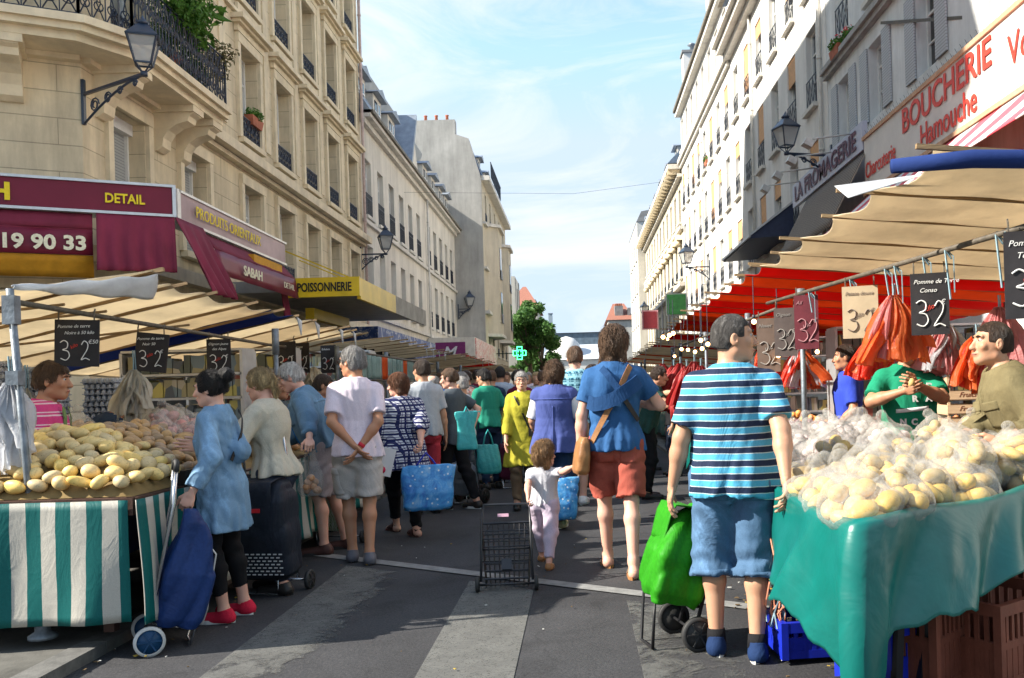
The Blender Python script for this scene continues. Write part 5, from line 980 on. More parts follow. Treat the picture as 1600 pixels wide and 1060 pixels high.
# ================= market stalls =================
def canvas(name,c,tl=.45,grime=.5):
    if name in MATS: return MATS[name]
    t=NT(name,.85,.1); d=t.ramp(t.noise(3,8,.7,t.map((1,.5,1))),[(.45,0),(.8,grime)]); cc=t.mix(d,t.ramp(t.noise(1.2,4),[(.3,sc(c,.9)),(.7,sc(c,1.08))]),sc(c,.5)); t.col(cc); t.bump(t.noise(7,6,.6,dist=.5),.35,.02)
    tr=t.n('ShaderNodeBsdfTranslucent',{'Color':cc}); t.out(t.n('ShaderNodeMixShader',{0:tl,1:t.b.outputs[0],2:tr.outputs[0]}).outputs[0]); return t.m
CTAN=canvas('tan_canvas',(.76,.66,.50),.55); CTANL=canvas('pale_tan_canvas',(.78,.70,.55),.6); CRED=canvas('red_canvas',(.62,.035,.025),.55,.3); CORG=canvas('orange_red_canvas',(.66,.15,.04),.55,.4); CWHT=canvas('white_canvas',(.62,.65,.68),.35,.6); CBLU=canvas('blue_canvas',(.03,.06,.22),.3); CBLUE2=canvas('bright_blue_canvas',(.06,.12,.5),.4)
WOODB=M('weathered_batten',(.28,.19,.10),.8,.3,6,.4,40,stretch=(.3,3,3)); STEELP=M('worn_steel_pole',(.18,.21,.24),.5,.35,14,.3,50,metal=.4,dirt=.5); RAILM=M('rusty_rail',(.10,.085,.065),.6,.35,20,.3,60); TWINE=M('grey_blue_twine',(.22,.33,.38),.8,.2); ROPE=M('straw_twine',(.4,.33,.2),.8)
GREENC=None
def plasticcloth(name,c,rough=.32):
    t=NT(name,rough,.5); t.col(t.ramp(t.noise(2.5,7,.65,dist=.8),[(.3,sc(c,.8)),(.7,sc(c,1.15))])); t.bump(t.noise(3.2,4,.5,dist=.8),.4,.035); return t.m
GREENC=plasticcloth('teal_oilcloth',(.003,.125,.108)); 
SKX,SKY_=[bandm('green_white_stripe_'+'xy'[a],[(0,(.004,.10,.095)),(.5,(.42,.40,.35))],.168,a,.5,.02) for a in(0,1)]
for m_ in(SKX,SKY_): [n for n in m_.node_tree.nodes if n.type=='BUMP'][0].inputs['Strength'].default_value=.12
def awning(label,side,xt,xb,zt,zb,ys,mats,seed=0,group=None,scal=.06,poles=(),rail=None,flaps=(),loc=None,extra=.22):
    r=random.Random(seed); s=side; t=thing('market_awning',label,'awning',(xt,ys[0],0),0,group)
    ex=[r.uniform(-.09,.10) for _ in ys]
    for i in range(len(ys)-1):
        y0,y1=ys[i],ys[i+1]; m=mats[i]; b=MB(); sg_=r.uniform(.02,.045)
        def fn(u,v,y0=y0,y1=y1,e0=ex[i],e1=ex[i+1],sg_=sg_):
            cut=scal*math.sin(PI*v)**.8*(1-u)**3; x=xt+s*(.14+cut)+s*(abs(xb-xt)-.14)*u; return (x, y0+(y1-y0)*v, zt+(zb-zt)*u-sg_*math.sin(PI*v)*(1-.35*u)+.006*math.sin(u*23+v*9)+.012)
        b.grid(fn,16,10,True,.006); b.o('canvas',m,t)
        if i in flaps:
            b=MB(); x=xt+s*.11; yy=y0+.03; ww=min(.24,(y1-y0)*.5); b.add([(x,yy,zt+.0),(x+s*.02,yy+ww,zt-.03),(x-s*.01,yy+ww*.45,zt-.2),(x+s*.012,yy,zt),(x+s*.032,yy+ww,zt-.03),(x+s*.002,yy+ww*.45,zt-.2)],[(0,1,2),(5,4,3),(0,3,4,1),(1,4,5,2),(2,5,3,0)]); b.o('flap',CWHT if r.random()>.15 else CBLUE2,t)
    for i,y in enumerate(ys):
        b=MB(); b.bar((xt-s*(-.02+ex[i]*.8),y,zt+.018),(xb,y,zb+.012),.022,.024); b.o('batten',WOODB,t)
    if rail:
        b=MB(); b.tube([rail[0],rail[1]],.017,8); b.o('rail',RAILM,t)
    for (x,y,z) in poles:
        b=MB(); b.tube([(x,y,.10),(x,y,z)],.024,10); b.tube([(x,y,z-.25),(x,y,z+.02)],.036,10); b.lathe([(.07,0),(.07,.015),(.035,.03),(.035,.12)],(x,y,.10),12); b.o('pole',STEELP,t)
    return t
# ---- left near stall
def railL(px):
    u=uv(px,520)[0]; Z=2.795/(-u-.073); return -3.16-.073*(Z-5),Z
LA=awning('tan canvas market awning of the near left stall with wooden battens',-1,-3.05,-5.9,2.30,1.72,[6.45,7.05,7.7,8.58,9.35,10.1,10.8,11.9,12.6,13.3],[CTANL,CTANL,CTANL,CTAN,CBLU,CTANL,CTAN,CTANL,CTANL],3,'market awnings on the left',flaps=(5,6,7,8),poles=[(-3.17,9.4,2.1),(-3.5,13.0,2.1),(-5.6,5.2,1.9),(-5.7,9,1.8),(-4.9,7.2,1.95)],rail=((-3.16,5.0,1.98),(-3.75,13.0,2.02)))
b=MB(); b.tube([(-3.02,4.98,.10),(-3.16,5.0,2.05)],.020,12); b.box((-3.155,5.0,1.93),(.07,.06,.16)); b.box((-3.13,4.98,1.55),(.07,.07,.08)); b.lathe([(.075,0),(.075,.02),(.04,.04),(.04,.16),(.05,.17),(.05,.22)],(-3.02,4.98,.10),14); b.o('pole',STEELP,LA)
b=MB()
A0=Vector((-3.18,5.0,2.04)); A1=Vector((-3.02,6.42,2.33)); A2=Vector((-5.9,6.42,1.76)); A3=Vector((-5.4,5.0,1.86))
b.grid(lambda u,v:(A0+(A1-A0)*v)*(1-u)+(A3+(A2-A3)*v)*u-Vector((0,0,.06*math.sin(PI*v)*math.sin(PI*u))),16,8,True,.006); b.o('canvas',CTANL,LA)
b=MB(); B0=Vector((-3.16,5.02,2.06)); B1=Vector((-3.0,6.42,2.30)); 
b.grid(lambda u,v: B0+(B1-B0)*u+Vector((.01+.015*math.sin(PI*v),-.02,0))+Vector((-.04,0,-.17))*(u**.8)*v+Vector((0,0,.008*math.sin(20*u+5*v))),20,8,True,.006); b.o('flap',CWHT,LA)
b=MB(); b.bar((-2.95,6.42,2.34),(-5.9,6.42,1.8),.03); b.bar((-5.9,5.0,1.83),(-5.9,13.3,1.72),.04); 
for y in (5.6,6.1,7.4): b.tube([(-3.2,y,2.02),(-5.8,y,1.8)],.010,5)
b.o('batten',WOODB,LA)
# table with skirts
LT=thing('market_table','long table of the left stall with green and white striped skirt','table',(-3.2,6,0))
b=MB(); b.prism([(-5.6,4.92),(-2.5,4.92),(-2.5,11.2),(-3.35,11.2),(-3.35,5.75),(-5.6,5.75)],.80,.84,'z'); b.prism([(-5.6,4.88),(-2.45,4.88),(-2.45,4.93),(-5.6,4.93)],.78,.875,'z'); b.bb((-2.5,4.9,.78),(-2.44,11.2,.875))
for x,y in((-5.4,5.0),(-2.7,5.1),(-4.2,5.6),(-2.6,8),(-3.2,8),(-2.6,11),(-3.3,11)): b.bb((x-.03,y-.03,.1),(x+.03,y+.03,.8))
b.o('tabletop',M('dark_table_wood',(.07,.035,.025),.6,.3,6,.3,30),LT)
def wv(s,v): return .018*math.sin(s*7+2*math.sin(s*2.3))*(.3+v)+.010*math.sin(s*19+v*3)*v
b=MB(); b.grid(lambda u,v:(-5.6+3.13*u, 4.862-wv(u*3.1,v)-.02*v, .865-(.71-.05*u)*v),90,14,True,.005); b.o('skirt',SKX,LT)
b=MB(); b.grid(lambda u,v:(-2.43+wv(u*6.3,v)*1.6+.03*v, 4.87+6.3*u, .865-(.68+.10*math.sin(u*9)*0)*v),130,14,True,.005); b.o('skirt',SKY_,LT)
# ---- potatoes
def potato_mesh(name,mat,seed,l=.055,r=.036):
    rr=random.Random(seed); b=MB(); b.ball((0,0,0),(l*rr.uniform(.92,1.2),r*rr.uniform(.9,1.1),r*rr.uniform(.85,1)),14,9)
    a=[rr.uniform(-1,1) for _ in range(6)]
    b.v=[(x*(1+.08*math.sin(30*y+a[0]*3)),y*(1+.10*math.sin(28*x+a[1]*3)),z*(1+.10*math.sin(26*x+a[2]*3))+.004*a[3]*math.sin(45*x)) for x,y,z in b.v]; return b.data(name,mat)
def vegm(name,c,c2,sp=.5): 
    t=NT(name,.5,.35); n=t.noise(14,5,.6); f=t.ramp(t.n('ShaderNodeTexVoronoi',{'Vector':t.co.outputs['Object'],'Scale':55}).outputs['Distance'],[(.08,.5),(.2,1)]); oi=t.n('ShaderNodeObjectInfo').outputs['Random']; cc=t.mix(1,t.ramp(n,[(.3,c),(.7,c2)]),f,'MULTIPLY'); dm=t.ramp(t.noise(22,7,.75,dist=1),[(.56,1),(.70,.45)]); cc=t.mix(1,cc,dm,'MULTIPLY'); hs=t.n('ShaderNodeHueSaturation',{'Color':cc,'Value':t.math('ADD',.8,t.math('MULTIPLY',oi,.4)),'Saturation':t.math('ADD',.8,t.math('MULTIPLY',oi,.35))}); t.col(hs.outputs[0]); t.bump(t.noise(50,4),.3,.003); return t.m
PY=vegm('yellow_potato_skin',(.48,.31,.09),(.60,.43,.16)); PB=vegm('brown_potato_skin',(.33,.20,.09),(.46,.30,.15)); PO=vegm('onion_skin',(.50,.22,.09),(.62,.33,.16)); PG=vegm('garlic_skin',(.60,.48,.44),(.70,.60,.58)); PRP=vegm('red_potato_skin',(.48,.20,.18),(.6,.34,.3)); GRAPE=vegm('grape_skin',(.12,.02,.05),(.25,.05,.10)); 
PYL=vegm('shade_lifted_potato_skin',(.62,.43,.15),(.75,.57,.25))  # lighter copy of the yellow skin, colour raised to offset the left stall's shade
pot={c:[potato_mesh('potato',m,i*7+1,l,r_) for i in range(6)] for c,m,l,r_ in(('y',PY,.058,.040),('l',PYL,.056,.040),('b',PB,.046,.034),('o',PO,.036,.036),('g',PG,.034,.033),('p',PRP,.038,.034))}
def heapL(x,y):
    if x<-3.38 or y<5.72: d=min((y-4.93)/.8,1); h=.86+.30*d**.75
    else: h=.86+.25*min((x+2.47)/-.5,1)
    dx=max(0,(-2.47-x)); dd=min(dx,max(0,y-4.93)); return .862+.33*min(1,dd/.55)**.62
pts=[(-3.84+i*.118+random.uniform(-.012,.012),4.958) for i in range(12)]+[(-2.515,5.04+i*.11) for i in range(9)]; rr=random.Random(5); tries=0
while tries<12000 and len(pts)<292:
    tries+=1; x=rr.uniform(-3.85,-2.50); y=rr.uniform(4.935,6.35); 
    if y>5.72 and x<-3.3: continue
    if min(-2.47-x,y-4.93)>.72: continue
    if all((x-p[0])**2+(y-p[1])**2> (.0050 if y<5.4 else .0043) for p in pts): pts.append((x,y))
for x,y in pts:
    br= y>5.62 or (y>5.5 and x>-3.4 and rr.random()<.4); k='b' if br else 'y'
    o=link('potato',rr.choice(pot['l' if k=='y' else k]),None,loc=(x,y,heapL(x,y)+.028+rr.uniform(0,.022)),rot=(rr.uniform(-.5,.5),rr.uniform(-.5,.5),rr.gauss(.1,.5)),scale=(rr.uniform(.78,1.2),rr.uniform(.85,1.12),rr.uniform(.85,1.12)))
    if k=='y': tag(o,'one of the loose pale yellow potatoes heaped along the front of the striped stall','potato','loose yellow potatoes')
    else: tag(o,'one of the loose small brown potatoes behind the yellow ones on the striped stall','potato','loose brown potatoes')
b=MB(); b.grid(lambda u,v:(-5.5+3.02*u,4.94+1.6*v,heapL(-5.5+3.02*u,4.94+1.6*v)-.012),40,24); b.o('display_bed',M('bed_cloth',(.22,.15,.06),.9),LT)
# ---- clear bags
t=NT('clear_film',.14,.6); t.col((.62,.60,.55)); t.bump(t.noise(40,6,.7,dist=1.8),.9,.010)
lw=t.n('ShaderNodeLayerWeight',{'Blend':.35}).outputs['Facing']; w_=t.ramp(t.noise(16,6,.75,dist=2),[(.38,.0),(.70,.17)]); fc=t.math('ADD',t.math('MULTIPLY',lw,.38),w_); tp=t.n('ShaderNodeBsdfTransparent',{'Color':(.97,.97,.97,1)}); mm=t.n('ShaderNodeMixShader',{0:t.math('MINIMUM',t.math('ADD',fc,.06),.6),1:tp.outputs[0],2:t.b.outputs[0]}); t.out(mm.outputs[0]); FILM=t.m
def film_bag(kind,seed,n=10,R_=.115,name='potato_bag',label='',cat='bag',group=None,handles=False):
    rr=random.Random(seed); P_=[]; tr=0; l=.055 if kind=='y' else .04; q=.042 if kind=='y' else .037
    while len(P_)<n and tr<500:
        tr+=1; v=Vector((rr.gauss(0,1),rr.gauss(0,1),rr.gauss(0,1))).normalized()*R_*rr.uniform(.15,1); v.z=v.z*.62+R_*.55
        if v.z<.02: v.z=.03+rr.random()*.02
        if all((v-p).length>q*1.55 for p in P_): P_.append(v)
    t_=thing(name,label,cat,group=group); f=Fld([-R_*2,-R_*2,-.03],[R_*2,R_*2,R_*3.2],.013 if n>5 else .01); rots=[]
    for p in P_:
        e=Euler((rr.uniform(-.6,.6),rr.uniform(-.6,.6),rr.uniform(0,6.3))); rots.append(e); M3=np.array(e.to_matrix()); f.ell(p,np.array([l,q,q])*1.18+.004,M3,.07)
    tp_=Vector((rr.uniform(-.03,.03),rr.uniform(-.03,.03),R_*1.55)); f.cone((tp_.x*.4,tp_.y*.4,R_*.9),tp_,R_*.55,.018,.06); f.cone(tp_,tp_+Vector((rr.uniform(-.05,.05),rr.uniform(-.05,.05),.035)),.012,.03,.01)
    f.folds(.010,42,seed); V,Fc=f.mesh(); link('film',mesh('film',V,Fc,FILM,True),t_)
    for p,e in zip(P_,rots): link('potato' if kind in'yb' else 'bulb',rr.choice(pot[kind]),t_,loc=p,rot=e,scale=1.0)
    return t_
lab={'y':'clear bag of big pale potatoes on the green clothed table','g':'clear bag of small pale bulbs at the back of the green clothed table','p':'clear bag of reddish potatoes on the back of the striped stall','b':'clear bag of small brown potatoes behind the loose ones on the striped stall','o':'clear bag of golden onions at the far end of the striped stall'}
protos={k:[film_bag(k,s*11+ord(k),12 if k=='y' else 16,R_=.125 if k=='y' else .12,label=lab[k],group='bags of '+{'y':'potatoes','g':'garlic','p':'red potatoes','b':'brown potatoes','o':'onions'}[k]) for s in range(3 if k in'yg' else 2)] for k in 'ygpbo'}
used_=set()
def putbag(k,x,y,z,s=1.0):
    pr_=random.choice(protos[k]); 
    if pr_.name not in used_: used_.add(pr_.name); o=pr_
    else: o=ctree(pr_)
    o.location=(x,y,z); o.rotation_euler=(random.uniform(-.2,.2),random.uniform(-.2,.2),random.uniform(0,6.3)); o.scale=(s,s,s*random.uniform(.85,1.1)); return o
# right table (polygon corners follow the green cloth)
RT=thing('market_table','table under the teal oilcloth at the right front holding bagged potatoes','table',(2,4.8,0))
TP=[(1.02,6.6),(.99,4.5),(1.06,3.52),(1.75,3.92),(2.45,4.42),(3.6,5.3),(3.6,6.6)]
hT=lambda x,y: .80+max(0,(y-3.9))*.03+max(0,x-1.2)*.045
V=[(x,y,hT(x,y)) for x,y in TP]+[(x,y,hT(x,y)-.03) for x,y in TP]; n_=len(TP); b=MB(); b.add(V,[tuple(range(n_-1,-1,-1)),tuple(range(n_,2*n_))]+[(i,(i+1)%n_,n_+(i+1)%n_,n_+i) for i in range(n_)]); b.o('tabletop',M('dark_table_wood',(.07,.035,.025)),RT)
b=MB()
for x,y in((1.30,3.78),(1.42,3.82),(2.5,4.7),(1.2,6.2)): b.bar((x,y,.1),(x+.05,y+.02,hT(x,y)-.03),.035)
b.o('trestle_leg',M('black_paint',(.012,.012,.014),.5),RT)
# cloth: rim then hanging down
path=[(1.04,6.6,.62),(1.0,5.5,.52),(.97,4.5,.42),(1.0,3.95,.46),(1.035,3.6,.60),(1.06,3.48,.80),(1.12,3.49,.70),(1.2,3.53,.50),(1.4,3.66,.42),(1.75,3.88,.35),(2.1,4.12,.31),(2.45,4.38,.29),(3.0,4.8,.27),(3.65,5.3,.27)]
ps=[Vector((x,y,0)) for x,y,_ in path]; cl=[0]
for a,b_ in zip(ps[:-1],ps[1:]): cl.append(cl[-1]+(b_-a).length)
def pth(u):
    s=u*cl[-1]; i=max(0,min(len(cl)-2,int(np.searchsorted(cl,s))-1)); f_=(s-cl[i])/(cl[i+1]-cl[i]); p=ps[i]+(ps[i+1]-ps[i])*f_; h=path[i][2]+(path[i+1][2]-path[i][2])*f_; a=ps[max(0,i-1)]; c_=ps[min(len(ps)-1,i+2)]; d=(c_-a).normalized(); return s,p,h,Vector((d.y,-d.x,0))*-1*-1
def clothR(u,v):
    s,p,h,n=pth(u); 
    n=Vector((n.x,n.y,0)); top=hT(p.x,p.y)+.06+.012*math.sin(s*6); corner=math.exp(-((s-cl[5])/.09)**2)
    if v<.12: q=v/.12; return p-n*(.07*(1-q))*-1*-1+Vector((0,0,top-.03*(1-q)))
    q=(v-.12)/.88; w=(.05*math.sin(s*5.2+.8)+.034*math.sin(s*11+2*math.sin(s*3)+q*2)+.020*(1-2*abs(math.sin(s*8.3+1.5*q+math.sin(s*4)))))*q+.016*math.sin(s*23+q*6)*q+.10*corner*math.sin(q*2.4)
    return p+n*(.015+w+.05*q)+Vector((0,0,top-h*q-.012*q*math.sin(s*31+3*math.sin(s*7))-.02*q*math.sin(s*9)))
b=MB(); b.grid(clothR,220,34,True,.004); b.o('oilcloth',GREENC,RT)
rr=random.Random(11); placed=[]
def room(x,y):
    px_=905+x/y*1400
    if (x-2.72)**2+(y-5.2)**2<.16 or (y>4.75 and x>2.5) or (y>5.35 and 1355<px_<1520): return False
    return room0(x,y)
def room0(x,y): 
    # inside polygon with margin
    if x<1.07 or y>6.45 or x>3.4: return False
    return (y-3.52)-(x-1.06)*.70>.02
tr=0
while tr<4000 and len(placed)<60:
    tr+=1; x=rr.uniform(1.1,3.3); y=rr.uniform(3.6,6.4)
    if room(x,y) and all((x-a)**2+(y-b_)**2>.034 for a,b_ in placed): placed.append((x,y))
for x,y in placed:
    k='g' if (y>5.05 and x<2.05) or y>6.0 else 'y'; putbag(k,x,y,hT(x,y)+.005,rr.uniform(.95,1.12))
up=[]; tr=0
while tr<2000 and len(up)<24:
    tr+=1; x=rr.uniform(1.2,3.1); y=rr.uniform(3.95,6.2)
    if room(x-.03,y-.07) and all((x-a)**2+(y-b_)**2>.06 for a,b_ in up): up.append((x,y))
for x,y in up: putbag('g' if (y>5.0 and x<2.05) else 'y',x,y,hT(x,y)+.11,.9)
# left bags
for k,x,y,z in (('b',-4.05,5.95,1.1),('b',-3.75,6.1,1.13),('b',-3.5,5.98,1.14),('b',-3.85,6.4,1.25),('b',-3.3,6.35,1.13),('b',-3.55,6.35,1.22),('b',-3.0,6.7,1.05),('b',-2.8,6.55,1.0),('p',-3.2,6.8,1.2),('p',-3.0,7.0,1.15),('p',-3.3,7.1,1.28),('o',-2.75,7.0,1.08),('o',-2.95,7.35,1.15),('o',-2.7,7.5,1.05),('o',-3.1,7.7,1.15),('p',-3.25,7.45,1.2),('o',-2.75,7.95,1.02),('b',-4.3,6.05,1.1),('p',-3.1,8.3,1.1),('o',-2.8,8.5,1.0),('b',-3.15,6.15,1.1),('p',-2.9,6.3,1.05)): putbag(k,x,y,z-.12,1.1)
b=MB(); b.grid(lambda u,v:(-4.6+2.1*u,5.76+5.4*v,.86+.24*math.sin(PI*min(1,u*1.0+.05))),16,16); b.o('display_bed',MATS['bed_cloth'],LT)
b=MB(); b.bb((-4.6,5.8,.1),(-3.4,6.7,.86)); b.o('crate_base',M('crate_wood',(.35,.25,.15),.8,.2,5,.3,30),LT)
# ---- hanging bags
def plastic(name,c,tl=.5,al=.0):
    t=NT(name,.3,.5); t.col(t.ramp(t.noise(9,6,.7,dist=1),[(.3,sc(c,.75)),(.7,sc(c,1.15))])); t.bump(t.noise(18,5,.65,dist=1.2),.6,.02); tr=t.n('ShaderNodeBsdfTranslucent',{'Color':(*c,1)}); sh=t.n('ShaderNodeMixShader',{0:tl,1:t.b.outputs[0],2:tr.outputs[0]}).outputs[0]
    if al: tp=t.n('ShaderNodeBsdfTransparent'); sh=t.n('ShaderNodeMixShader',{0:al,1:sh,2:tp.outputs[0]}).outputs[0]
    t.out(sh); return t.m
BORG=plastic('orange_bag_plastic',(.90,.22,.06),.68); BRED=plastic('red_bag_plastic',(.85,.08,.04),.66); BPNK=plastic('pink_bag_plastic',(.75,.30,.30),.5,.15); BWHT=plastic('milky_bag_plastic',(.72,.74,.78),.45,.2); BCRM=plastic('cream_bag_plastic',(.66,.62,.52),.5)
def hangbag(label,top,h,w,mats,seed,n=3,group='bundles of plastic bags hung from the stall rails',rope=.08,cat='plastic bags'):
    rr=random.Random(seed); t=thing('plastic_bag_bundle',label,cat,top,0,group)
    n=n+3
    for j in range(n):
        b=MB(); yaw=(j+.5*rr.random())*PI/n; a0=rr.uniform(0,6.3); hh=h*rr.uniform(.72,1.0); ww=w*rr.uniform(.30,.46); tx=rr.uniform(-.42,.42)*w; ty=rr.uniform(-.12,.12)*w; c_,s_=math.cos(yaw),math.sin(yaw)*.5; fq=rr.uniform(5,9); cr=rr.uniform(-.12,.12)
        for side_ in(-1,1):
            def fn(u,v):
                s0=(u-.5)*2; wv_=(.07+.93*min(1,v*1.25)**.75); x=ww*s0*wv_; y=side_*(.02+.05*math.sin(PI*min(1,v*1.3))*(1-s0*s0))+.026*math.sin(fq*s0+a0+2.2*v)*min(1,v*3)+.010*math.sin(19*s0+7*v+a0); z=-rope-hh*v-cr*s0*hh*v*.5+.02*math.sin(4*s0+a0)*v
                return (tx*v+x*c_-y*s_*2,ty*v+x*s_+y*c_,z)
            b.grid(fn,26,16,True)
        b.o('bag',mats[j%len(mats)],t,False)
    b=MB(); b.tube([(0,0,0),(.004,0,-rope*.6),(0,0,-rope-.03)],.006,5); b.tube([(.015,0,0),(.02,.01,-rope-.10)],.004,4); b.o('string',TWINE,t,False); return t
def railR(px): 
    u=uv(px,450)[0]; Z=2.743/(u+.103); return 2.28-.103*(Z-4.5),Z
def hangR(px,ytop,h,w,mats,seed,label,dz=0,dx=0,n=3):
    X,Z=railR(px); p=P(px,ytop,Z+dz); return hangbag(label,(p.x,p.y,min(p.z+.08,2.13)),h,w,mats,seed,n)
hangR(1395,462,.46,.42,[BORG,BORG,BORG,BPNK],1,'big bundle of orange plastic bags left of the large black price board',n=5); hangR(1250,545,.42,.40,[BORG,BORG,BRED,BWHT],2,'orange and white plastic bags hanging behind the striped polo man',.9,n=5); hangR(1190,545,.42,.36,[BRED,BORG],3,'red plastic bags beside the cropped head of the striped polo man',.6,n=4)
hangR(1478,505,.40,.38,[BPNK,BWHT,BPNK],4,'pink and white plastic bags above the wooden fruit trays',1.3,n=4); hangR(1525,525,.38,.32,[BRED,BORG],5,'plain red orange bags between the pink bags and the olive jacket',1.0,n=3); hangR(1366,520,.42,.34,[BORG,BRED],6,'orange bags hanging behind the green tee seller',1.6,n=3); hangR(1560,480,.50,.34,[BPNK,BPNK],7,'pale pink bags beside the last black price board',1.2,n=3)
hangR(1580,505,.45,.34,[BPNK,BWHT],17,'pale pink bag behind the head of the olive jacket seller',1.6,n=2)
def hangL(px,ytop,h,w,mats,seed,label,dz=0,n=2,rope=.15):
    X,Z=railL(px); p=P(px,ytop,Z+dz); return hangbag(label,(p.x,p.y,p.z+.12),h,w,mats,seed,n,rope=rope)
hangL(208,572,.42,.24,[BCRM],8,'cream plastic bag hanging above the bagged brown potatoes',.3,n=3); hangL(14,590,.50,.26,[BWHT],9,'milky plastic bags hanging at the left pole of the striped stall',.1,n=3); hangL(40,600,.44,.24,[BWHT,BCRM],10,'milky plastic bag just right of the left pole of the striped stall',.6,n=2); hangL(490,570,.45,.3,[BCRM],12,'cream bags hanging between the two rear sellers of the left stall',.1,n=2)
# ---- price boards
BOARD=M('black_slate_board',(.022,.02,.022),.6,.35,5,.1,30); CHALK=M('chalk_white',(.72,.72,.70),.9); CHR=M('chalk_red',(.6,.06,.04),.9); CARD=M('cardboard_sign',(.45,.36,.24),.85,.12,6); BRB=M('dark_red_board',(.12,.02,.03),.6)
D3=[(0,.9),(.25,1),(.5,.88),(.45,.62),(.15,.53),(.5,.45),(.6,.2),(.35,0),(0,.1)]; D2=[(.05,.8),(.25,1),(.5,.85),(.45,.55),(.2,.25),(0,0),(.3,.08),(.6,-.02)]
def stroke(pts,x,z,s,r): return [(x+p[0]*s*.7,-.012,z+p[1]*s) for p in catmull(pts)]
def catmull(p,n=4):
    o=[]; p=[p[0]]+list(p)+[p[-1]]
    for i in range(1,len(p)-2):
        for k in range(n):
            t=k/n; o.append(tuple(.5*((2*p[i][a])+(-p[i-1][a]+p[i+1][a])*t+(2*p[i-1][a]-5*p[i][a]+4*p[i+1][a]-p[i+2][a])*t*t+(-p[i-1][a]+3*p[i][a]-3*p[i+1][a]+p[i+2][a])*t**3) for a in(0,1)))
    o.append(p[-1]); return o
def board(label,c,w,h,rz,top=None,big='32',tilt=0,mat=None,ink=None,name='price_board',l2='kilo',sm=True):
    t=thing(name,label,'price sign',c,rz); b=MB(); b.box((0,0,-h/2),(w,.012,h),ry=tilt); b.o('board',mat or BOARD,t,False)
    ink=ink or CHALK; r=h*.011; b=MB()
    b.tube(stroke(D3,-w*.36,-h*.86,h*.42,r),r,5)
    if '2' in big: b.tube(stroke(D2,w*.10,-h*.86,h*.40,r),r,5)
    o=b.o('lettering',ink,t,False)
    if top: 
        for i,l in enumerate(top): text('lettering',l,h*.098,ink,t,(-w*.42+i*w*.15,-.010,-h*(.17+.14*i)),(R(90),0,0),world=False,shear=.3,extr=.001)
    if sm: text('lettering',l2,h*.11,CHR if mat is None else ink,t,(-w*.13,-.010,-h*.63),(R(90),R(-25),0),world=False,shear=.3,extr=.001); text('lettering','€'+('50' if big.endswith('5') else ''),h*.12,ink,t,(w*.26,-.010,-h*.52),(R(90),0,0),world=False,extr=.001,shear=.2)
    b=MB()
    for s in(-1,1): b.tube([(s*w*.4,0,-.01),(s*w*.4,0,.05),(s*w*.4,.02,.07),(s*w*.4,0,.03)],.005,5)
    b.o('hook',RAILM,t,False); return t
def bL(px,ytop,w,h,label,**k):
    X,Z=railL(px); p=P(px,ytop,Z); return board(label,(X+.0,Z,p.z),w,h,k.pop('rz',.12),**k)
bL(120,500,.27,.30,'black price board with white chalk 3 and 2.50, leftmost on the left rail',top=['Pomme de terre','Noire à 50 kilo'],big='325',tilt=.04); bL(236,521,.24,.30,'black price board tilted, second on the left rail above the cream bag',top=['Pomme de terre','Noir 50'],tilt=.12); bL(341,530,.22,.34,'narrow black price board above the bun haired woman',top=['Oignon jaune','des Alpes']); bL(446,534,.26,.40,'black price board with a red mark, above the white haired man',top=['Oignon'],rz=-.2); bL(470,536,.24,.4,'black price board overlapping the red marked one above the white haired man',top=['Ail rose'],rz=-.3); bL(512,540,.26,.42,'black price board close to the lavender polo man head',top=['Echalote'],rz=-.3)
for k,px in enumerate((560,573,586,598)): bL(px,545,.3,.42,['scribbled black board right of the lavender polo man, first of four','scribbled black board right of the lavender polo man, second of four','scribbled black board right of the lavender polo man, third of four','scribbled black board right of the lavender polo man, last of four'][k],top=['Pomme','Cerise'],rz=-.25)
def bR(px,ytop,w,h,label,**k):
    X,Z=railR(px); p=P(px,ytop,Z); return board(label,(X,Z-.03,p.z),w,h,k.pop('rz',-.3),**k)
bR(1449,428,.22,.38,'large black price board with chalk 3 and 2 under the right rail',top=['Pomme de Terre','Conso']); bR(1606,362,.24,.44,'black price board cut by the right edge of the photo',top=['Pomme','Terre Conso']); bR(1341,448,.25,.38,'tan cardboard price sign with faint 3 and 2',mat=CARD,ink=M('faint_ink',(.25,.2,.16),.9),top=['Patate douce']); bR(1257,462,.20,.46,'dark red price board hung between twine loops',mat=BRB,ink=M('pink_chalk',(.4,.2,.22),.9),top=['Ail']); bR(1224,482,.20,.44,'grey brown scribbled board left of the dark red one',mat=M('worn_board',(.09,.07,.065),.7),ink=M('dull_chalk',(.3,.28,.26),.9),top=['Oignon']); bR(1197,498,.22,.52,'brown scribbled board nearest the striped polo man head',mat=M('brown_board',(.13,.09,.07),.7),ink=M('dull_chalk',(.3,.28,.26),.9),top=['Navet'])
# ---- right awnings
RA=awning('tan canvas awning of the near right stall, battens pointing at the street',1,1.6,4.6,2.50,2.24,[4.32,5.27,6.06,6.94,7.7,8.5],[CTAN,CTAN,CTAN,CTAN,CTAN],8,'market awnings on the right',rail=((2.28,4.5,2.15),(1.85,8.7,2.17)),poles=[(1.98,7.9,2.2),(4.4,5.2,2.2),(4.5,8.2,2.2)],scal=.09)
b=MB(); b.tube([(1.53,4.30,2.42),(1.9,4.26,2.435),(3.2,4.22,2.38)],[.035,.045,.048],12); b.o('rolled_canvas',CBLU,RA); b=MB(); b.grid(lambda u,v:(1.5+.45*u,4.9+.25*v*(1-u),2.52-.2*(1-v)*(1-u)*.6),6,4,True,.005); b.o('flap',CWHT,RA)
b=MB(); b.bar((2.35,4.0,2.14),(2.28,4.5,2.15),.04); b.tube([(2.28,4.5,2.15),(2.5,3.2,2.13)],.022,8)
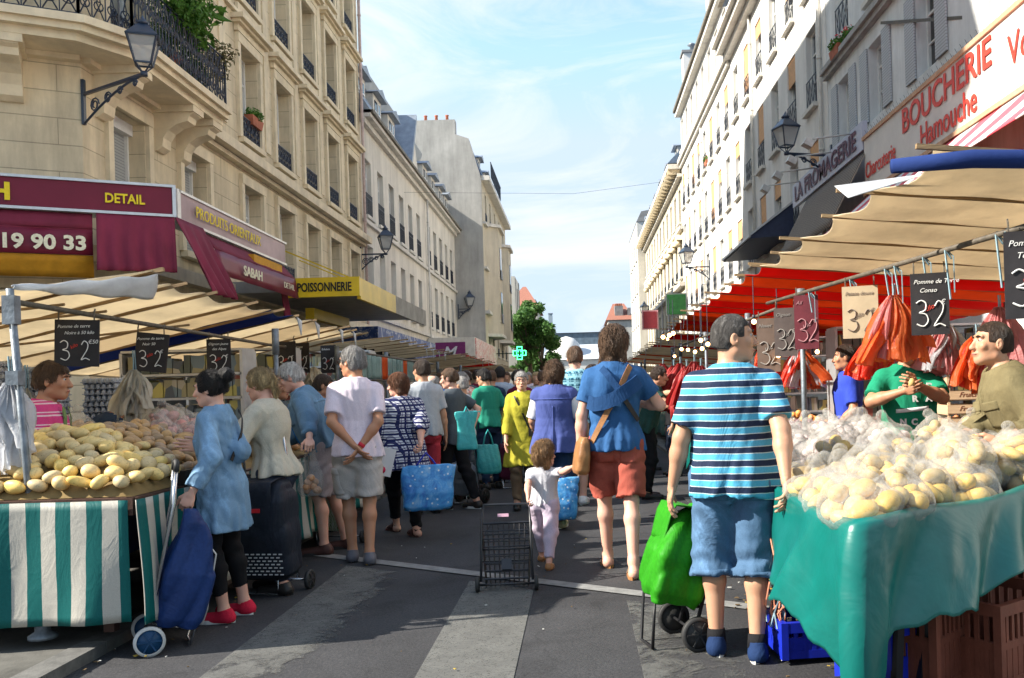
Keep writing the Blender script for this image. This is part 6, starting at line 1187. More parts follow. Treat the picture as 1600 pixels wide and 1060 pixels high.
for px in (1560,1575,1480,1445,1385,1400,1330,1265): 
    X,Z=railR(px); r1=random.Random(px); b.tube([(X,Z,2.17),(X+.02,Z-.02,2.1),(X-.015,Z-.02,2.15),(X+.01,Z-.02,1.98-r1.random()*.12)],.006,4); b.tube([(X+.01,Z,2.15),(X+.03,Z-.03,2.11),(X+.035,Z-.02,1.9)],.004,4)
b.o('twine',TWINE,RA)
ys=[8.52+k*.85 for k in range(12)]; RB_=awning('red and orange awning over the lit fruit stall on the right',1,1.62,5.2,2.52,2.20,ys,[CRED,CORG,CRED,CORG,CRED,CRED,CORG,CORG,CRED,CORG,CORG],9,'market awnings on the right',rail=((1.95,8.8,2.12),(1.85,17.6,2.12)),poles=[(2.0,10.5,2.2),(2.0,14,2.2),(2.0,17.5,2.2),(4.8,10,2.2),(4.8,14,2.2)],flaps=(7,9))
awning('dark red and tan awning farther along the right side',1,1.75,5.2,2.45,2.2,[18.2+k*.9 for k in range(12)],[CRED if k in(0,1,5) else CTAN for k in range(11)],10,'market awnings on the right',poles=[(2.0,19,2.2),(2.0,27,2.2)],flaps=(0,2,3,5,7))
awning('orange and tan awning far down the right side',1,1.9,5.2,2.5,2.2,[29+k*1.0 for k in range(12)],[CORG if k%4==1 else CTAN for k in range(11)],12,'market awnings on the right',poles=[(2.1,30,2.2),(2.1,39,2.2)])
awning('tan awning farthest down the right side',1,1.9,5.2,2.4,2.2,[42+k*1.5 for k in range(10)],[CTAN]*9,13,'market awnings on the right')
awning('pale awning beyond the striped stall on the left side',-1,-3.05,-6.6,2.35,2.05,[15.2+k*.85 for k in range(9)],[CTANL]*8,14,'market awnings on the left',flaps=(4,5,6,7),poles=[(-3.3,15.4,2.1),(-3.3,21,2.1),(-6,15.4,2.1)])
awning('tan awning midway down the left side',-1,-3.0,-6.6,2.4,2.1,[24+k*1.0 for k in range(9)],[CTAN]*8,15,'market awnings on the left',flaps=(3,5,7),poles=[(-3.2,24.3,2.1),(-3.2,31,2.1)])
awning('tan awning far down the left side',-1,-2.9,-6.6,2.4,2.1,[35+k*1.3 for k in range(10)],[CTAN]*9,16,'market awnings on the left')
# ---- fruit stall behind the striped man, with bulbs
FT=thing('fruit_stall_table','table draped in green plastic with heaped grapes and fruit','table',(2.4,11,0))
b=MB(); b.bb((1.75,7.6,.78),(4.2,16.5,.82)); b.o('tabletop',MATS['dark_table_wood'],FT)
b=MB(); b.grid(lambda u,v:(1.70-.04*math.sin(u*40+v)*v-.10*v*abs(math.sin(u*7)), 7.6+8.9*u, .84-(.5+.2*math.sin(u*31))*v),120,10,True,.004); b.o('cloth',GREENC,FT)
b=MB(); b.grid(lambda u,v:(1.72+1.0*u,7.55-.03*math.sin(u*12+v*2)*v, .84-.6*v),20,8,True,.004); b.o('cloth',GREENC,FT)
LGR=plasticcloth('light_green_cloth',(.10,.55,.18)); b=MB(); b.grid(lambda u,v:(1.52+.25*u+.03*math.sin(9*u+4*v),7.2+.5*u,.80-(.45-.1*u)*v),10,10,True,.004); b.o('corner_cloth',LGR,FT)
def heap(par,name,mat,x0,x1,y0,y1,z,h,n,r,seed,lbl=None,cat=None,grp=None):
    rr=random.Random(seed); b=MB()
    for k in range(n):
        u=rr.random();v=rr.random(); q=h*(1-(2*u-1)**2)*(1-(2*v-1)**4)*rr.random()**.3; s=r*rr.uniform(.85,1.15); b.ball((x0+(x1-x0)*u,y0+(y1-y0)*v,z+q+r*.6),(s,s,s*.95),8,5)
    o=b.o(name,mat); return tag(o,lbl,cat,grp,'stuff')
ORNG=vegm('orange_peel',(.75,.25,.02),(.85,.38,.05)); APPL=vegm('apple_skin',(.45,.05,.03),(.55,.25,.05)); BANA=vegm('banana_skin',(.6,.42,.04),(.7,.55,.08)); GRNV=vegm('green_leaf_veg',(.05,.14,.02),(.12,.28,.05))
heap(FT,'grapes',GRAPE,1.85,2.7,8.3,9.6,.84,.16,420,.017,1,'heap of dark grapes on the draped fruit stall','grapes'); heap(FT,'oranges',ORNG,1.85,2.9,9.8,11.2,.84,.2,110,.038,2,'heap of oranges on the fruit stall','oranges'); heap(FT,'apples',APPL,1.85,3,11.4,13,.84,.2,120,.038,3,'heap of red apples on the fruit stall','apples'); heap(FT,'green_vegetables',GRNV,1.85,3,13.2,15.5,.84,.2,120,.05,4,'heap of green vegetables at the far end of the fruit stall','vegetables'); heap(FT,'tomatoes',APPL,2.9,4.1,7.7,9.4,.84,.16,140,.034,9,'heap of tomatoes behind the bagged potatoes','tomatoes')
wbx=tag(MB().bb((1.55,7.95,.84),(1.95,8.25,1.02)).o('carton',M('white_carton',(.6,.55,.6),.7,.08)),'white carton on the corner of the draped fruit stall','carton'); 
b=MB(); 
for k in range(8): b.lathe([(.022,0),(.022,.07),(.012,.09),(.012,.1)],(1.6+.08*(k%4),8.02+.1*(k//4),1.02),8)
tag(b.o('jars_of_honey',M('honey_glass',(.65,.25,.02),.15,.1)),'amber jars standing on the white carton','jars',kind='stuff')
t=NT('lit_bulb',.3); t.b.inputs['Emission Color'].default_value=(1,.52,.18,1); t.b.inputs['Emission Strength'].default_value=6; BULB=t.m
bulbs=[(1036,527,9.2),(1046,524,9.3),(1052,521,9.4),(1065,546,11.5),(1075,547,11),(1086,550,10.5),(1095,532,9.0),(1106,538,8.8),(1097,545,9.8),(1054,557,13),(1178,503,7.6),(1216,556,8.6),(1277,550,8.8),(1043,530,14)]
for k,(px,py,Z) in enumerate(bulbs):
    p=P(px,py,Z); t=thing('light_bulb','bare lit bulb hanging under the red awning','bulb',p,0,'bare bulbs under the red awning'); b=MB(); b.ball((0,0,0),.021,10,8); b.o('globe',BULB,t,False); b=MB(); b.lathe([(.014,.02),(.014,.055),(.004,.06)],n=8); b.tube([(0,0,.06),(0,0,max(.1,2.3-p.z))],.004,4); b.o('socket',IRON,t,False)
for k,(px,py,Z) in enumerate([(1052,590,12),(1062,586,11.3),(1072,590,10.7),(1084,582,10.2),(1094,588,9.7),(1035,588,13)]):
    p=P(px,py-28,Z); hangbag(['red mesh bags hanging over the apples','deep red bags hanging over the oranges','dark red bags hanging mid way along the fruit stall','red bags hanging near the bulbs','bright red bags hanging behind the striped polo shoulder','small dark red bags farthest down the fruit stall'][k],tuple(p),.62,.5,[M('dark_red_plastic',(.35,.02,.02),.4,.2,6,tl=.3)],30+k,3,'red bags over the fruit stall')
# wooden trays
TRAYM=M('tray_wood',(.58,.40,.25),.75,.12,5,.2,40,stretch=(.3,3,3)); INK=M('brown_ink',(.2,.07,.04),.8)
for k in range(6):
    z=.86+k*.115; t=thing('fruit_tray','wooden tray with brown script, '+['lowest','second from below','third from below','fourth from below','second from the top','topmost'][k]+' behind the green tee seller','tray',(3.35,7.55,z),R(-8),'stacked wooden fruit trays'); b=MB(); b.box((0,0,.005),(.58,.38,.01)); b.o('base',TRAYM,t,False)
    b=MB(); b.box((0,-.19,.045),(.58,.012,.07)); b.box((0,.19,.045),(.58,.012,.07)); b.box((-.285,0,.045),(.012,.37,.07)); b.box((.285,0,.045),(.012,.37,.07)); b.o('side_board',TRAYM,t,False)
    b=MB()
    for sx in(-1,1):
        for sy in(-1,1): b.box((sx*.275,sy*.175,.062),(.02,.02,.105))
    b.o('corner_post',TRAYM,t,False); text('lettering','Fruits du Verger',.058,INK,t,(-.2,-.197,.03),(R(90),0,0),world=False,shear=.4,extr=.001)
RS=thing('stall_counter','back counter of the right stall carrying trays and red produce','counter',(3.4,7.4,0)); b=MB(); b.bb((2.7,7.2,.1),(4.6,8.0,.85)); b.bb((4.62,4.5,.1),(4.68,9,2.1)); b.o('counter',M('counter_board',(.13,.07,.05),.7,.2,4),RS)
heap(None,'red_peppers',APPL,2.2,3.0,7.2,7.9,.86,.12,70,.03,12,'red peppers heaped on the counter left of the trays','peppers')
# ---- crates under the right table
def crate(label,c,d,rz,mat,name='plastic_crate',rx=0):
    t=thing(name,label,'crate',c,rz); w,l,h=d; b=MB(); b.box((0,0,.01),(w,l,.02)); b.o('base',mat,t,False)
    for (p,dd,ax) in(((0,-l/2,h/2),(w,.012,h),0),((0,l/2,h/2),(w,.012,h),0),((-w/2,0,h/2),(.012,l,h),1),((w/2,0,h/2),(.012,l,h),1)):
        b=MB(); n=int((dd[0] if ax==0 else dd[1])/.045); tw=dd[0] if ax==0 else dd[1]
        for z,hh in((.02,.04),(h*.5,.03),(h-.025,.05)): b.box((p[0],p[1],z),(dd[0]+(.02 if z>h*.8 else 0),dd[1]+(.02 if z>h*.8 else 0),hh))
        for k in range(n+1):
            o=-tw/2+.012+(tw-.024)*k/n; b.box((p[0]+(o if ax==0 else 0),p[1]+(o if ax==1 else 0),h/2),((.02,.010,h-.02) if ax==0 else (.010,.02,h-.02)))
        b.box((p[0]*.985,p[1]*.985,h*.30),(dd[0]*.96,dd[1]*.96,h*.5)); b.o('side',mat,t,False)
    b=MB()
    for sx in(-1,1):
        for sy in(-1,1): b.box((sx*w/2,sy*l/2,h/2),(.035,.035,h+.002))
    b.o('corner_post',mat,t,False); return t
BRC=M('brown_crate_plastic',(.16,.05,.03),.5,.2,8,.2,30,dirt=.3); BLC=M('blue_crate_plastic',(.01,.025,.40),.4,.15,8)
crate('brown plastic crate at the right edge of the photo under the teal cloth',(1.86,4.10,.07),(.56,.38,.36),.62,BRC); crate('brown plastic crate stacked crooked beside the black trestle legs',(1.47,4.02,.07),(.36,.36,.42),.75,BRC); crate('brown plastic crate lying behind the other two brown crates',(2.3,4.75,.07),(.58,.40,.50),.1,BRC)
crate('blue plastic crate at the kerb under the hanging corner of teal cloth',(1.29,3.98,.03),(.16,.30,.32),.5,BLC); crate('blue plastic crate half hidden behind the front blue one',(1.16,4.6,.03),(.4,.3,.18),.1,BLC)
b=MB(); b.ball((1.14,3.72,.10),(.15,.12,.09),16,10); b.v=[(x+.02*math.sin(30*y),y+.015*math.sin(26*x),z+.015*math.sin(34*x+20*y)) for x,y,z in b.v]; tag(b.o('rubbish_bag',M('dark_bin_plastic',(.03,.03,.04),.25,.3,20,.6,20)),'dark rubbish bag lying on the kerb under the teal cloth','rubbish bag')
b=MB(); rr=random.Random(4)
for k in range(26):
    x=.98+rr.gauss(0,.02); y=4.55+rr.gauss(0,.05); p=[(x,y,.62)]; 
    for j in range(6): p.append((x+rr.gauss(0,.018)-.012*j*.3,y+rr.gauss(0,.02),.62-.075*(j+1)))
    b.cm=k%2; b.tube(p,.0045,4)
tag(link('twine_hank',b.data('twine_hank',[TWINE,M('orange_twine',(.5,.2,.12),.8)])),'tangled blue and orange twine hanging from the teal cloth edge','twine')
# ---- egg trays and back shelves on the left
EGG=M('egg_carton_pulp',(.30,.34,.42),.8,.15,10,.3,40); b=MB(); b.box((0,0,.004),(.30,.30,.008))
for i in range(6):
    for j in range(6): b.ball((-.125+.05*i,-.125+.05*j,.012),(.021,.021,.030),8,6)
em=b.data('egg_tray',EGG); eg=None
for sx,sy,n,pl in((-5.15,7.35,17,'first stack from the left'),(-4.80,7.38,17,'second stack from the left'),(-4.45,7.45,16,'third stack from the left'),(-4.1,7.8,14,'shorter right hand stack')):
    for k in range(n): tag(link('egg_tray',em,None,loc=(sx+random.uniform(-.01,.01),sy,.92+k*.05),rot=random.uniform(-.04,.04)),'full egg tray in the '+pl+' behind the bagged potatoes','egg tray','egg trays, '+pl)
tt=thing('egg_table','low table carrying the egg trays','table',(-4.6,7.5,0)); b=MB(); b.bb((-5.4,7.1,.82),(-3.9,8.1,.90)); b.bb((-5.4,7.15,.1),(-3.9,8.05,.8)); b.o('tabletop',M('blue_carton',(.03,.08,.3),.7,.2,6),tt)
b=MB(); b.bb((-5.5,7.08,.9),(-5.35,7.3,1.15)); b.bb((-4.6,6.95,.9),(-4.25,7.1,1.1)); tag(b.o('blue_carton',MATS['blue_carton']),'blue printed cartons leaning on the egg trays','carton')
t=NT('shelf_goods',.5); v=t.n('ShaderNodeTexVoronoi',{'Vector':t.map((9,9,5)),'Scale':1.0,'Randomness':.6}); s_=t.n('ShaderNodeSeparateColor',{0:v.outputs['Color']}); t.col(t.ramp(s_.outputs[0],[(0,(.12,.14,.12)),(.2,(.35,.32,.2)),(.4,(.18,.24,.28)),(.55,(.45,.42,.35)),(.7,(.25,.08,.06)),(.8,(.5,.45,.15)),(.9,(.1,.12,.15))],'CONSTANT')); GOODS=t.m
def shelf(label,x0,x1,y,z0,z1,n,seed):
    t=thing('display_shelf',label,'shelf',((x0+x1)/2,y,0)); b=MB(); b.bb((x0,y+.02,z0),(x1,y+.45,z0+.03))
    for k in range(n+1): z=z0+(z1-z0)*k/n; b.bb((x0,y,z),(x1,y+.4,z+.025))
    for x in(x0,x1): b.bb((x-.015,y,.1),(x+.015,y+.4,z1)) 
    b.o('frame',ALU,t); rr=random.Random(seed); b=MB()
    for k in range(n):
        z=z0+(z1-z0)*k/n+.03; x=x0+.05
        while x<x1-.05:
            w=rr.uniform(.07,.16); h=rr.uniform(.5,.85)*(z1-z0)/n; b.bb((x,y+.05,z),(x+w-.012,y+.3,z+h)); x+=w
    tag(b.o('packets',GOODS,t),kind='stuff'); return t
shelf('glass fronted shelf of jars behind the bun haired woman',-4.75,-3.5,9.3,.9,1.9,4,1); shelf('shelf of goods behind the blonde woman',-4.9,-3.6,11.2,.9,2.0,4,2); shelf('shelf of goods behind the farther left stall',-5.2,-3.4,14.6,.9,2.1,5,3); shelf('shelf of goods deep in the fruit stall on the right',3.0,5.0,10.4,.9,2.0,4,4); shelf('shelf of goods behind the apples on the right',3.2,5.0,14.5,.9,2.1,4,5)
# farther left stall: hung plastic sheets and clothes
HS_=thing('hanging_display','row of greenish clear packets hung on a rail at the farther left stall','display',(-3.3,14,0)); GRB=plastic('green_clear_plastic',(.35,.5,.48),.4,.2)
b=MB(); b.tube([(-3.25,12.6,2.02),(-3.15,19.4,2.02)],.02,6); b.tube([(-3.25,12.6,1.62),(-3.15,19.4,1.62)],.012,6); b.o('rail',RAILM,HS_)
for k in range(18):
    y=12.8+k*.36; b=MB(); b.grid(lambda u,v:(-3.2+.03*math.sin(9*u+k),y+.28*u,2.0-.36*v),6,5,True,.006); b.o('packet',GRB if k%5 else MATS['orange_bag_plastic'],HS_)
def ftable(label,x0,x1,y0,y1,mat,goods,seed,side):
    t=thing('market_table',label,'table',((x0+x1)/2,(y0+y1)/2,0)); b=MB(); b.bb((x0,y0,.76),(x1,y1,.80)); b.o('tabletop',MATS['dark_table_wood'],t); xs=x1 if side<0 else x0; sg_=1 if side<0 else -1
    b=MB(); b.grid(lambda u,v:(xs+sg_*(.02+.04*math.sin(u*37+v)*v),y0+(y1-y0)*u,.82-.6*v),60,6,True,.004); b.o('cloth',mat,t); b=MB(); b.grid(lambda u,v:(x0+(x1-x0)*u,y0-.02-.02*math.sin(u*17)*v,.82-.6*v),14,6,True,.004); b.o('cloth',mat,t)
    n=len(goods)
    for k,(nm,m,r) in enumerate(goods): heap(None,nm,m,x0+.05,x1-.05,y0+(y1-y0)*k/n+.1,y0+(y1-y0)*(k+1)/n-.1,.80,.22,90,r,seed+k,f'heap of {nm.replace("_"," ")} on the '+label,nm.replace('_',' '))
ftable('teal draped table farther down the left side',-4.4,-3.1,11.6,19,GREENC,[('oranges',ORNG,.04),('green_cabbages',GRNV,.07),('bananas',BANA,.045),('apples',APPL,.04)],20,-1); ftable('table far down the left side of the street',-4.4,-3.1,22,34,CRED,[('tomatoes',APPL,.045),('lemons',BANA,.045)],30,-1); ftable('table beyond the fruit stall on the right',2.0,3.6,18,28,GREENC,[('peppers',APPL,.045),('courgettes',GRNV,.045)],40,1); ftable('table far down the right side of the street',2.1,3.8,30,46,CTAN,[('carrots',ORNG,.045),('lettuces',GRNV,.07)],50,1)
# ================= street lamps =================
LG=NT('lantern_glass',.1,.6); LG.col((.55,.56,.55)); _tp=LG.n('ShaderNodeBsdfTransparent'); LG.out(LG.n('ShaderNodeMixShader',{0:.45,1:LG.b.outputs[0],2:_tp.outputs[0]}).outputs[0]); LGLASS=LG.m
LAMPM=M('lamp_blue_black',(.015,.03,.06),.35,.2,10,spec=.6)
def street_lamp(label,wall,lamp,size=.62):
    """wall and lamp foot points; the bracket runs between them"""
    w=Vector(wall); l=Vector(lamp); t=thing('street_lamp',label,'street lamp',w,0,'wall lanterns'); d=Vector((l.x-w.x,l.y-w.y,0)); L_=d.length; d.normalize(); z=l.z; s=size/.62
    pt=lambda a,h: w+d*a+Vector((0,0,z-w.z+h)); b=MB(); b.bar(pt(.02,-.45*s),pt(.02,.22*s),.07*s,.04*s); b.bar(pt(0,0),pt(L_,0),.045*s,.04*s,(0,0,1)); pts=[pt(.03+L_*.9*i/10,-.42*s*(1-i/10)**1.6-.02) for i in range(11)]; b.tube(pts,.018*s,6)
    for c_,r_ in((.20,.11),(.42,.085),(.62,.06),(.86,.05)):
        b.tube([pt(L_*c_+r_*s*(1-i/26)*math.cos(i*.62),-r_*s-.02-.1*s*(1-c_)+r_*s*(1-i/26)*math.sin(i*.62)) for i in range(18)],.013*s,5)
    b.o('bracket',LAMPM,t)
    c=l; b=MB(); T=lambda q: (c.x,c.y,c.z+q*s)
    r0,r1=.105*s*1.4142,.19*s*1.4142; zz0,zz1=.14*s,.50*s
    cor=lambda r,z: [Vector((c.x+r*math.cos(PI/4+k*PI/2+.35),c.y+r*math.sin(PI/4+k*PI/2+.35),c.z+z)) for k in range(4)]
    A=cor(r0,zz0); B=cor(r1,zz1)
    for k in range(4): b.bar(A[k],B[k],.022*s); b.bar(A[k],A[(k+1)%4],.022*s); b.bar(B[k],B[(k+1)%4],.03*s); b.bar((c.x,c.y,c.z),A[k],.016*s)
    b.lathe([(.05*s,-.03*s),(.05*s,.03*s)],(c.x,c.y,c.z),8); b.o('cage',LAMPM,t)
    b=MB(); C=cor(.15*s,zz1+.13*s); D=cor(.08*s,zz1+.19*s); B2=cor(r1*1.12,zz1); V=B2+C+D; Fc=[]
    for q in(0,4): Fc+=[(q+k,q+(k+1)%4,q+4+(k+1)%4,q+4+k) for k in range(4)]
    b.add(V,Fc+[(8,9,10,11),(3,2,1,0)]); b.lathe([(.07*s,zz1+.19*s),(.09*s,zz1+.22*s),(.05*s,zz1+.25*s),(.02*s,zz1+.30*s),(.001,zz1+.34*s)],(c.x,c.y,c.z),10); b.o('cap',LAMPM,t)
    b=MB(); A2=cor(r0*.96,zz0+.01); B3=cor(r1*.96,zz1-.01); b.add(A2+B3,[(k,(k+1)%4,4+(k+1)%4,4+k) for k in range(4)]); b.o('glass',LGLASS,t); b=MB(); b.lathe([(.03*s,.16*s),(.035*s,.3*s),(.02*s,.38*s)],(c.x,c.y,c.z),10); b.o('bulb',M('lamp_bulb',(.6,.6,.55),.3),t)
def lampat(label,wx,px,py,Z,sz,wp_=None):
    p=P(px,py,Z); w=wp_ or Vector((wx,Z,p.z)); street_lamp(label,(w[0],w[1],p.z-.0),p,sz)
lampat('large blue black lantern on a scrolled bracket at the beige corner',-7.72,225,116,13.4,.66,(-7.74,14.22,0)); lampat('lantern on the joint of the beige and white houses',-7.72,603,397,32.2,.78); lampat('lantern on the blank grey wall corner',-7.3,734,483,57.4,.9,(-7.6,57.4,0)); lampat('small far lantern on the bow windowed building',-5.9,787,515,70,.9)
lampat('lantern in front of the white houses, above the cheese shop canopy',XR,1229,240,23.4,.82,(XR,23.8,0)); lampat('lantern on the white houses above the green sign on the right',XR,1073,418,46,.95); lampat('small far lantern beside the dark red sign on the right',XR,1007,494,79,1.0)
# ================= right shop signs =================
LRED=M('red_letters',(.66,.05,.03),.5,.08,20); OFFW=M('offwhite_fascia',(.70,.66,.60),.5,.1,1.2,dirt=.15)
def rsign(body,size,mat,par,s0,z,X,sx=1,bold=0,**k): return text('lettering',body,size,mat,par,(X,s0,z),(R(90),0,R(-90)),sx=sx,bold=bold,**k)
t=thing('shop_sign','long cream butcher fascia with red letters BOUCHERIE','sign',(6.5,16,5.6)); b=MB(); b.bb((6.5,8,5.55),(6.88,19.95,6.72)); b.o('board',OFFW,t); b=MB(); b.bb((6.46,8,6.72),(6.9,20,6.80)); b.bb((6.46,8,5.47),(6.9,20,5.55)); b.o('trim',M('peach_trim',(.55,.33,.2),.7),t)
rsign('BOUCHERIE',.66,LRED,t,17.6,6.20,6.48,sx=1.08,bold=.01); rsign('Hamouche',.62,LRED,t,16.7,5.66,6.48,sx=.88,bold=.006); rsign('Charcuterie',.48,LRED,t,19.85,5.84,6.48,sx=.80,bold=.002); rsign('Volaille',.66,LRED,t,13.25,5.95,6.48,sx=.9)
b=MB()
for k in range(120): y=8.2+k*.1; b.bar((6.62,y,6.8),(6.55+.1*(k%2),y+.03,6.98),.006)
b.o('bird_spikes',IRON,t)
RW_=bandm('red_white_awning',[(0,(.62,.10,.13)),(.5,(.72,.70,.70))],1.5,1,.8,.0); t=thing('shop_awning','red and white striped awning below the butcher fascia','awning',(6.4,15,5)); b=MB(); b.grid(lambda u,v:(6.5-1.3*v,8+11.8*u,5.46-1.05*v-.03*math.sin(PI*v)),24,6,True,.02); b.o('canvas',RW_,t)
t=thing('shop_sign','pale lilac fascia reading LA FROMAGERIE','sign',(6.5,23,6.6)); b=MB(); b.bb((6.5,20.05,6.55),(6.62,26.6,7.2)); b.o('board',M('lilac_fascia',(.48,.50,.60),.45,.08,1.2),t); rsign('LA FROMAGERIE',.60,M('dark_violet_letters',(.10,.03,.06),.5),t,26.3,6.68,6.48,sx=1.32,bold=.014)
b=MB()
for k in range(4):
    y=20.9+k*1.6; b.tube([(6.6,y,7.15),(5.6,y,7.05)],.022,6); b.box((5.5,y,6.95),(.22,.28,.16),ry=.5)
b.o('spotlight',M('white_metal_paint',(.5,.5,.48),.4),t)
t=thing('roller_cover','brown and cream vertically slatted canopy below the cheese shop sign','awning',(6,22,5.5)); b=MB(); b.grid(lambda u,v:(6.55-.9*v,19.9+5.3*u,6.52-1.7*v),20,6,True,.02); b.o('canvas',bandm('brown_slat',[(0,(.06,.04,.03)),(.55,(.30,.25,.2))],.18,1,.7,0),t)
t=thing('shop_canopy','dark folded canopy with pale edge left of the cheese shop sign','awning',(6,25,6)); b=MB(); b.prism([(6.85,7.0),(5.5,6.02),(5.5,5.92),(6.85,6.0)],28,33.3,'y'); b.o('canvas',M('dark_blue_canopy',(.03,.04,.08),.5),t); b=MB(); b.bar((5.47,28,6.0),(5.47,33.3,6.0),.07); b.bar((5.47,27.97,6.03),(6.85,27.97,7.03),.06); b.o('edge',ALU,t)
b=MB(); b.bb((6.3,30,4.4),(6.4,30.6,5.0)); 
t=thing('hanging_sign','green shop sign above the red awnings','sign',(5.3,30,4)); c0=P(1057,476,34); b=MB(); b.box(tuple(c0),(.7,.06,.75)); b.o('panel',M('green_panel',(.12,.45,.12),.5),t); b=MB(); b.box((c0.x,c0.y+.05,c0.z),(.8,.03,.85)); b.box((c0.x+1,c0.y+.1,c0.z),(1.4,.04,.04)); b.o('frame',OFFW,t)
t=thing('hanging_sign','small dark red framed sign beside the far lantern','sign',(5,60,4)); c0=P(1016,500,60); b=MB(); b.box(tuple(c0),(.9,.06,1.1)); b.o('panel',M('dark_red_panel',(.2,.02,.03),.5),t); b=MB(); b.box((c0.x,c0.y+.05,c0.z),(1.1,.04,1.3)); b.o('frame',M('pink_frame',(.5,.25,.28),.5),t)
t=thing('steel_bracket','rusty steel arm reaching out over the butcher fascia','bracket',(6.9,14,9)); p1=P(1378,36,19.5); p2=P(1560,25,15.0); b=MB(); b.bar(p1,(6.95,p2.y,p2.z),.06); b.o('arm',RAILM,t)
# left far signs
t=thing('shop_sign','magenta M shaped shop sign beyond the left stalls','sign',(-6,30,3)); c0=P(704,551,33); b=MB(); b.box(tuple(c0),(1.1,.06,.75)); b.o('panel',M('magenta_panel',(.22,.03,.15),.5),t); text('lettering','M',.6,M('white_letters',(.75,.75,.75),.5),t,(c0.x-.3,c0.y-.04,c0.z-.2),(R(90),0,0),shear=.3,bold=.01)
t=thing('shop_awning','bright red awning beside the magenta sign','awning',(-6,34,3)); c0=P(728,556,36); b=MB(); b.prism([(c0.x-.8,c0.z+.35),(c0.x-.8,c0.z-.35),(c0.x+.9,c0.z-.35)],36,40,'y'); b.o('canvas',CRED,t)
t=NT('poster_blue',.5); t.col(t.ramp(t.noise(2.2,6,.7,dist=1.5),[(.3,(.03,.06,.2)),(.5,(.06,.12,.35)),(.6,(.6,.62,.65)),(.7,(.08,.1,.25))])); c0=P(650,520,28.5); q=thing('shop_sign','long blue and white printed fascia beyond the yellow canopy','sign',(-7,33,3)); b=MB(); b.bb((-7.7,28.3,2.75),(-6.3,40,3.55)); b.o('board',t.m,q)
# pharmacy cross
t=NT('neon_green',.4); t.b.inputs['Emission Color'].default_value=(.05,1,.25,1); t.b.inputs['Emission Strength'].default_value=3.5; t.col((.05,.6,.2)); NEON=t.m
c0=P(812,552,60); q=thing('pharmacy_cross','lit green pharmacy cross over the street on the left','pharmacy sign',tuple(c0)); a,w=.42,.16; out=[(-w,-a),(w,-a),(w,-w),(a,-w),(a,w),(w,w),(w,a),(-w,a),(-w,w),(-a,w),(-a,-w),(-w,-w)]
b=MB(); b.tube([(x,-.08,z) for x,z in out],.035,6,closed=True); b.tube([(x*.5,-.08,z*.5) for x,z in out],.022,6,closed=True); b.o('tube_light',NEON,q,False); b=MB(); b.prism(out,-.04,.06,'y'); b.bar((0,.0,.0),(-3.5,.0,.0),.06); b.o('box',M('dark_green_box',(.01,.03,.02),.5),q,False)
# overhead wires and contrail are part of the sky; one thin cable spans the street
b=MB(); b.tube([(XR,40,10.8),(0,40.5,10.2),(-7.75,41,10.6)],.006,5); tag(b.o('overhead_cable',IRON),'thin dark cable spanning the street between the facades','cable')
# ================= plants =================
def leafm(name,c,c2,tl=.35):
    t=NT(name,.55,.3); oi=t.noise(3.5,5,.6); oj=t.noise(30,2,.5); cc=t.mix(t.ramp(oi,[(.35,0),(.65,1)]),c,c2); cc=t.mix(1,cc,t.ramp(oj,[(.3,.7),(.7,1.2)]),'MULTIPLY'); t.col(cc); tr=t.n('ShaderNodeBsdfTranslucent',{'Color':cc}); t.out(t.n('ShaderNodeMixShader',{0:tl,1:t.b.outputs[0],2:tr.outputs[0]}).outputs[0]); return t.m
LF1=leafm('bright_leaf',(.05,.15,.02),(.13,.27,.04)); LF2=leafm('dark_leaf',(.02,.065,.015),(.05,.12,.025)); LF3=leafm('tree_leaf',(.05,.14,.03),(.11,.23,.05)); LF4=leafm('dry_leaf',(.14,.14,.05),(.22,.18,.09)); BARK=M('bark',(.09,.065,.045),.9,.3,8,.5,30)
def leaves(mb,blobs,n,size,seed,asp=.45,droop=.3):
    r=np.random.RandomState(seed); tot=sum(b[3]*b[4]*b[5] for b in blobs)**1
    for bx in blobs:
        m=max(3,int(n*(bx[3]*bx[4]*bx[5])/tot)); d=r.normal(size=(m,3)); d/=np.linalg.norm(d,axis=1)[:,None]; rad=r.rand(m,1)**.45; p=np.array(bx[:3])+d*rad*np.array(bx[3:6]); 
        nrm_=d+r.normal(size=(m,3))*.7+[0,0,.4]; nrm_/=np.linalg.norm(nrm_,axis=1)[:,None]; u=np.cross(nrm_,r.normal(size=(m,3))); u/=np.linalg.norm(u,axis=1)[:,None]; v=np.cross(nrm_,u); s=size*(.6+.8*r.rand(m,1))
        A=p-u*s; B=p+v*s*asp-nrm_*s*.1; C=p+u*s-np.array([0,0,droop])*s; D=p-v*s*asp-nrm_*s*.1; base=len(mb.v); V=np.stack([A,B,C,D],1).reshape(-1,3); mb.v+=[tuple(x) for x in V.tolist()]; mb.f+=[(base+4*i,base+4*i+1,base+4*i+2,base+4*i+3) for i in range(m)]; mb.mi+=[0]*m; mb.sm+=[False]*m
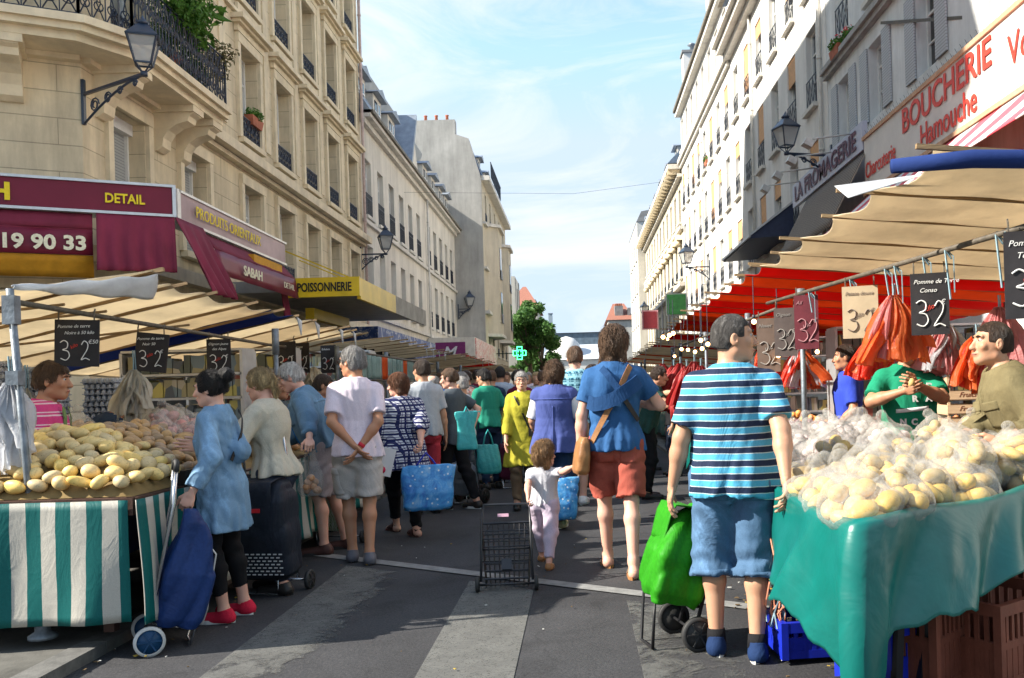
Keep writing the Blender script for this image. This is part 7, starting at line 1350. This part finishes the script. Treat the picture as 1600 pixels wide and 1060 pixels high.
def tree(label,x,y,h,crown,n,size,seed,mat):
    t=thing('street_tree',label,'tree',(x,y,0)); b=MB(); r=random.Random(seed); b.tube([(x,y,0),(x+.1,y,h*.3),(x-.05,y,h*.55),(x+.05,y,h*.85)],[.28,.22,.16,.05],10)
    blobs=[]
    for k in range(crown[0]):
        a=r.uniform(0,2*PI); rr=crown[1]*math.sqrt(r.random())*.8; zz=h*r.uniform(.42,.92); w_=1-abs(zz/h-.62)*1.3; c=(x+rr*math.cos(a)*w_,y+rr*math.sin(a)*w_,zz); s=r.uniform(.4,1.1)*crown[1]*.30; blobs.append((*c,s,s,s*.75)); b.tube([(x,y,h*.35+.3*(zz-h*.35)),( (x+c[0])/2,(y+c[1])/2,zz*.85),c],[.10,.06,.02],5)
    b.o('trunk',BARK,t); m=MB(); leaves(m,blobs,n,size,seed); m.o('crown',mat,t); return t
tx=P(828,600,84).x; tree('leafy street tree behind the pharmacy cross',tx,84,P(828,470,84).z+.5,(40,3.1),8500,.20,3,LF3); tree('smaller green tree left of the street tree',P(806,600,92).x,92,P(806,500,92).z,(22,2.6),5000,.22,5,LF3); tree('rounded tree crown right of the street tree',P(848,600,88).x,88,P(848,512,88).z,(20,2.3),4500,.2,8,LF3)
def plant(label,c,blobs,n,size,seed,mat,stems=(),pot=None,asp=.45):
    t=thing('balcony_plant',label,'plant',c); b=MB(); leaves(b,blobs,n,size,seed,asp); b.o('foliage',mat,t)
    b=MB()
    for s in stems: b.tube(s,.012,5)
    if stems: b.o('stem',BARK,t)
    if pot: b=MB(); b.lathe([(.12,0),(.17,.28),(.19,.3),(.19,.33)],pot,14); b.o('pot',TERRA,t)
pc=lambda px,py,Z: tuple(P(px,py,Z))
q=P(282,15,16.0); plant('dense bright green shrub spilling over the balcony',tuple(q),[(q.x,q.y,q.z+.1,.55,.7,.5),(q.x-.2,q.y+.7,q.z-.1,.4,.5,.5),(q.x+.05,q.y-.5,q.z+.5,.4,.5,.4)],2600,.055,1,LF1,[[(q.x-.2,q.y,7.2),(q.x,q.y,q.z)]],(q.x-.2,q.y,7.2))
q=P(322,22,16.8); plant('broad leaved plant on the balcony end',tuple(q),[(q.x,q.y,q.z,.40,.4,.22),(q.x-.2,q.y+.1,q.z-.35,.3,.4,.2)],110,.17,2,LF1,[[(q.x-.6,q.y,7.3),(q.x-.2,q.y,q.z-.3),(q.x,q.y,q.z)]],(q.x-.6,q.y,7.2),.3)
q=P(345,85,17.9); plant('dry wispy shrub at the balcony corner',tuple(q),[(q.x,q.y,q.z,.35,.3,.25),(q.x-.1,q.y,q.z-.35,.25,.3,.3)],420,.05,3,LF4,[[(q.x-.5,q.y,7.3),(q.x-.1,q.y,q.z-.2),(q.x+.2,q.y,q.z)]],(q.x-.5,q.y,7.2)); q=P(292,90,16.2); plant('trailing green plants behind the balcony railing',tuple(q),[(q.x-.15,q.y-.6,7.7,.14,.5,.4),(q.x-.15,q.y+.6,7.6,.14,.7,.35)],900,.05,4,LF2,asp=.4)
def flowerbox(label,c,seed,rz=0,flo=True):
    t=thing('flower_box',label,'flower box',c,rz); b=MB(); b.box((0,0,0),(.22,.75,.22),taper=.8); b.o('box',TERRA,t,False); b=MB(); leaves(b,[(0,0,.2,.2,.42,.16)],300,.05,seed); b.o('foliage',LF1,t,False)
    if flo: b=MB(); leaves(b,[(0,0,.3,.2,.4,.1)],50,.045,seed+9); b.o('blossom',M('red_blossom',(.6,.05,.06),.7),t,False)
flowerbox('terracotta flower box with red geraniums, left of the pair on the grey house',tuple(P(1308,82,22.6)),1); flowerbox('terracotta flower box, right of the pair on the grey house',tuple(P(1328,68,21.9)),2); flowerbox('terracotta flower box trailing ivy high on the grey house',tuple(P(1378,6,20.4)),3,flo=False); flowerbox('pink flower box on the second floor railing of the beige building',tuple(P(397,193,21.9)),4,flo=False); flowerbox('small green window box low on the long white house',tuple(P(1105,255,46)),5)
# ================= trolleys, carts and carried bags =================
def trolley(label,at,rz,bagm,w=.34,d=.24,h=.62,tilt=18,wheel=.085,hub=None,tyre=None,hh=1.0,kind=None,flap=True,frame=None,name='shopping_trolley',z0=.16,cord=False,fold=.014,topk=1.0):
    t=thing(name,label,'shopping trolley',(at[0],at[1],0),rz); fr=frame or M('chrome_tube',(.45,.46,.48),.25,.1,metal=.9); Tm=Matrix.Translation((0,0,wheel))@Matrix.Rotation(R(-tilt),4,'X'); q=lambda x,y,z: Tm@Vector((x,y,z))
    f=Fld([-w,-d*1.6,-.05],[w,d*1.8,h+.3],.011); f.loft((0,d*.5+.02,z0-wheel),np.eye(3),[0,.04,h*.5,h*.85,h,h+.06],[w*.42,w*.5,w*.52,w*.50*topk,w*.42*topk,w*.26*topk],[d*.42,d*.5,d*.54,d*.5*topk,d*.36*topk,d*.14],[0,0,.01,0,-.02,-.05],k=.01,pw=5); f.folds(fold,15,int(abs(at[0])*100),(1,1,.5)); V,Fc=f.mesh(); V=[tuple(Tm@Vector(v)) for v in V.tolist()]; bag=link('bag',mesh('bag',V,Fc,bagm,True),t)
    if flap:
        b=MB(); top=h+z0-wheel; b.grid(lambda u,v: q((u-.5)*w*.86*(1-.25*v),d*.5+.02+(-.30+.84*min(1,v*1.6))*d if v<.6 else d*1.06+.01,top-.0+.05*(1-abs(v-.3)) if v<.6 else top-(v-.6)*h*.9),10,14,True,.008); b.v=[tuple(v) for v in b.v]; b.o('flap',bagm,bag,False)
    b=MB()
    for s in(-1,1): b.tube([q(s*w*.36,-.01,0),q(s*w*.36,-.01,hh*.75),q(s*w*.30,-.03,hh-.05)],.011,8)
    b.tube([q(-w*.36,-.01,z0-wheel),q(w*.36,-.01,z0-wheel)],.009,6); b.tube([q(-w*.5-.02,0,0),q(w*.5+.02,0,0)],.008,6); 
    b.tube([q(-w*.3,0,z0-wheel),q(-w*.3,d*.95,z0-wheel-.01),Vector((-w*.3,q(0,d*.9,0).y,.015)),Vector((w*.3,q(0,d*.9,0).y,.015)),q(w*.3,d*.95,z0-wheel-.01),q(w*.3,0,z0-wheel)],.010,8); b.o('frame',fr,t,False)
    b=MB(); b.tube([q(-w*.30,-.03,hh-.05),q(-w*.27,-.035,hh),q(w*.27,-.035,hh),q(w*.30,-.03,hh-.05)],.016,8); b.o('handle',BRUB,t,False)
    for s in(-1,1):
        wh=link('wheel',MB().lathe([(wheel*.8,-.013),(wheel,-.013),(wheel,.013),(wheel*.8,.013)],Mx=Matrix.Translation((s*(w*.5+.03),0,wheel))@Matrix.Rotation(R(90),4,'Y'),n=24,cap=False).data('tyre',tyre or BRUB),t); b=MB(); b.lathe([(.001,-.012),(wheel*.82,-.008),(wheel*.82,.008),(.001,.012)],Mx=Matrix.Translation((s*(w*.5+.03),0,wheel))@Matrix.Rotation(R(90),4,'Y'),n=20,cap=False)
        for k in range(6): a=k*PI/3; b.bar((s*(w*.5+.03)+s*.012,0,wheel),(s*(w*.5+.03)+s*.012,wheel*.75*math.cos(a),wheel+wheel*.75*math.sin(a)),.012,.008)
        b.o('hub',hub or BRUB,wh,False)
    if cord: b=MB(); b.tube([q(.05,d*.5,h+.06),q(.10,d*1.1,h*.85),q(.08,d*1.15,h*.3),q(.05,d*1.12,h*.15),q(.03,d*1.12,h*.3)],.005,5); b.tube([q(-.05,d*.4,h+.05),q(.02,d*.9,h+.02),q(.05,d*.5,h+.06)],.006,5); b.o('cord',M('cream_cord',(.55,.52,.48),.8),bag,False)
    return t,q
NBAG=cloth('navy_nylon',(.014,.036,.13),.2,.6,60,.45); KBAG=cloth('black_nylon',(.018,.022,.032),.2,.6,60,.5); GBAG=cloth('vivid_green_nylon',(.022,.21,.008),.15,.6,60,.55); GRB2=cloth('grey_nylon',(.2,.22,.26),.2,.5,60,.5); BUBAG=cloth('burgundy_nylon',(.07,.012,.03),.3,.5,60,.5)
t=NT('leaf_print_fabric',.7); v=t.n('ShaderNodeTexWave',{'Vector':t.co.outputs['Object'],'Scale':7.0,'Distortion':9.0,'Detail':3.0,'Detail Scale':1.6}); t.col(t.ramp(v.outputs['Fac'],[(.0,(.55,.6,.5)),(.45,(.55,.6,.5)),(.52,(.15,.35,.08)),(.75,(.3,.45,.12)),(.85,(.05,.12,.1)),(.9,(.55,.6,.5))])); LEAFB=t.m
a=gp(232,1014); NT1,nq=trolley('navy nylon shopping trolley with white tyred wheels held by the bun haired woman',a,R(-62),NBAG,.30,.24,.58,12,.082,M('blue_hub',(.01,.05,.12),.4),M('white_tyre',(.5,.5,.48),.6),.98,cord=True,flap=False,fold=.024,topk=.68)
a=gp(432,920); trolley('black shopping trolley with white dashes around its foot beside the blonde woman',a,R(172),KBAG,.46,.26,.66,8,.07,None,None,1.2)
# dashes band and red badge on it
o=bpy.context.scene.objects[-1]
T2=[o for o in bpy.data.objects if o.name.startswith('shopping_trolley') and o.get('label','').startswith('black')][0]
bagp=[c for c in T2.children if c.name.startswith('bag')][0]; me=bagp.data; me.materials.append(M('white_dash',(.6,.6,.6),.7)) 
bm=MB()
for r_ in range(7):
    for k in range(11):
        bm.box((-.21+k*.041+(r_%2)*.02,.325+.003*r_,.17+r_*.024),(.024,.004,.008),rx=0)
bm.o('dash_print',MATS['white_dash'],bagp,False); bm=MB(); bm.box((-.05,.375,.62),(.07,.006,.028)); bm.o('badge',M('red_badge',(.6,.02,.03),.5),bagp,False)
a=gp(532,848); trolley('leaf printed shopping trolley behind the legs of the denim jacket man',a,R(170),LEAFB,.40,.24,.42,4,.06,hh=.8,flap=False); a=gp(738,785); trolley('grey shopping trolley behind the charcoal tee youth',a,R(150),GRB2,.34,.26,.34,10,.09,hh=.8); a=gp(800,762); trolley('burgundy checked shopping trolley pulled by the woman in mustard',a,R(175),BUBAG,.30,.22,.46,6,.075,hh=.85)
a=gp(1072,1004); trolley('vivid green shopping trolley tilted beside the striped polo man',a,R(104),GBAG,.32,.26,.46,-17,.092,frame=M('black_tube',(.02,.02,.022),.4),hh=.78,z0=.22,flap=True,fold=.030,topk=.7)
# wire cart
a0=G(747,926); a1=G(838,922); c=(a0+a1)/2; WC=thing('wire_cart','black wire shopping cart pulled by the toddler','wire cart',(c.x,c.y,0),math.atan2(a1.y-a0.y,a1.x-a0.x)); WIRE=M('black_wire',(.015,.016,.02),.4,.1,spec=.5); wb_=.34
Tm=Matrix.Translation((0,.02,.085))@Matrix.Rotation(R(-32),4,'X'); q=lambda x,y,z: Tm@Vector((x,y,z)); b=MB(); H_=.42; wt_,wb2,dp=.175,.15,.20
def rect(z,k,dd): return [q(-k,0,z),q(k,0,z),q(k,dd,z),q(-k,dd,z)]
for z in (0,.06,.12,.18,.24,.30,.36,.42):
    k=wb2+(wt_-wb2)*z/H_; dd=dp*(.85+.15*z/H_); b.tube(rect(z,k,dd),.0045 if z not in(0,.42) else .008,5,closed=True)
for i in range(10):
    u=-1+2*i/9; b.tube([q(u*wb2,0,0),q(u*wt_,0,H_)],.003,4); b.tube([q(u*wb2,dp*.85,0),q(u*wt_,dp,H_)],.003,4); b.tube([q(u*wb2,0,0),q(u*wb2,dp*.85,0)],.003,4)
for i in range(6):
    v=i/5; 
    for s in(-1,1): b.tube([q(s*wb2,dp*.85*v,0),q(s*wt_,dp*v,H_)],.003,4)
b.o('basket',WIRE,WC,False); b=MB(); b.tube([q(-wb2-.03,-.015,-.02),q(-wt_,-.015,.44),q(-.16,-.015,.56),q(.17,-.015,.56),q(wt_,-.015,.44),q(wb2+.03,-.015,-.02)],.009,8); b.tube([q(-wb2,.20,0),q(-wt_+.0,.20,.40),q(-.12,.19,.50),q(.12,.19,.50),q(wt_,.20,.40),q(wb2,.20,0)],.008,8); b.tube([q(-.175,0,.22),q(.175,0,.22)],.007,6); b.tube([Vector((-.19,0,.05)),Vector((.19,0,.05))],.008,6); b.bar(q(-.19,.05,.15),q(.19,.05,.15),.010); b.o('frame',WIRE,WC,False)
b=MB(); b.box(tuple(q(0,-.012,.10)),(.07,.012,.08),rx=R(-32)); b.o('bracket_plate',WIRE,WC,False); b=MB(); b.box(tuple(q(-.02,-.022,.47)),(.08,.006,.025),rx=R(-32)); b.o('badge',M('pink_badge',(.5,.3,.38),.5),WC,False)
for s in(-1,1): b=MB(); b.lathe([(.001,-.014),(.05,-.014),(.055,0),(.05,.014),(.001,.014)],Mx=Matrix.Translation((s*.205,0,.055))@Matrix.Rotation(R(90),4,'Y'),n=20,cap=False); b.o('wheel',BRUB,WC,False)
# carried bags
def carrybag(label,hand,w,d,h,mat,rz,strap,name='shopping_bag',drop=.22,seed=1,cat='shopping bag',open_=True):
    hx,hy,hz=hand; t=thing(name,label,cat,(hx,hy,hz),rz); f=Fld([-w*.7,-d,-drop-h-.05],[w*.7,d,-drop+.05],.012); f.loft((0,0,-drop-h),np.eye(3),[0,.03,h*.4,h],[w*.46,w*.5,w*.52,w*.5],[d*.42,d*.5,d*.48,d*.14],[0,0,0,0],k=.01,pw=4); f.folds(.010,20,seed); V,Fc=f.mesh(); link('bag_body',mesh('bag_body',V,Fc,mat,True),t)
    b=MB()
    for s in(-1,1): b.tube([(-w*.22,s*d*.08,-drop-.02),(-w*.14,s*.01,-.08),(0,s*.008,.0),(w*.14,s*.01,-.08),(w*.22,s*d*.08,-drop-.02)],.009,6)
    b.o('handle',strap,t,False); return t
t=NT('blue_printed_bag',.35,.5); n=t.noise(5,6,.7,dist=1.5); base=t.ramp(n,[(.3,(.01,.10,.42)),(.5,(.05,.28,.62)),(.75,(.30,.5,.68))]); v=t.n('ShaderNodeTexVoronoi',{'Vector':t.co.outputs['Object'],'Scale':17}); dots=t.ramp(v.outputs['Distance'],[(.12,1),(.2,0)]); t.col(t.mix(dots,base,(.6,.68,.72))); t.bump(t.noise(14,5),.5,.02); BLUEB=t.m
NB=M('royal_strap',(.02,.03,.35),.5); TQ=plastic('turquoise_plastic',(.08,.55,.55),.3); TQS=M('turquoise_strap',(.05,.45,.45),.5)
w=Vector(PEOPLE['plaid']['wp'][1]);  carrybag('big glossy blue printed shopping bag held by the checked tunic woman',(w.x+.05,w.y-.02,w.z-.10),.46,.22,.42,BLUEB,.15,NB,drop=.12,seed=3)
w=P(762,672,11.2); carrybag('turquoise plastic bag held low by the floral shirt person',tuple(w),.28,.2,.36,TQ,.2,TQS,drop=.18,seed=4); w=P(728,636,9.9); carrybag('narrow turquoise bag hanging between the charcoal tee and the floral shirt',tuple(w),.22,.08,.42,TQ,.3,TQS,drop=.05,seed=5)
w=P(872,740,8.9); carrybag('blue plastic bag hanging by the indigo vest woman',tuple(w),.34,.24,.40,BLUEB,.2,NB,drop=.05,seed=6)
# onions in a clear bag
w=Vector(PEOPLE['jacket']['wp'][-1])-Vector((0,0,.06)); t=thing('onion_bag','see through bag of onions hanging from the denim jacket man hand','plastic bag',tuple(w)); f=Fld([-.2,-.15,-.5],[.2,.15,.02],.011); f.loft((0,0,-.42),np.eye(3),[0,.05,.16,.30,.42],[.08,.105,.095,.06,.022],[.06,.08,.07,.03,.014],[0]*5,k=.01,pw=2.5); f.folds(.008,35,4); V,Fc=f.mesh(); link('film',mesh('film',V,Fc,FILM,True),t)
for k in range(11): rr=random.Random(k); link('bulb',pot['o'][k%6],t,loc=(rr.uniform(-.055,.055),rr.uniform(-.035,.035),-.375+.035*(k//3)),rot=(k,k*2,0),scale=.85)
# ribbons worn on bodies
def ribbon(name,pts,wd,th,mat,par,nrm_=None,world=False):
    pts=[Vector(p) for p in pts]; b=MB(); V=[]
    for i,p in enumerate(pts):
        d=(pts[min(i+1,len(pts)-1)]-pts[max(i-1,0)]).normalized(); n=Vector(nrm_[i] if nrm_ else (0,-1,0)).normalized(); s=d.cross(n).normalized()
        for a,c_ in((-1,-1),(1,-1),(1,1),(-1,1)): V.append(p+s*a*wd/2+n*c_*th/2)
    Fc=[]
    for i in range(len(pts)-1):
        for k in range(4): Fc.append((i*4+k,i*4+(k+1)%4,i*4+4+(k+1)%4,i*4+4+k))
    Fc+=[(3,2,1,0),tuple(len(V)-4+k for k in range(4))]; b.add(V,Fc,False); return b.o(name,mat,par,world)
q=PEOPLE['blue']; k=q['k']
def onback(inf,x,z,off=0,front=False,add=.0,belly=0):
    """point on the torso surface in the person's frame"""
    zs=[.80,.95,1.06,1.15,1.30,1.40,1.46]; rx=np.interp(z,zs,[.17,.18,.17,.165,.18,.18,.14])+.022+off; ry=np.interp(z,zs,[.115,.125,.11,.105,.12,.11,.085])+.024+off+add; y=ry*max(0,1-(abs(x)/rx)**2.3)**(1/2.3); n=Vector((x/rx**2,(-1 if not front else 1)*max(.02,y)/ry**2,0)).normalized(); return inf['tp'](x,(-y if not front else y)-.003,z),n
SB=thing('shoulder_bag','tan leather shoulder bag at the left hip of the blue shirt man','bag',tuple(q['W'](q['tp'](-.24,-.05,.95))))
def rb(inf,L2,off,front=False,n=26):
    xs=np.interp(np.linspace(0,len(L2)-1,n),range(len(L2)),[a[0] for a in L2]); zs=np.interp(np.linspace(0,len(L2)-1,n),range(len(L2)),[a[1] for a in L2]); return [onback(inf,x,z,off,front) for x,z in zip(xs,zs)]
pn_=rb(q,[(.115,1.465),(.09,1.42),(.05,1.34),(.01,1.26),(-.04,1.18),(-.09,1.09),(-.14,1.0),(-.175,.93)],.012); s_=ribbon('strap',[p for p,n in pn_],.042,.008,TLEA,None,[n for p,n in pn_]); s_.parent=SB; s_.matrix_parent_inverse=Matrix.Translation(-SB.location)@Matrix.Translation((q['t'].location))
b=MB(); c=Vector(q['W'](q['tp'](-.245,-.04,.84))); f=Fld([c.x-.15,c.y-.22,c.z-.2],[c.x+.15,c.y+.22,c.z+.2],.008); f.loft((c.x,c.y,c.z),rotm('z',.15)@rotm('y',.12),[-.14,-.11,0,.10,.14],[.04,.055,.052,.042,.025],[.10,.125,.13,.12,.10],[0]*5,k=.01,pw=4); f.folds(.003,30,3); V,Fc=f.mesh(); link('bag_body',mesh('bag_body',V,Fc,TLEA,True),SB,True)
pn_=rb(q,[(-.19,1.22),(-.15,1.20),(-.08,1.21),(0,1.24),(.08,1.29),(.14,1.33),(.175,1.36)],.026); ribbon('arm_sling',[p for p,n in pn_],.105,.010,SLING,q['t'],[n for p,n in pn_]); pn_=rb(q,[(-.09,1.455),(-.06,1.42),(-.02,1.36),(.02,1.31),(.05,1.28)],.016); ribbon('sling_strap',[p for p,n in pn_],.05,.008,SLING,q['t'],[n for p,n in pn_]); pn_=rb(q,[(.06,1.24),(.11,1.16),(.16,1.08)],.014); ribbon('sling_strap',[p for p,n in pn_],.035,.006,BLEA,q['t'],[n for p,n in pn_])
b=MB(); w=q['wr'][-1]; e=nrm(q['wr'][-1]-q['el'][-1]); b.tube([w-e*.03,w-e*.018],.032,12); b.o('bracelet',BLEA,q['t'],False)
q=PEOPLE['lav']; b=MB(); w=q['wr'][1]; e=nrm(q['wr'][1]-q['el'][1]); b.tube([w-e*.035,w-e*.005],.032,12); b.o('wristband',M('red_band',(.5,.02,.04),.6),q['t'],False)
q=PEOPLE['denim']; CB=thing('crossbody_bag','small black crossbody bag in front of the bun haired woman','bag',tuple(q['W'](q['tp'](.02,.22,1.0)))); b=MB(); c=Vector(q['W'](q['tp'](-.05,.235,.94))); b.box(tuple(c),(.10,.22,.26),taper=.85); b.ball((c.x-.03,c.y-.05,c.z+.04),(.05,.05,.06)); b.o('bag_body',BLEA,CB); pn_=rb(q,[(.12,1.46),(.06,1.36),(-.02,1.24),(-.1,1.12)],.02); s_=ribbon('strap',[p for p,n in pn_],.022,.006,BLEA,q['t'],[n for p,n in pn_])
q=PEOPLE['must']; b=MB(); pn_=rb(q,[(.10,1.44),(.05,1.34),(0,1.22),(-.05,1.10),(-.09,1.0)],.016,True); ribbon('camera_strap',[p for p,n in pn_],.022,.006,BLEA,q['t'],[n for p,n in pn_]); c=q['W'](q['tp'](-.14,.16,.98)); cmr=thing('camera','black camera hanging at the mustard dress woman hip','camera',tuple(c)); b=MB(); b.box(tuple(c),(.13,.07,.09)); b.lathe([(.035,0),(.035,.06),(.03,.06)],Mx=Matrix.Translation(c)@Matrix.Rotation(R(90),4,'X'),n=12); b.o('camera_body',BLEA,cmr)
q=PEOPLE['plaid']; w=P(602,722,8.3); mg=thing('magazine','white printed magazine held beside the checked tunic woman','magazine',tuple(w)); b=MB(); b.box(tuple(w),(.15,.02,.26),ry=.25,rz=.3); b.o('cover',M('white_paper',(.65,.65,.66),.5,.05),mg); b=MB(); b.lathe([(.001,0),(.035,0),(.035,.003)],Mx=Matrix.Translation((w.x-.03,w.y-.016,w.z-.07))@Matrix.Rotation(R(90),4,'X'),n=16); b.o('print',M('red_print',(.6,.02,.08),.5),mg)
# apron on the pink seller, print on the green tee
q=PEOPLE['pink']; pts_=[]
b=MB(); 
def apr(u,v):
    z=1.34-.55*v; x=(u-.5)*2*(.085 if v<.3 else .15); p,n=onback(q,x,z,.014,True); return p+np.array(n)*.004
b.grid(apr,12,16,True,.006); b.o('apron',APRON,q['t'],False)
for s in(-1,1): pn_=rb(q,[(s*.08,1.33),(s*.085,1.39),(s*.075,1.44),(s*.06,1.465)],.012,True); ribbon('apron_strap',[p for p,n in pn_],.035,.006,APRON,q['t'],[n for p,n in pn_])
q=PEOPLE['green']; 
_me=q['obs']['tshirt'].data; _bt=BVHTree.FromPolygons([v.co for v in _me.vertices],[p_.vertices for p_ in _me.polygons])
def surf(x,z,o=.006): h=_bt.ray_cast(Vector((x,.8,z)),Vector((0,-1,0))); return Vector((x,(h[0].y if h[0] is not None else .18)+o,z))
def chest(body,x,z,size,**kw): p=surf(x-.02,z+.02,.010); p.x=x; p.z=z; text('lettering',body,size,M('white_letters',(.75,.75,.75),.5),q['t'],tuple(p),(R(90),0,R(180)),world=False,extr=.003,bold=.003,**kw)
for body,x,z in(('S',.115,1.30),('Ä',.025,1.31),('D',-.085,1.32),('R',.02,1.23),('A',-.08,1.23),('N',.11,1.06),('C',.03,1.06),('I',-.075,1.075),('S',.11,.98),('C',.03,.98),('O',-.075,.99)): chest(body,x,z,.062)
b=MB(); b.grid(lambda u,v: surf(.13-.23*u,1.175-.028*v+.02*u,.006),10,2,True,.003); b.o('print_bar',MATS['white_letters'],q['t'],False)
c=P(1424,598,6.36); b=MB(); b.ball(tuple(c),(.03,.03,.035)); tag(b.o('peeled_bulb',M('peeled_yellow',(.62,.45,.18),.6)),'small yellow peeled bulb held in both hands by the green tee seller','food')
# litter
rr=random.Random(2); cols_=[M('litter_leaf',(.4,.28,.05),.8),M('litter_paper',(.5,.5,.47),.8),M('litter_brown',(.12,.08,.04),.9)]
b=MB()
for k in range(260):
    if k>=170: x,y=rr.gauss(1.22,.14),rr.gauss(5.6,.55)
    elif k<90: x,y=rr.gauss(1.25,.25),rr.uniform(3.8,7.5)
    elif k<120: x,y=rr.gauss(-2.5,.15),rr.uniform(4.4,6.5)
    else: x,y=rr.uniform(-2.3,1.3),rr.uniform(3.9,9)
    z=.12 if (x>1.73 or x<-2.69) else .016; s=rr.uniform(.008,.03) if (k<120 or k>=170) else rr.uniform(.006,.016); a=rr.uniform(0,6.3); b.cm=k%3 if rr.random()<.8 else 2; b.box((x,y,z),(s,s*.6,.004),rz=a,rx=rr.uniform(-.3,.3))
tag(link('litter',b.data('litter',cols_)),'scattered leaves, peel and paper scraps along the kerbs and road','litter',kind='stuff')
